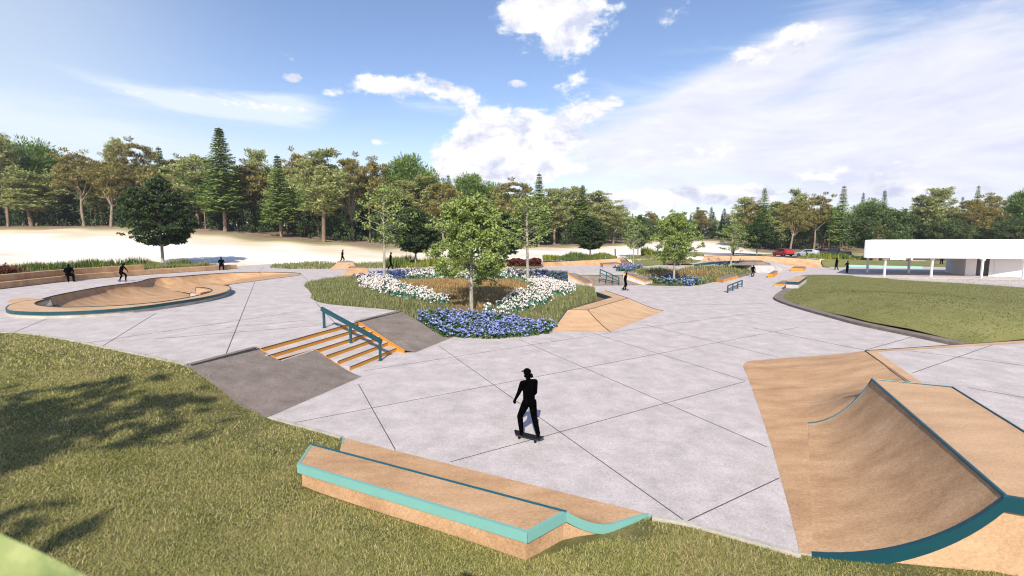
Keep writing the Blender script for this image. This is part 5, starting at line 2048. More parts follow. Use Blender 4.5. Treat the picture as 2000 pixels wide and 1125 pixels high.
# ------------------------------------------------------------------ vehicles
def build_car(name, label, cat, loc, rz, paint, kind='hatch', scale=1.0):
    t = thing(name, label, cat, loc, rz, scale=(scale,) * 3)
    if kind == 'hatch':
        st = [(2.05, .35, .62, .66, .62, .50), (1.9, .24, .74, .80, .80, .66), (1.0, .2, .88, .96, .86, .74), (.25, .2, .93, 1.46, .87, .60), (-1.2, .2, .96, 1.50, .87, .60),
              (-1.75, .22, .98, 1.30, .86, .62), (-2.0, .3, .90, .96, .80, .66), (-2.05, .36, .70, .72, .72, .6)]
        wb, wr, cab = (1.28, -1.25), .32, (3, 4)
    elif kind == 'pickup':
        st = [(2.6, .5, .85, .9, .80, .6), (2.5, .38, .98, 1.05, .90, .75), (1.35, .34, 1.08, 1.15, .95, .82), (.75, .34, 1.12, 1.80, .95, .66), (-.6, .34, 1.14, 1.82, .95, .66),
              (-.85, .34, 1.14, 1.16, .95, .86), (-2.5, .38, 1.14, 1.15, .95, .88), (-2.6, .45, 1.05, 1.06, .92, .86)]
        wb, wr, cab = (1.65, -1.6), .40, (3, 4)
    else:
        st = [(2.7, .3, .80, .85, .80, .6), (2.55, .2, .95, 1.05, .95, .8), (1.9, .18, 1.10, 1.2, .98, .84), (1.1, .18, 1.2, 2.1, 1.0, .80), (-2.4, .18, 1.2, 2.15, 1.0, .82), (-2.6, .3, 1.2, 2.0, .98, .80), (-2.7, .4, 1.0, 1.2, .95, .8)]
        wb, wr, cab = (1.75, -1.75), .36, (3, 4)
    rings = []
    for x, zb, bl, rf, w, w2 in st:
        rings.append([(x, -w * .93, zb), (x, -w, (zb + bl) / 2), (x, -w * .97, bl), (x, -w2, rf - .03), (x, -w2 * .85, rf), (x, w2 * .85, rf), (x, w2, rf - .03), (x, w * .97, bl), (x, w, (zb + bl) / 2), (x, w * .93, zb)])
    m = MB()
    for a, b in zip(rings[:-1], rings[1:]):
        for k in range(10):
            m.face([a[k], a[(k + 1) % 10], b[(k + 1) % 10], b[k]], paint)
    m.face(rings[0][::-1], paint)
    m.face(rings[-1], paint)
    m.build("body", t, smooth=True, local=True)
    i, j = cab
    for s in (-1, 1):
        def sp(x, f, k):
            x0, _, bl, rf, w, w2 = st[k]
            return Vector((x, s * (w * .97 + (w2 - w * .97) * f + .012), bl + (rf - .03 - bl) * f))
        xa, xb = st[i][0], st[j][0]
        m = MB()
        m.face([sp(xa + .35, .12, i), sp(xb + .05, .12, j), sp(xb + .12, .88, j), sp(xa - .08, .88, i)], 'glass_dark')
        m.build("side_window", t, local=True)
    def end(k0, k1, off):
        a, b = st[k0], st[k1]
        m = MB()
        def q(st_, f, s):
            x0, _, bl, rf, w, w2 = st_
            return (x0, s * w2 * .82, rf)
        lo0 = Vector((a[0], -a[5] * .8, a[3]))
        lo1 = Vector((a[0], a[5] * .8, a[3]))
        hi0 = Vector((b[0], -b[5] * .82, b[3]))
        hi1 = Vector((b[0], b[5] * .82, b[3]))
        d = Vector((off, 0, .018))
        m.face([lo0.lerp(hi0, .1) + d, lo1.lerp(hi1, .1) + d, lo1.lerp(hi1, .9) + d, lo0.lerp(hi0, .9) + d], 'glass_dark')
        return m
    end(i - 1, i, .012).build("windscreen", t, local=True)
    end(j + 1, j, -.012).build("rear_window", t, local=True)
    for x in wb:
        for s in (-1, 1):
            w = st[2][4]
            m = MB()
            m.tube([(x, s * (w - .2), wr), (x, s * (w + .015), wr)], wr, 'black_rubber', 18)
            wo = m.build("wheel", t, local=True)
            m = MB()
            m.tube([(x, s * (w + .005), wr), (x, s * (w + .025), wr)], wr * .6, 'rim_metal', 12)
            m.build("rim", wo, local=True)
    for s in (-1, 1):
        m = MB()
        x, zb, bl, rf, w, w2 = st[1]
        m.prism([(x + .13, s * w * .55, bl), (x + .13, s * w * .86, bl), (x - .02, s * w * .9, bl + .01), (x - .02, s * w * .55, bl + .01)], bl - .14, 'lamp_glass')
        m.build("headlight", t, local=True)
        m = MB()
        x, zb, bl, rf, w, w2 = st[-2]
        m.prism([(x - .03, s * w * .62, bl + .02), (x - .03, s * w * .96, bl + .02), (x + .2, s * w * 1.0, bl + .02), (x + .2, s * w * .62, bl + .02)], bl - .18, 'lamp_red')
        m.build("tail_light", t, local=True)
    m = MB()
    x, zb, bl, rf, w, w2 = st[-1]
    m.box((x - .06, -w, zb - .02), (x + .1, w, zb + .16), 'black_rubber')
    m.build("bumper", t, local=True)
    return t, st

def build_vehicles():
    def g(px, y, lift=.07):
        p = on_ground(px, y)
        return p + Vector((0, 0, lift))
    build_car("parked_car", "small red hatchback parked on the far road, seen from behind", "car", g(1528, 94), R(100), 'red_paint')
    t, st = build_car("parked_car", "white hatchback with its tailgate raised and someone crouching beside it", "car", g(1576, 95), R(128), 'silver_paint')
    m = MB()
    m.face([(-1.35, -.6, 1.52), (-1.35, .6, 1.52), (-2.15, .66, 1.86), (-2.15, -.66, 1.86)], 'white_paint')
    m.face([(-1.35, -.6, 1.48), (-2.15, -.66, 1.82), (-2.15, .66, 1.82), (-1.35, .6, 1.48)], 'white_paint')
    m.build("tailgate", t, local=True)
    build_car("pickup_truck", "dark grey pickup truck parked right of the white hatchback", "pickup", g(1630, 95), R(150), 'grey_paint', 'pickup')
    build_car("parked_van", "white van half hidden behind the pavilion's fascia", "van", g(1746, 86.5, .0), R(-4), 'van_paint', 'van')

build_vehicles()

# ------------------------------------------------------------------ people
BASE = dict(P=(0, 0, .96), S=(0, 0, 1.14), C=(0, 0, 1.34), U=(0, -.01, 1.45), N=(0, .01, 1.53), H1=(0, .02, 1.605), H2=(0, .02, 1.69), H3=(0, .01, 1.75),
            chin=(0, .085, 1.595), nose=(0, .122, 1.66),
            sL=(-.18, -.01, 1.43), eL=(-.235, -.03, 1.15), wL=(-.235, .04, .90), pL=(-.232, .06, .835),
            sR=(.18, -.01, 1.43), eR=(.235, -.03, 1.15), wR=(.235, .04, .90), pR=(.232, .06, .835),
            hL=(-.09, 0, .90), kL=(-.10, .02, .50), aL=(-.10, -.02, .085), tL=(-.115, .15, .035),
            hR=(.09, 0, .90), kR=(.10, .02, .50), aR=(.10, -.02, .085), tR=(.115, .15, .035))
RAD = dict(P=(.160, .125), S=(.160, .122), C=(.178, .128), U=(.10, .085), N=(.056, .058), H1=(.062, .075), H2=(.076, .098), H3=(.052, .064), chin=(.032, .032), nose=(.014, .014),
           sL=(.075, .075), eL=(.052, .052), wL=(.034, .034), pL=(.038, .024), sR=(.075, .075), eR=(.052, .052), wR=(.034, .034), pR=(.038, .024),
           hL=(.112, .112), kL=(.076, .076), aL=(.057, .057), tL=(.042, .036), hR=(.112, .112), kR=(.076, .076), aR=(.057, .057), tR=(.042, .036))
EDGES = [("P", "S"), ("S", "C"), ("C", "U"), ("U", "N"), ("N", "H1"), ("H1", "H2"), ("H2", "H3"), ("H1", "chin"), ("H2", "nose"),
         ("U", "sL"), ("sL", "eL"), ("eL", "wL"), ("wL", "pL"), ("U", "sR"), ("sR", "eR"), ("eR", "wR"), ("wR", "pR"),
         ("P", "hL"), ("hL", "kL"), ("kL", "aL"), ("aL", "tL"), ("P", "hR"), ("hR", "kR"), ("kR", "aR"), ("aR", "tR")]

def pose_stand(**kw):
    d = dict(BASE)
    d.update(kw)
    return d

def shift(d, keys, v):
    for k in keys:
        d[k] = tuple(a + b for a, b in zip(d[k], v))
    return d

UPPER = ["S", "C", "U", "N", "H1", "H2", "H3", "chin", "nose", "sL", "eL", "wL", "pL", "sR", "eR", "wR", "pR"]

def lean(d, keys, pivot, ang, yaw=0.0):
    """rotate keys about pivot: ang forward lean (about x), yaw about z"""
    p = Vector(pivot)
    M = Matrix.Rotation(yaw, 3, 'Z') @ Matrix.Rotation(-ang, 3, 'X')
    for k in keys:
        d[k] = tuple(p + M @ (Vector(d[k]) - p))
    return d

def capsule(a, b, ra, rb, side, n=12):
    """closed tapered capsule with elliptical section; side is the lateral axis"""
    a, b = Vector(a), Vector(b)
    d = b - a
    L = d.length
    d.normalize()
    u = (side - d * side.dot(d))
    if u.length < .2:
        u = Vector((1, 0, 0)) if abs(d.x) < .8 else Vector((0, 1, 0))
        u = u - d * u.dot(d)
    u.normalize()
    v = d.cross(u)
    V = []
    st = []
    for k in range(1, 4):
        t = -math.cos(k / 3 * math.pi / 2)
        st.append((t * min(ra), ra[0] * math.sqrt(max(0, 1 - t * t)), ra[1] * math.sqrt(max(0, 1 - t * t))))
    for k in range(4):
        t = math.sin(k / 4 * math.pi / 2)
        st.append((L + t * min(rb), rb[0] * math.sqrt(max(0, 1 - t * t)), rb[1] * math.sqrt(max(0, 1 - t * t))))
    for z, x, y in st:
        for k in range(n):
            th = 2 * math.pi * k / n
            V.append(a + d * z + u * (x * math.cos(th)) + v * (y * math.sin(th)))
    m = len(st)
    Fs = [[i * n + k, i * n + (k + 1) % n, (i + 1) * n + (k + 1) % n, (i + 1) * n + k] for i in range(m - 1) for k in range(n)]
    V.append(a - d * min(ra))
    V.append(b + d * min(rb))
    c0, c1 = m * n, m * n + 1
    Fs += [[c0, (k + 1) % n, k] for k in range(n)]
    Fs += [[c1, (m - 1) * n + k, (m - 1) * n + (k + 1) % n] for k in range(n)]
    return V, Fs

def body_mesh(d, fat, voxel):
    bm = bmesh.new()
    sh = (Vector(d['sR']) - Vector(d['sL'])).normalized()
    hp = (Vector(d['hR']) - Vector(d['hL'])).normalized()
    fw = Vector(d['nose']) - Vector(d['H2'])
    hd = fw.cross(Vector((0, 0, 1))).normalized()

    def add(a, b, ra, rb, side):
        V, Fs = capsule(a, b, ra, rb, side)
        vs = [bm.verts.new(q) for q in V]
        for f in Fs:
            bm.faces.new([vs[i] for i in f])

    for a, b in EDGES:
        side = hd if (a[0] in 'NH' or b in ('chin', 'nose')) else (hp if a == 'P' else sh)
        ra, rb = (tuple(r * fat for r in RAD[k]) for k in (a, b))
        if b in ('chin', 'nose'):
            ra = (.05, .05)
        if (a, b) in (("U", "sL"), ("U", "sR")):
            ra = (.07 * fat, .07 * fat)
        if (a, b) in (("P", "hL"), ("P", "hR")):
            ra = (.11 * fat, .11 * fat)
        if a[0] in 'kh' and b[0] in 'ka':                      # thigh and calf bulge a little
            mid = (Vector(d[a]) * .62 + Vector(d[b]) * .38)
            rm_ = tuple((x * .62 + y * .38) * (1.02 if a[0] == 'h' else 1.06) for x, y in zip(ra, rb))
            add(d[a], mid, ra, rm_, side)
            add(mid, d[b], rm_, rb, side)
        else:
            add(d[a], d[b], ra, rb, side)
    for s in "LR":
        heel = Vector(d['a' + s]) + (Vector(d['a' + s]) - Vector(d['t' + s])) * .28
        heel.z = d['t' + s][2]
        add(heel, d['t' + s], (.04, .036), (.042, .036), hp)
        w, p = Vector(d['w' + s]), Vector(d['p' + s])
        f = (p - w).normalized()
        side = f.cross(Vector((0, 1, .2)))
        if side.length < .2:
            side = f.cross(Vector((1, 0, 0)))
        side.normalize()
        side = f.cross(side).normalized()
        curl = side.cross(f).normalized()
        add(w, p, (.032, .026), (.043, .020), side)
        for i, ln in enumerate((.070, .080, .074, .058)):
            r0 = p - f * .005 + side * (.030 - .020 * i)
            q1 = r0 + f * ln * .55 + curl * .006
            q2 = r0 + f * ln * .95 + curl * (.022 + .005 * i)
            add(r0, q1, (.0100,) * 2, (.0092,) * 2, side)
            add(q1, q2, (.0092,) * 2, (.0080,) * 2, side)
        r0 = w.lerp(p, .45) + side * .022
        q1, q2 = r0 + side * .03 + f * .03 + curl * .006, r0 + side * .036 + f * .065 + curl * .014
        add(r0, q1, (.012,) * 2, (.011,) * 2, side)
        add(q1, q2, (.011,) * 2, (.009,) * 2, side)
    me = bpy.data.meshes.new("person")
    bm.to_mesh(me)
    bm.free()
    o = bpy.data.objects.new("person", me)
    COL.objects.link(o)
    rm = o.modifiers.new("remesh", 'REMESH')
    rm.mode = 'VOXEL'
    rm.voxel_size = voxel
    rm.use_smooth_shade = True
    sm_ = o.modifiers.new("smooth", 'SMOOTH')
    sm_.factor = .5
    sm_.iterations = 2
    dg = bpy.context.evaluated_depsgraph_get()
    me2 = bpy.data.meshes.new_from_object(o.evaluated_get(dg), depsgraph=dg)
    o.modifiers.clear()
    o.data = me2
    bpy.data.meshes.remove(me)
    me2.materials.clear()
    me2.materials.append(MATS['black_cloth'])
    return o

def build_person(label, px, py, z, hpx, d, rz, voxel=.016, fat=1.0, cap=False, hair=None, p=None, stand_h=None, flip=False):
    if flip:
        d = {k: (-v[0], v[1], v[2]) for k, v in d.items()}
    o = body_mesh(d, fat, voxel)
    o.name = "person"
    base = p if p is not None else at(px, py, z)
    hh = (max(v[2] for v in d.values()) + .06) - (min(v[2] for v in d.values()) - .035)
    s = hpx * base.y / F / hh / (math.cos(TH) ** 2) * 1.0
    o.location = base - Vector((0, 0, (min(v[2] for v in d.values()) - .036) * s))
    o.rotation_euler = (0, 0, rz)
    o.scale = (s, s, s)
    tag(o, label, "person")
    H2 = Vector(d['H2'])
    fw = (Vector(d['nose']) - H2)
    fw.z = 0
    fw.normalize()
    sx = fw.cross(Vector((0, 0, 1)))
    if cap:
        m = MB()
        n = 14
        rings = []
        for r in range(5):
            a = r / 4 * math.pi / 2
            rr, zz = math.cos(a), math.sin(a)
            rings.append([H2 + Vector((0, 0, .025)) + (sx * math.cos(2 * math.pi * k / n) * .092 + fw * math.sin(2 * math.pi * k / n) * .112) * rr + Vector((0, 0, .092 * zz)) for k in range(n)])
        for a, b in zip(rings[:-1], rings[1:]):
            for k in range(n):
                m.face([a[k], a[(k + 1) % n], b[(k + 1) % n], b[k]], 'black_cloth')
        c0 = H2 + Vector((0, 0, .035))
        br = [c0 + sx * -.08 + fw * .07, c0 + sx * -.07 + fw * .15, c0 + fw * .175, c0 + sx * .07 + fw * .15, c0 + sx * .08 + fw * .07]
        m.prism(br, [q - Vector((0, 0, .012)) for q in br], 'black_cloth')
        m.build("cap", o, smooth=True, local=True)
    if hair:
        m = MB()
        c = H2 + fw * -.085 + Vector((0, 0, -.03))
        if hair == 'bun':
            m.tube([c, c + fw * -.03 + Vector((0, 0, -.03)), c + fw * -.045 + Vector((0, 0, -.06)), c + fw * -.03 + Vector((0, 0, -.085))], [.045, .055, .05, .02], 'black_cloth', 10)
        else:
            m.tube([c + Vector((0, 0, .08)) + fw * .05, c + Vector((0, 0, .02)), c + Vector((0, 0, -.08)), c + Vector((0, 0, -.2))], [.08, .085, .075, .03], 'black_cloth', 10)
        m.build("hair", o, smooth=True, local=True)
    return o, s

def build_board(label, loc, rz, s=1.0, group=None):
    t = thing("skateboard", label, "skateboard", loc, rz, scale=(s,) * 3)
    n = 14
    rows = []
    for i in range(n + 1):
        y = -.40 + .80 * i / n
        k = max(0, abs(y) - .27) / .13
        z = .098 + .055 * k ** 1.5
        w = .10 * math.sqrt(max(.0, 1 - (max(0, abs(y) - .30) / .102) ** 2)) + .004
        rows.append([(-w, y, z + .006), (0, y, z), (w, y, z + .006)])
    m = MB()
    m.loft(rows, 'black_rubber')
    low = [[(a, b, c - .013) for a, b, c in r] for r in rows]
    m.loft([r[::-1] for r in low], 'black_rubber')
    for k in (0, 2):
        for a in range(n):
            m.face([rows[a][k], rows[a + 1][k], low[a + 1][k], low[a][k]], 'black_rubber')
    m.build("deck", t, smooth=True, local=True)
    for y in (-.22, .22):
        m = MB()
        m.bar((-.085, y, .034), (.085, y, .034), .022, .022, 'rim_metal')
        m.bar((0, y, .034), (0, y, .09), .05, .05, 'rim_metal')
        m.build("truck", t, local=True)
        for x in (-.09, .09):
            m = MB()
            m.tube([(x - .018, y, .031), (x + .018, y, .031)], .031, 'black_rubber', 12)
            m.build("wheel", t, local=True)
    return t

def build_people():
    BH = .098
    # 1 foreground skater, rolling to the left, seen from behind-left
    d = pose_stand()
    lean(d, UPPER, d['P'], R(4), R(-38))
    d.update(kL=(-.06, .24, .50), aL=(-.03, .21, .085), tL=(.10, .26, .035), kR=(.10, -.10, .50), aR=(.06, -.24, .085), tR=(.20, -.19, .035))
    d.update(hL=(-.07, .05, .90), hR=(.07, -.06, .90), P=(0, 0, .965))
    # head looks along travel (+y)
    c = Vector(d['N'])
    for k, v in dict(H1=(0, .03, .075), H2=(0, .035, .16), H3=(0, .025, .22), chin=(0, .10, .055), nose=(0, .14, .13)).items():
        d[k] = tuple(c + Vector(v))
    d.update(eL=(-.11, .25, 1.15), wL=(-.09, .37, .94), pL=(-.085, .40, .875))
    d.update(sR=tuple(Vector(d['sR'])), eR=(.16, -.10, 1.14), wR=(.10, .04, .96), pR=(.09, .07, .91))
    base = at(1033, 858.5, 0)
    rz1 = R(60)
    o, s = build_person("black silhouette of a skater in a cap rolling left in the foreground", 0, 0, 0, 137, d, rz1, .0085, 1.03, False, 'bun', p=base + Vector((0, 0, BH + .01)))
    m = MB()
    H2 = Vector(d['H2'])
    n = 16
    rings = []
    for r in range(6):
        a = r / 5 * math.pi / 2
        rings.append([H2 + Vector((0, .0, .02)) + Vector((math.cos(2 * math.pi * k / n) * .092 * math.cos(a), math.sin(2 * math.pi * k / n) * .112 * math.cos(a), .10 * math.sin(a))) for k in range(n)])
    for a, b in zip(rings[:-1], rings[1:]):
        for k in range(n):
            m.face([a[k], a[(k + 1) % n], b[(k + 1) % n], b[k]], 'black_cloth')
    c0 = H2 + Vector((0, .105, .03))
    m.prism([c0 + Vector(v) for v in ((-.06, 0, 0), (-.045, .05, -.005), (0, .062, -.008), (.045, .05, -.005), (.06, 0, 0))], [c0 + Vector(v) for v in ((-.06, 0, -.012), (-.045, .05, -.017), (0, .062, -.02), (.045, .05, -.017), (.06, 0, -.012))], 'black_cloth')
    m.build("cap", o, smooth=True, local=True)
    build_board("black skateboard under the foreground skater's feet", base + Vector((0, 0, .002)), rz1, 1.0)
    # 2 crouching skater, upper plaza left
    d = pose_stand(P=(0, -.10, .80))
    shift(d, UPPER, (0, -.10, -.16))
    lean(d, UPPER, d['P'], R(20))
    d.update(hL=(-.09, -.10, .75), hR=(.09, -.10, .75), kL=(-.08, .26, .50), aL=(-.05, .22, .085), tL=(.08, .28, .035), kR=(.13, .02, .45), aR=(.05, -.20, .085), tR=(.18, -.14, .035),
             eL=(-.26, .22, 1.02), wL=(-.20, .36, .82), pL=(-.19, .40, .76), eR=(.26, -.02, .98), wR=(.26, .06, .76), pR=(.26, .08, .70))
    b = at(240, 550, ZU)
    build_person("black silhouette of a skater crouching on a board above the bowl", 0, 0, 0, 33.5, d, R(-80), .018, 1.0, True, p=b + Vector((0, 0, .11)))
    build_board("black skateboard of the crouching skater above the bowl", b + Vector((0, 0, .002)), R(-80), 1.05)
    # 3,4 seated
    d = pose_stand(P=(0, 0, .53))
    shift(d, UPPER, (0, 0, -.42))
    lean(d, UPPER, d['P'], R(10))
    d.update(hL=(-.11, .03, .52), hR=(.11, .03, .52), kL=(-.15, .44, .52), aL=(-.13, .46, .085), tL=(-.15, .62, .035), kR=(.17, .44, .52), aR=(.20, .54, .085), tR=(.24, .70, .035),
             eL=(-.27, .08, .80), wL=(-.17, .30, .63), pL=(-.14, .36, .61), eR=(.27, .08, .80), wR=(.18, .32, .63), pR=(.15, .38, .61))
    b = at(136, 550.3, ZU)
    build_person("black silhouette of a person sitting alone on the left seat wall", 0, 0, 0, 34.5, d, R(238), .02, 1.08, False, p=b + Vector((-.25, .25, 0)))
    b = at(433, 527.4, ZU)
    build_person("black silhouette of a person sitting near the seat wall's right end by the grasses", 0, 0, 0, 25.5, dict(d), R(215), .02, 1.0, False, p=b + Vector((-.15, .25, 0)), hair='bun')
    # 5 jogger
    d = pose_stand()
    lean(d, UPPER, d['P'], R(7))
    d.update(kL=(-.09, .22, .58), aL=(-.09, -.02, .28), tL=(-.10, .10, .19), kR=(.09, -.06, .52), aR=(.09, -.30, .16), tR=(.10, -.20, .06),
             eL=(-.26, -.20, 1.18), wL=(-.22, .05, 1.12), pL=(-.21, .10, 1.13), eR=(.26, .02, 1.14), wR=(.22, .26, 1.20), pR=(.21, .32, 1.21))
    d.update(aL=(-.09, .10, .12), tL=(-.10, .24, .06), kL=(-.09, .20, .52))
    build_person("black silhouette of a bareheaded jogger behind the tan launch ramp", 668, 514, ZU, 26.5, d, R(-88), .02, p=at(669, 513.6, ZU))
    # 6 walker by the slim tree
    d = pose_stand(kL=(-.09, .14, .50), aL=(-.09, .18, .085), tL=(-.10, .34, .05), kR=(.09, .0, .48), aR=(.09, -.28, .10), tR=(.10, -.13, .035), eL=(-.24, .04, 1.15), wL=(-.23, .14, .92), pL=(-.23, .17, .86), eR=(.24, -.08, 1.15), wR=(.23, -.06, .9), pR=(.23, -.04, .84))
    lean(d, UPPER, d['P'], R(5))
    build_person("black silhouette of a person walking right beside the slim airy tree", 762, 526, ZU, 33.5, d, R(-62), .02, p=at(763, 526, ZU))
    # 7 skater mid right
    d = pose_stand(P=(0, -.03, .88))
    shift(d, UPPER, (0, -.03, -.08))
    lean(d, UPPER, d['P'], R(9))
    d.update(hL=(-.08, 0, .83), hR=(.08, -.05, .83), kL=(-.05, .17, .50), aL=(-.02, .02, .085), tL=(.12, .06, .035), kR=(.10, -.06, .47), aR=(.03, -.22, .085), tR=(.17, -.16, .035))
    b = at(1221, 567.3, 0)
    build_person("black silhouette of a skater in a peaked cap below the right hubba", 0, 0, 0, 33, d, R(-78), .018, 1.0, True, p=b + Vector((0, 0, .11)))
    build_board("black skateboard of the skater below the right hubba", b + Vector((0, 0, .002)), R(-100), 1.0)
    # 8 woman walking
    d = pose_stand(kL=(-.08, .12, .50), aL=(-.08, .22, .085), tL=(-.08, .36, .05), kR=(.08, -.02, .48), aR=(.08, -.26, .10), tR=(.08, -.12, .035))
    p8 = hit(1201, 500.5, 72)
    p8 = on_ground(1201, 75.5)
    build_person("black silhouette of a long haired woman walking above the bright reeds", 0, 0, 0, 16, d, R(-85), .022, .92, False, 'long', p=p8)
    # 9 skater with cap between the trees
    d = pose_stand(kL=(-.08, .06, .50), kR=(.10, .05, .50), aL=(-.04, .18, .085), tL=(.08, .22, .035), aR=(.06, -.18, .085), tR=(.18, -.14, .035))
    b = at(1322.5, 519, ZU)
    build_person("black silhouette of a standing skater in a cap behind the smaller planter's tree", 0, 0, 0, 21.5, d, R(200), .022, 1.0, True, p=b + Vector((0, 0, .11)))
    build_board("black skateboard of the skater standing behind the smaller planter", b + Vector((0, 0, .002)), R(-80), 1.0)
    # 10 person at the wave wall top
    d = pose_stand()
    build_person("black silhouette of a person standing on top of the long tan wall", 0, 0, 0, 20, d, R(185), .024, 1.0, p=on_ground(1431, 78.6))
    # 11 pushing skater
    d = pose_stand(kL=(-.10, .10, .52), aL=(-.10, .02, .085), tL=(-.11, .18, .035), kR=(.12, -.02, .48), aR=(.18, -.32, .16), tR=(.20, -.22, .06),
                   eL=(-.28, -.06, 1.18), wL=(-.34, .02, .95), pL=(-.35, .04, .88), eR=(.28, .04, 1.18), wR=(.33, .16, .98), pR=(.34, .2, .92))
    d.update(kR=(.14, .02, .50), aR=(.2, -.12, .12), tR=(.22, .02, .06))
    b = at(1470.5, 540.4, 0)
    build_person("black silhouette of a skater pushing towards the camera past the smaller planter", 0, 0, 0, 21.5, d, R(172), .02, 1.08, False, p=b + Vector((0, 0, .10)))
    build_board("black skateboard of the skater pushing past the smaller planter", b + Vector((-.05, 0, .002)), R(165), 1.0)
    # 12, 13 two on the right
    d = pose_stand(kL=(-.09, .10, .50), aL=(-.09, .10, .085), tL=(-.10, .26, .035), kR=(.09, .0, .48), aR=(.09, -.24, .09), tR=(.10, -.10, .035))
    build_person("black silhouette of a person walking away near the green verge, left of the pavilion", 0, 0, 0, 24.5, d, R(25), .02, 1.05, False, p=at(1633, 527.5), hair='bun')
    d = pose_stand(eL=(-.26, -.14, 1.18), wL=(-.16, .04, 1.02), pL=(-.12, .09, 1.0), eR=(.26, -.14, 1.18), wR=(.16, .04, 1.02), pR=(.12, .09, 1.0))
    build_person("black silhouette of a person in a peaked cap standing at the pavilion floor's corner", 0, 0, 0, 24.5, d, R(-80), .02, 1.02, True, p=at(1654, 534))
    # 14 crouching loader
    d = pose_stand(P=(0, 0, .50))
    shift(d, UPPER, (0, 0, -.46))
    lean(d, UPPER, d['P'], R(35))
    d.update(hL=(-.10, 0, .46), hR=(.10, 0, .46), kL=(-.14, .36, .55), aL=(-.12, .14, .085), tL=(-.13, .30, .035), kR=(.14, .36, .52), aR=(.12, .12, .085), tR=(.13, .28, .035),
             eL=(-.22, .42, .72), wL=(-.16, .58, .60), pL=(-.15, .63, .57), eR=(.22, .42, .72), wR=(.16, .58, .60), pR=(.15, .63, .57))
    p14 = on_ground(1578, 92.6)
    build_person("small black silhouette crouching beside the open white hatchback", 0, 0, 0, 10.5, d, R(60), .024, 1.1, p=p14 + Vector((0, 0, .07)))
    # 15 behind the pavilion
    d = pose_stand(kL=(-.12, .02, .50), aL=(-.15, -.02, .085), tL=(-.17, .15, .035), kR=(.12, .02, .50), aR=(.15, -.02, .085), tR=(.17, .15, .035))
    build_person("black silhouette behind the pavilion, only the legs showing below the fascia", 0, 0, 0, 24, d, R(180), .022, 1.05, p=at_y(1838.5, 516, 77))

build_people()

# ------------------------------------------------------------------ trees
def tube_np(paths, n=7):
    """paths: list of (pts, radii); returns V, quads"""
    Vs, Fs, off = [], [], 0
    for pts, rad in paths:
        pts = np.asarray(pts, float)
        m = len(pts)
        d = np.gradient(pts, axis=0)
        d /= np.maximum(np.linalg.norm(d, axis=1, keepdims=True), 1e-6)
        ref = np.where(np.abs(d[:, 2:3]) < .95, [[0, 0, 1.0]], [[1.0, 0, 0]])
        u = np.cross(d, ref)
        u /= np.maximum(np.linalg.norm(u, axis=1, keepdims=True), 1e-6)
        v = np.cross(u, d)
        a = np.arange(n) * 2 * np.pi / n
        ring = pts[:, None] + (u[:, None] * np.cos(a)[None, :, None] + v[:, None] * np.sin(a)[None, :, None]) * np.asarray(rad)[:, None, None]
        Vs.append(ring.reshape(-1, 3))
        i = np.arange(m - 1)[:, None] * n
        k = np.arange(n)[None]
        q = np.stack([i + k, i + (k + 1) % n, i + n + (k + 1) % n, i + n + k], -1).reshape(-1, 4)
        Fs.append(q + off)
        off += m * n
    return np.concatenate(Vs), np.concatenate(Fs)

def limb(a, b, r0, r1, rng, bend=.08, n=6):
    a, b = np.asarray(a, float), np.asarray(b, float)
    t = np.linspace(0, 1, n)[:, None]
    L = np.linalg.norm(b - a)
    off = rng.normal(0, bend * L, 3)
    p = a + (b - a) * t + off * (np.sin(np.pi * t)) * .6
    return p, np.linspace(r0, r1, n)

def leaf_cloud(centres, radii, per, ln, wd, rng, outward=.6, up=.25, flat=1.0, shell=.5):
    """leaf rhombi round clump centres"""
    c = np.asarray(centres, float)
    n = len(c)
    rep = np.repeat(np.arange(n), per)
    d = rand_dirs(len(rep), rng)
    rad = rng.uniform(shell, 1.0, len(rep)) ** .8
    r = np.asarray(radii, float)
    if r.ndim == 1:
        r = np.stack([r, r, r * flat], 1)
    C = c[rep] + d * r[rep] * rad[:, None]
    U = d * outward + rand_dirs(len(rep), rng) * (1 - outward) + np.array([0, 0, up])
    U /= np.linalg.norm(U, axis=1, keepdims=True)
    s = rng.uniform(.6, 1.3, len(rep))[:, None]
    W = perp(U, rng)
    return diamonds(C, U * ln * s, W * wd * s)

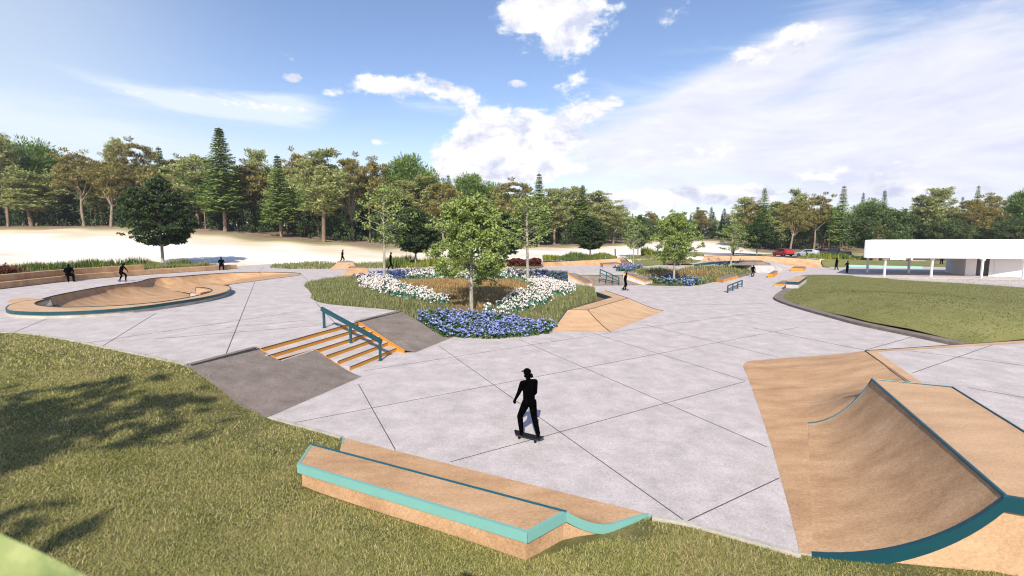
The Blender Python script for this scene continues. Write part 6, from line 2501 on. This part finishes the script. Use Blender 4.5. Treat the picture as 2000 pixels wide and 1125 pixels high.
def proto_meshes(kind, seed):
    rng = np.random.default_rng(seed)
    paths = []
    if kind in ('spruce', 'spruce_dark'):
        H = 20.0
        zc = rng.uniform(3.4, 4.4) if kind == 'spruce' else 2.0
        paths.append(limb((0, 0, 0), (0, 0, H * .97), .28, .03, rng, .004, 10))
        Vs, Fs, off = [], [], 0
        z = zc
        Rm = 3.1 if kind == 'spruce' else 2.6
        while z < H - .3:
            f = (z - zc) / (H - zc)
            Rz = Rm * (1 - f) ** .85 * rng.uniform(.8, 1.12) + .18
            nb = int(7 + 7 * (1 - f))
            a0 = rng.uniform(0, 6.28)
            for b in range(nb):
                a = a0 + 6.283 * b / nb + rng.normal(0, .15)
                Lb = Rz * rng.uniform(.7, 1.12)
                ns = max(4, int(Lb / .24))
                t = np.linspace(.12, 1, ns)
                droop = -.30 * Lb * t + .28 * Lb * t ** 2.2
                C = np.stack([np.cos(a) * Lb * t, np.sin(a) * Lb * t, z + droop], 1)
                if b % 3 == 0:
                    paths.append((np.stack([[0, 0, z], C[-1]]), np.array([.05, .01])))
                for s in (-1, 1):
                    sd = np.array([-np.sin(a) * s, np.cos(a) * s, 0])
                    fw = np.array([np.cos(a), np.sin(a), 0])
                    wl = .62 * (1 - .55 * t)[:, None] * (.5 + Lb / 3.5)
                    U = (sd * .75 + fw * .65 + np.array([0, 0, -.28])) + rng.normal(0, .12, (ns, 3))
                    U = U / np.linalg.norm(U, axis=1, keepdims=True) * wl
                    W = np.cross(U, np.array([0, 0, 1.0]) + rng.normal(0, .25, (ns, 3)))
                    W = W / np.maximum(np.linalg.norm(W, axis=1, keepdims=True), 1e-6) * .12
                    V, Fc = diamonds(C + U * .75, U, W)
                    Vs.append(V)
                    Fs.append(Fc + off)
                    off += len(V)
            z += rng.uniform(.42, .66) * (1 - .35 * f)
        C = np.stack([np.zeros(8), np.zeros(8), np.linspace(H - 1.2, H - .1, 8)], 1)
        V, Fc = diamonds(C, rand_dirs(8, rng, 1.2) * .35, rand_dirs(8, rng) * .09)
        Vs.append(V)
        Fs.append(Fc + off)
        crown = (np.concatenate(Vs), np.concatenate(Fs))
        return tube_np(paths), crown, ('bark_warm', 'spruce_leaf' if kind == 'spruce' else 'spruce_dark')
    if kind == 'umbrella':
        H = 20.0
        hb = rng.uniform(7, 9)
        tx, ty = rng.normal(0, .5, 2)
        top = np.array([tx, ty, hb])
        paths.append(limb((0, 0, 0), top, .34, .24, rng, .02, 8))
        cs, rs = [], []
        nl = 13
        for i in range(nl):
            a = 6.283 * i / nl + rng.normal(0, .3)
            rr = rng.uniform(1.2, 3.9)
            zt = H * (.97 - .10 * (rr / 3.9) ** 2) - rng.uniform(.6, 8.2)
            e = np.array([tx + np.cos(a) * rr, ty + np.sin(a) * rr, zt])
            paths.append(limb(top - [0, 0, rng.uniform(0, 1.2)], e, .15, .04, rng, .08))
            for k in range(8):
                q = e + rng.normal(0, 1, 3) * [1.15, 1.15, 1.3] + [0, 0, .3]
                cs.append(q)
                rs.append(rng.uniform(.75, 1.25))
        for k in range(20):
            a, rr = rng.uniform(0, 6.283), 3.6 * math.sqrt(rng.uniform(.0, 1))
            cs.append([tx + np.cos(a) * rr, ty + np.sin(a) * rr, H - .5 - 3.4 * (rr / 3.6) ** 2 * rng.uniform(.5, 1.2)])
            rs.append(rng.uniform(.7, 1.1))
        crown = leaf_cloud(cs, rs, 62, .36, .085, rng, .55, .45, .62, .35)
        return tube_np(paths), crown, ('bark_warm', 'umbrella_leaf')
    if kind == 'dome':
        H = 20.0
        paths.append(limb((0, 0, 0), (0, 0, 12), .42, .2, rng, .02))
        cs, rs = [], []
        for k in range(150):
            d = rand_dirs(1, rng)[0]
            d[2] = abs(d[2]) * 1.0 - .25
            rr = rng.uniform(.55, .92)
            cs.append([d[0] * 5.0 * rr, d[1] * 5.0 * rr, 10.5 + d[2] * 8.6 * rr])
            rs.append(rng.uniform(.9, 1.5))
        for i in range(7):
            a = i * .9
            paths.append(limb((0, 0, 5 + i * .8), (3 * np.cos(a), 3 * np.sin(a), 10 + i * .5), .14, .04, rng))
        crown = leaf_cloud(cs, rs, 60, .42, .07, rng, .75, .5, 1.0, .5)
        return tube_np(paths), crown, ('bark_brown', 'dome_leaf')
    if kind == 'olive':
        H = 20.0
        paths.append(limb((0, 0, 0), (rng.normal(0, .5), rng.normal(0, .5), 18.6), .30, .05, rng, .02, 10))
        cs, rs = [], []
        z = 6.5
        while z < 19:
            f = (z - 6.5) / 13
            Rz = 4.4 * math.sin(math.pi * (.22 + .70 * f)) ** .8 * rng.uniform(.75, 1.15)
            nb = 5
            for b in range(nb):
                a = rng.uniform(0, 6.283)
                Lb = Rz * rng.uniform(.55, 1.1)
                e = np.array([np.cos(a) * Lb, np.sin(a) * Lb, z + rng.uniform(.2, 1.2)])
                paths.append(limb((0, 0, z - .8), e, .07, .02, rng, .06, 5))
                for k in range(4):
                    t = rng.uniform(.35, 1.05)
                    cs.append(np.array([0, 0, z - .8]) * (1 - t) + e * t + rng.normal(0, .35, 3))
                    rs.append(rng.uniform(.7, 1.25))
            z += rng.uniform(.75, 1.15)
        cs.append([0, 0, 19.2])
        rs.append(.9)
        crown = leaf_cloud(cs, rs, 36, .30, .085, rng, .5, .15, .5, .3)
        return tube_np(paths), crown, ('bark_brown', 'olive_leaf')
    if kind == 'broad':
        H = 20.0
        paths.append(limb((0, 0, 0), (0, 0, 9), .9, .5, rng, .01))
        cs, rs = [], []
        for i in range(9):
            a = i * .7
            e = np.array([6 * np.cos(a), 6 * np.sin(a), 9 + (i % 3) * 3])
            paths.append(limb((0, 0, 6), e, .3, .06, rng))
        for k in range(190):
            d = rand_dirs(1, rng)[0]
            rr = rng.uniform(.35, 1.0) ** .6
            cs.append([d[0] * 8.6 * rr, d[1] * 8.6 * rr, 11.2 + d[2] * 7.6 * rr])
            rs.append(rng.uniform(1.0, 1.9))
        crown = leaf_cloud(cs, rs, 60, .30, .17, rng, .3, .1, .8, .4)
        return tube_np(paths), crown, ('bark_warm', 'green_leaf')
    if kind == 'plaza_dark':
        H = 9.0
        paths.append(limb((0, 0, 0), (0, 0, 7.5), .17, .04, rng, .006, 9))
        cs, rs = [], []
        for i in range(15):
            f = i / 14
            z = 2.3 + 5.9 * f
            Rz = 3.55 * (math.sin(math.pi * (.20 + .74 * f)) ** .75) * (.86 if f < .08 else 1)
            nb = 14 if f < .85 else 7
            for b in range(nb):
                a = rng.uniform(0, 6.283)
                e = np.array([np.cos(a) * Rz, np.sin(a) * Rz, z + .25])
                if b % 3 == 0:
                    paths.append(limb((0, 0, max(1.7, z - .9)), e * [.85, .85, 1], .05, .012, rng, .05, 5))
                for k in range(6):
                    t = rng.uniform(.25, 1.05)
                    cs.append([e[0] * t + rng.normal(0, .15), e[1] * t + rng.normal(0, .15), z - .3 * (1 - t) + rng.normal(0, .09)])
                    rs.append(rng.uniform(.28, .52))
        cs.append([0, 0, 8.6])
        rs.append(.4)
        crown = leaf_cloud(cs, rs, 30, .125, .07, rng, .35, -.05, .36, .2)
        return tube_np(paths), crown, ('bark_pale', 'plaza_dark_leaf')
    if kind in ('plaza_light', 'plaza_sparse', 'plaza_mid', 'plaza_thin'):
        H = 8.0
        dense = kind not in ('plaza_sparse', 'plaza_thin')
        paths.append(limb((0, 0, 0), (.08, 0, 7.4), .14 if dense else .11, .02, rng, .012, 10))
        cs, rs = [], []
        nbr = 42 if dense else 24
        for i in range(nbr):
            f = i / (nbr - 1)
            z = (2.2 if dense else 2.9) + (4.9 if dense else 4.4) * f
            Rz = (2.75 if dense else 1.9) * (math.sin(math.pi * (.24 + .70 * f)) ** .8)
            a = i * 2.4 + rng.normal(0, .3)
            Lb = Rz * rng.uniform(.7, 1.1)
            e = np.array([np.cos(a) * Lb, np.sin(a) * Lb, z + .35 * Lb])
            p, r = limb((.02, 0, z - .25), e, .04, .008, rng, .07, 6)
            paths.append((p, r))
            for k in range(9 if dense else 5):
                t = rng.uniform(.3, 1.05)
                cs.append(p[0] * (1 - t) + p[-1] * t + rng.normal(0, .22, 3))
                rs.append(rng.uniform(.22, .5))
        for k in range(26 if dense else 10):
            cs.append([rng.normal(0, .5), rng.normal(0, .5), rng.uniform(6.2, 7.8)])
            rs.append(rng.uniform(.2, .4))
        crown = leaf_cloud(cs, rs, 54 if dense else (17 if kind == 'plaza_sparse' else 7), .088 if kind != 'plaza_thin' else .13, .058 if kind != 'plaza_thin' else .08, rng, .2, -.1, .8, .1)
        return tube_np(paths), crown, ('bark_pale', {'plaza_light': 'light_leaf', 'plaza_sparse': 'light_leaf', 'plaza_thin': 'light_leaf', 'plaza_mid': 'plaza_mid_leaf'}[kind])

CACHE = {}

def proto(kind, var):
    key = (kind, var)
    if key not in CACHE:
        (tv, tf), (cv, cf), (bm_, lm) = proto_meshes(kind, 100 + sum(map(ord, kind)) + 37 * var)
        H = max(cv[:, 2].max(), 1)
        Rr = np.percentile(np.abs(cv[:, 0]), 98)
        CACHE[key] = (raw_mesh("trunk", tv, tf, [bm_], smooth=True), raw_mesh("crown", cv, cf, [lm]), H, Rr)
    return CACHE[key]

def tree(name, label, kind, var, base, height, width=None, rz=0.0, group=None):
    tm, cm, H, Rr = proto(kind, var)
    s = height / H
    w = s if width is None else width / (2 * Rr)
    o = thing(name, label, "tree", base, rz, group, scale=(w, w, s))
    link("trunk", tm, o)
    link("crown", cm, o)
    return o

NAMES = {'spruce': 'spruce_tree', 'spruce_dark': 'spruce_tree', 'umbrella': 'umbrella_pine', 'dome': 'cypress_tree', 'olive': 'forest_pine', 'broad': 'broadleaf_tree'}

def tree_px(name, label, kind, var, bpx, bpy_, top, wpx, z=None, y=None, rz=0.0, group=None, tpx=None):
    if y is not None:
        b = on_ground(bpx, y)
    elif z is not None:
        b = at(bpx, bpy_, z)
    else:
        b = hit(bpx, bpy_)
    h = at_y(bpx, top, b.y).z - b.z
    return tree(name, label, kind, var, b, h, wpx * b.y / F / math.sqrt(1 + (b.x / b.y) ** 2), rz, group)

# plaza trees
tree_px("plaza_tree", "big dark round tree behind the long left seat wall", 'plaza_dark', 0, 318, 521, 341, 140, y=58.5, rz=.4)
tree_px("plaza_tree", "dark round tree behind the reed bed, right of the walking person", 'plaza_dark', 1, 812, 518, 402, 80, z=ZU, rz=1.2)
tree_px("plaza_tree", "dark round tree on the oval lawn beside the red hedge", 'plaza_dark', 0, 985, 520, 413, 70, z=ZU, rz=2.0)
tree_px("plaza_tree", "dark round tree above the tan wall and bright reeds", 'plaza_dark', 1, 1152, 497, 421, 58, y=73, rz=.1)
tree_px("plaza_tree", "grey green tree on the grass slope right of the walking woman", 'plaza_mid', 0, 1245, 508, 418, 56, y=74, rz=.7)
tree_px("plaza_tree", "slim pale stem tree beside the upper end of the right hubba", 'plaza_sparse', 1, 1237, 522.5, 425, 40, z=ZU, rz=1.7)
tree_px("plaza_tree", "green tree standing behind the cap wearing skater", 'plaza_mid', 1, 1326, 503, 424, 52, y=79, rz=.3)
tree_px("plaza_tree", "dark green tree at the parking road left of the red car", 'plaza_dark', 0, 1477, 497, 424, 56, y=96, rz=2.4)
tree_px("plaza_tree", "leafy light green tree with a pale double stem in the middle of the large planter", 'plaza_light', 0, 921, 611, 374, 150, z=.45, rz=.5)
tree_px("plaza_tree", "thin airy tree at the back left of the large planter among white flowers", 'plaza_sparse', 0, 751, 548, 354, 96, z=.95, rz=1.0)
tree_px("plaza_tree", "airy light green tree at the back right of the large planter", 'plaza_sparse', 1, 1031, 545, 375, 100, z=.85, rz=2.6)
tree_px("plaza_tree", "light green tree with a pale stem in the blue flowers of the smaller planter", 'plaza_light', 1, 1316, 551, 407, 92, z=.2, rz=.9)
tree_px("plaza_tree", "small airy tree by the teal kerb at the back of the smaller planter", 'plaza_sparse', 0, 1427, 519.5, 436, 66, z=.7, rz=.2)

# forest edge: (kind, px, top py, width px, depth, label)
EDGE = [
 ('olive', 24, 258, 74, 118, "tall thin pine at the far left of the forest edge"),
 ('dome', 84, 263, 122, 128, "broad dark domed tree behind the low layered pine at far left"),
 ('olive', 70, 334, 116, 119, "low layered grey green pine in front of the broad dark dome at far left"),
 ('umbrella', 172, 288, 86, 119, "brown umbrella pine with a forked trunk right of the far left dome"),
 ('umbrella', 223, 302, 84, 118, "umbrella pine with a whitish trunk just left of the big dark plaza tree"),
 ('olive', 241, 264, 44, 132, "narrow pine whose top rises between two brown umbrella pines at left"),
 ('umbrella', 285, 263, 78, 127, "tallest brown umbrella pine, above the big dark plaza tree"),
 ('spruce', 327, 285, 56, 130, "spruce whose tip peeks out right of the tallest umbrella pine"),
 ('umbrella', 348, 296, 50, 136, "brown pine half hidden behind the spruce tip above the big plaza tree"),
 ('olive', 392, 298, 92, 119, "grey green spreading pine between the big plaza tree and the tallest spruce"),
 ('spruce', 444, 247, 84, 114, "tallest bright green spruce, rising above the whole forest edge"),
 ('umbrella', 492, 311, 76, 122, "dark brown pine just right of the tallest spruce"),
 ('olive', 513, 287, 46, 126, "slender pine rising behind the brown pine right of the tallest spruce"),
 ('spruce', 552, 301, 62, 110, "bright green spruce left of the tall spreading olive pine"),
 ('umbrella', 590, 284, 52, 122, "brown pine top between the second spruce and the spreading olive pine"),
 ('olive', 634, 288, 92, 104, "tall spreading olive pine with a slender reddish trunk behind the jogger"),
 ('umbrella', 692, 291, 66, 112, "brown pine with a V shaped fork left of the thin airy planter tree"),
 ('umbrella', 742, 302, 62, 122, "brown pine directly behind the thin airy planter tree"),
 ('dome', 803, 293, 84, 124, "tall green domed tree above the dark tree by the reed bed"),
 ('olive', 822, 338, 84, 116, "low olive pine in front of the tall green domed tree"),
 ('umbrella', 868, 344, 58, 112, "brown pine left of the big light green planter tree"),
 ('spruce', 878, 340, 34, 130, "narrow spruce tip behind the brown pine by the big planter tree"),
 ('dome', 920, 332, 72, 132, "green domed tree rising directly above the big planter tree"),
 ('dome', 957, 351, 62, 136, "smaller green dome right of the one above the big planter tree"),
 ('umbrella', 1008, 342, 62, 122, "brown pine between the green domes and the spruce at mid picture"),
 ('spruce', 1052, 337, 46, 120, "bright spruce behind the airy tree at the large planter's back right"),
 ('olive', 1082, 364, 54, 124, "grey green pine just right of the mid picture spruce"),
 ('olive', 1118, 361, 62, 130, "rounded olive pine between two spruces at mid picture"),
 ('spruce', 1136, 360, 38, 126, "slim bright spruce above the dark tree by the tan wall"),
 ('olive', 1166, 372, 62, 128, "olive pine right of the slim spruce above the tan wall"),
 ('olive', 1197, 398, 52, 134, "shorter grey pine where the forest edge steps back"),
 ('umbrella', 1268, 411, 30, 170, "small far brown pine left of the gap behind the white field"),
 ('umbrella', 1366, 404, 30, 172, "small far pine right of the smaller planter's front tree"),
 ('spruce_dark', 1358, 403, 22, 178, "small dark spruce tip left of the far pine across the white field"),
 ('spruce_dark', 1385, 403, 22, 176, "small dark spruce tip right of the far pine across the white field"),
 ('spruce_dark', 1410, 406, 24, 172, "small dark spruce left of the tall pines before the red car"),
 ('olive', 1450, 383, 46, 128, "olive pine behind the dark tree by the parking road"),
 ('umbrella', 1466, 390, 34, 124, "brown pine left of the bright spruce near the red car"),
 ('spruce', 1486, 366, 38, 122, "bright spruce rising left of the red car"),
 ('olive', 1551, 366, 40, 134, "slender pine top rising behind the red car"),
 ('umbrella', 1541, 384, 56, 112, "brown pine with a white forked trunk just behind the red car"),
 ('umbrella', 1587, 373, 54, 116, "brown pine behind the white hatchback"),
 ('olive', 1512, 392, 46, 126, "grey green pine between the bright spruce and the red car's pine"),
 ('spruce', 1638, 361, 44, 112, "bright spruce standing behind the grey pickup"),
 ('spruce_dark', 1676, 374, 24, 140, "dark spruce tip left of the broad green tree"),
 ('dome', 1692, 384, 66, 132, "dull green dome behind the broad green tree"),
 ('spruce_dark', 1717, 369, 30, 134, "dark spruce rising behind the broad green tree's top"),
 ('olive', 1793, 379, 56, 122, "grey pine right of the broad green tree above the pavilion roof"),
 ('olive', 1824, 363, 62, 118, "tall yellowish pine with a boxy top above the pavilion roof"),
 ('spruce_dark', 1868, 383, 26, 128, "dark spruce tip right of the boxy topped pine"),
 ('broad', 1845, 424, 84, 114, "low spreading green tree behind the pavilion roof's middle"),
 ('spruce', 1896, 361, 36, 126, "green spruce behind the brown pine above the pavilion rooms"),
 ('umbrella', 1888, 379, 70, 112, "brown umbrella pine with a pale forked trunk above the pavilion rooms"),
 ('umbrella', 1928, 373, 56, 116, "brown umbrella pine leaning right near the picture's right edge"),
 ('dome', 1990, 364, 74, 118, "dark green dome at the right edge of the picture"),
 ('broad', 1985, 418, 110, 108, "low broad green tree at the right edge above the pavilion roof"),
]
for i, (kind, px, top, w, y, lab) in enumerate(EDGE):
    tree_px(NAMES[kind], lab, kind, i % 2, px, 0, top, w * (1.0 if kind.startswith('spruce') else 1.2), y=y, rz=(i * 1.7) % 6.28)
tree_px('broadleaf_tree', "broad dense green tree with a thick trunk behind the pavilion's left end", 'broad', 0, 1709, 514, 396, 128, y=84, rz=.8)

# the wood behind reads as one mass
def build_wood():
    rng = np.random.default_rng(77)
    spots = []
    for px in np.arange(-160, 2200, 13.0):
        for row in range(4):
            x = px + rng.uniform(-9, 9)
            fe = float(np.interp(x, FE[:, 0], FE[:, 1]))
            y = fe + 19 + row * 17 + rng.uniform(-6, 6)
            topline = float(np.interp(x, [-200, 100, 300, 450, 600, 700, 900, 1000, 1150, 1200, 1250, 1440, 1480, 1700, 2000, 2200],
                                      [300, 305, 310, 322, 318, 325, 352, 372, 388, 406, 414, 412, 400, 400, 392, 380]))
            spots.append((x, y, topline + rng.uniform(0, 46)))
    mesh_by = {}
    for x, y, top in spots:
        kind = rng.choice(['umbrella', 'olive', 'dome', 'spruce_dark', 'olive'])
        g = on_ground(x, y)
        h = at_y(x, top, y).z - g.z
        if h < 5:
            continue
        mesh_by.setdefault(kind, []).append((g, h, rng.uniform(0, 6.28), rng.uniform(.9, 1.25)))
    Vs, Fs, ids, off = [], [], [], 0
    mats = []
    for kind, lst in mesh_by.items():
        (tv, tf), (cv, cf), (bk, lf) = proto_meshes(kind, 900 + len(kind))
        bk = 'bark_brown'
        nq = len(cf)
        keep = np.sort(rng.permutation(nq)[:min(nq, 1900)])
        cq = cv[cf[keep]]                                   # (k,4,3)
        mid = cq.mean(1, keepdims=True)
        cq = mid + (cq - mid) * 1.8
        H = cv[:, 2].max()
        for m_ in (bk, lf):
            if m_ not in mats:
                mats.append(m_)
        pts, rad = [], []
        for g, h, rz, wf in lst:
            s = h / H
            c, sn = math.cos(rz), math.sin(rz)
            M = np.array([[c * s * wf, -sn * s * wf, 0], [sn * s * wf, c * s * wf, 0], [0, 0, s]])
            V = cq.reshape(-1, 3) @ M.T + np.array(g)
            Vs.append(V)
            Fs.append(np.arange(len(V)).reshape(-1, 4) + off)
            ids.append(np.full(len(V) // 4, mats.index(lf)))
            off += len(V)
            p = np.array([[0, 0, 0], [0, 0, H * .45], [0, 0, H * .8]]) @ M.T + np.array(g)
            V, Fq = tube_np([(p, np.array([.013, .010, .004]) * h)], 5)
            Vs.append(V)
            Fs.append(Fq + off)
            ids.append(np.full(len(Fq), mats.index(bk)))
            off += len(V)
    stuff_mesh("woodland", np.concatenate(Vs), np.concatenate(Fs), mats, np.concatenate(ids), "dark mixed wood behind the forest edge trees", "woodland")
    # undergrowth along the forest floor
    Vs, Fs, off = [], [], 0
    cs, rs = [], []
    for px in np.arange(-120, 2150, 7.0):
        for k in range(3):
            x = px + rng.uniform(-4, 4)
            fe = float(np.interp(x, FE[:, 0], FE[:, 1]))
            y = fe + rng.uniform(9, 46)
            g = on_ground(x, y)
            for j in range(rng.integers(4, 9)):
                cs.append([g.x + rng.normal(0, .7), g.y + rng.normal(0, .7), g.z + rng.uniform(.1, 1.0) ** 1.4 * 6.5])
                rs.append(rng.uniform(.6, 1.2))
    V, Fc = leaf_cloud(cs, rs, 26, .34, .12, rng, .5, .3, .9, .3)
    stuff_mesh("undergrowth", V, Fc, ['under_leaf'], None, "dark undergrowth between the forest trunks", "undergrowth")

build_wood()

# ------------------------------------------------------------------ trees beside and behind the viewpoint
def build_near():
    tree("shade_tree", "sparse tree standing on the lawn left of the picture, casting the broken shade", 'plaza_thin', 2, Vector((-12.9, -11.6, .85)), 19.0, 9.6, 1.0)
    base = Vector((-1.5, -.1, .05))
    t = thing("sapling", "young tree whose broad pale leaf reaches into the lower left corner", "tree", base)
    m = MB()
    tip = at_y(-330, 985, .90)
    m.tube([base, base + Vector((.05, 0, 2.2)), base + Vector((.1, .3, 3.9)), tip], [.035, .028, .016, .004], 'bark_pale', 8)
    m.build("trunk", t, smooth=True)

    def leaf(mb, p, d, ln, wd, nrm):
        d = d.normalized()
        s = d.cross(nrm).normalized()
        n = d.cross(s).normalized()
        N = 10
        rows = []
        for i in range(N + 1):
            u = i / N
            w = wd * math.sin(math.pi * u ** .8) ** .6 * (1 if 0 < i < N else .02)
            c = p + d * ln * u - n * (-.10 * ln * u * u)
            rows.append([c + s * w + n * -.18 * w, c, c - s * w + n * -.18 * w])
        mb.loft(rows, 'big_leaf')
    m = MB()
    leaf(m, tip, at_y(300, 1238, .86) - tip, .78, .055, Vector((-.1, -.5, 1)))
    rng = random.Random(4)
    for k in range(16):
        q = base.lerp(tip, .5 + .45 * rng.random()) + Vector((0, 0, .5 * rng.random()))
        d = Vector((rng.uniform(-1, .1), rng.uniform(-1, .0), rng.uniform(-.5, .3)))
        q = base + Vector((.08, .15, 2.6 + 1.3 * rng.random())) 
        leaf(m, q, d, rng.uniform(.18, .28), .055, Vector((0, 0, 1)))
    m.build("crown", t, smooth=True)

build_near()

def build_haze():
    m = bpy.data.materials.new("haze")
    m.use_nodes = True
    n, l = m.node_tree.nodes, m.node_tree.links
    n.remove(n["Principled BSDF"])
    v = n.new("ShaderNodeVolumePrincipled")
    v.inputs['Color'].default_value = (.86, .91, 1.0, 1)
    v.inputs['Density'].default_value = .00025
    v.inputs['Anisotropy'].default_value = .2
    l.new(v.outputs[0], n["Material Output"].inputs['Volume'])
    MATS['haze'] = m
    mb = MB()
    mb.box((-430, -70, -6), (430, 480, 38), 'haze')
    o = mb.build("haze")
    o['kind'] = 'stuff'

build_haze()
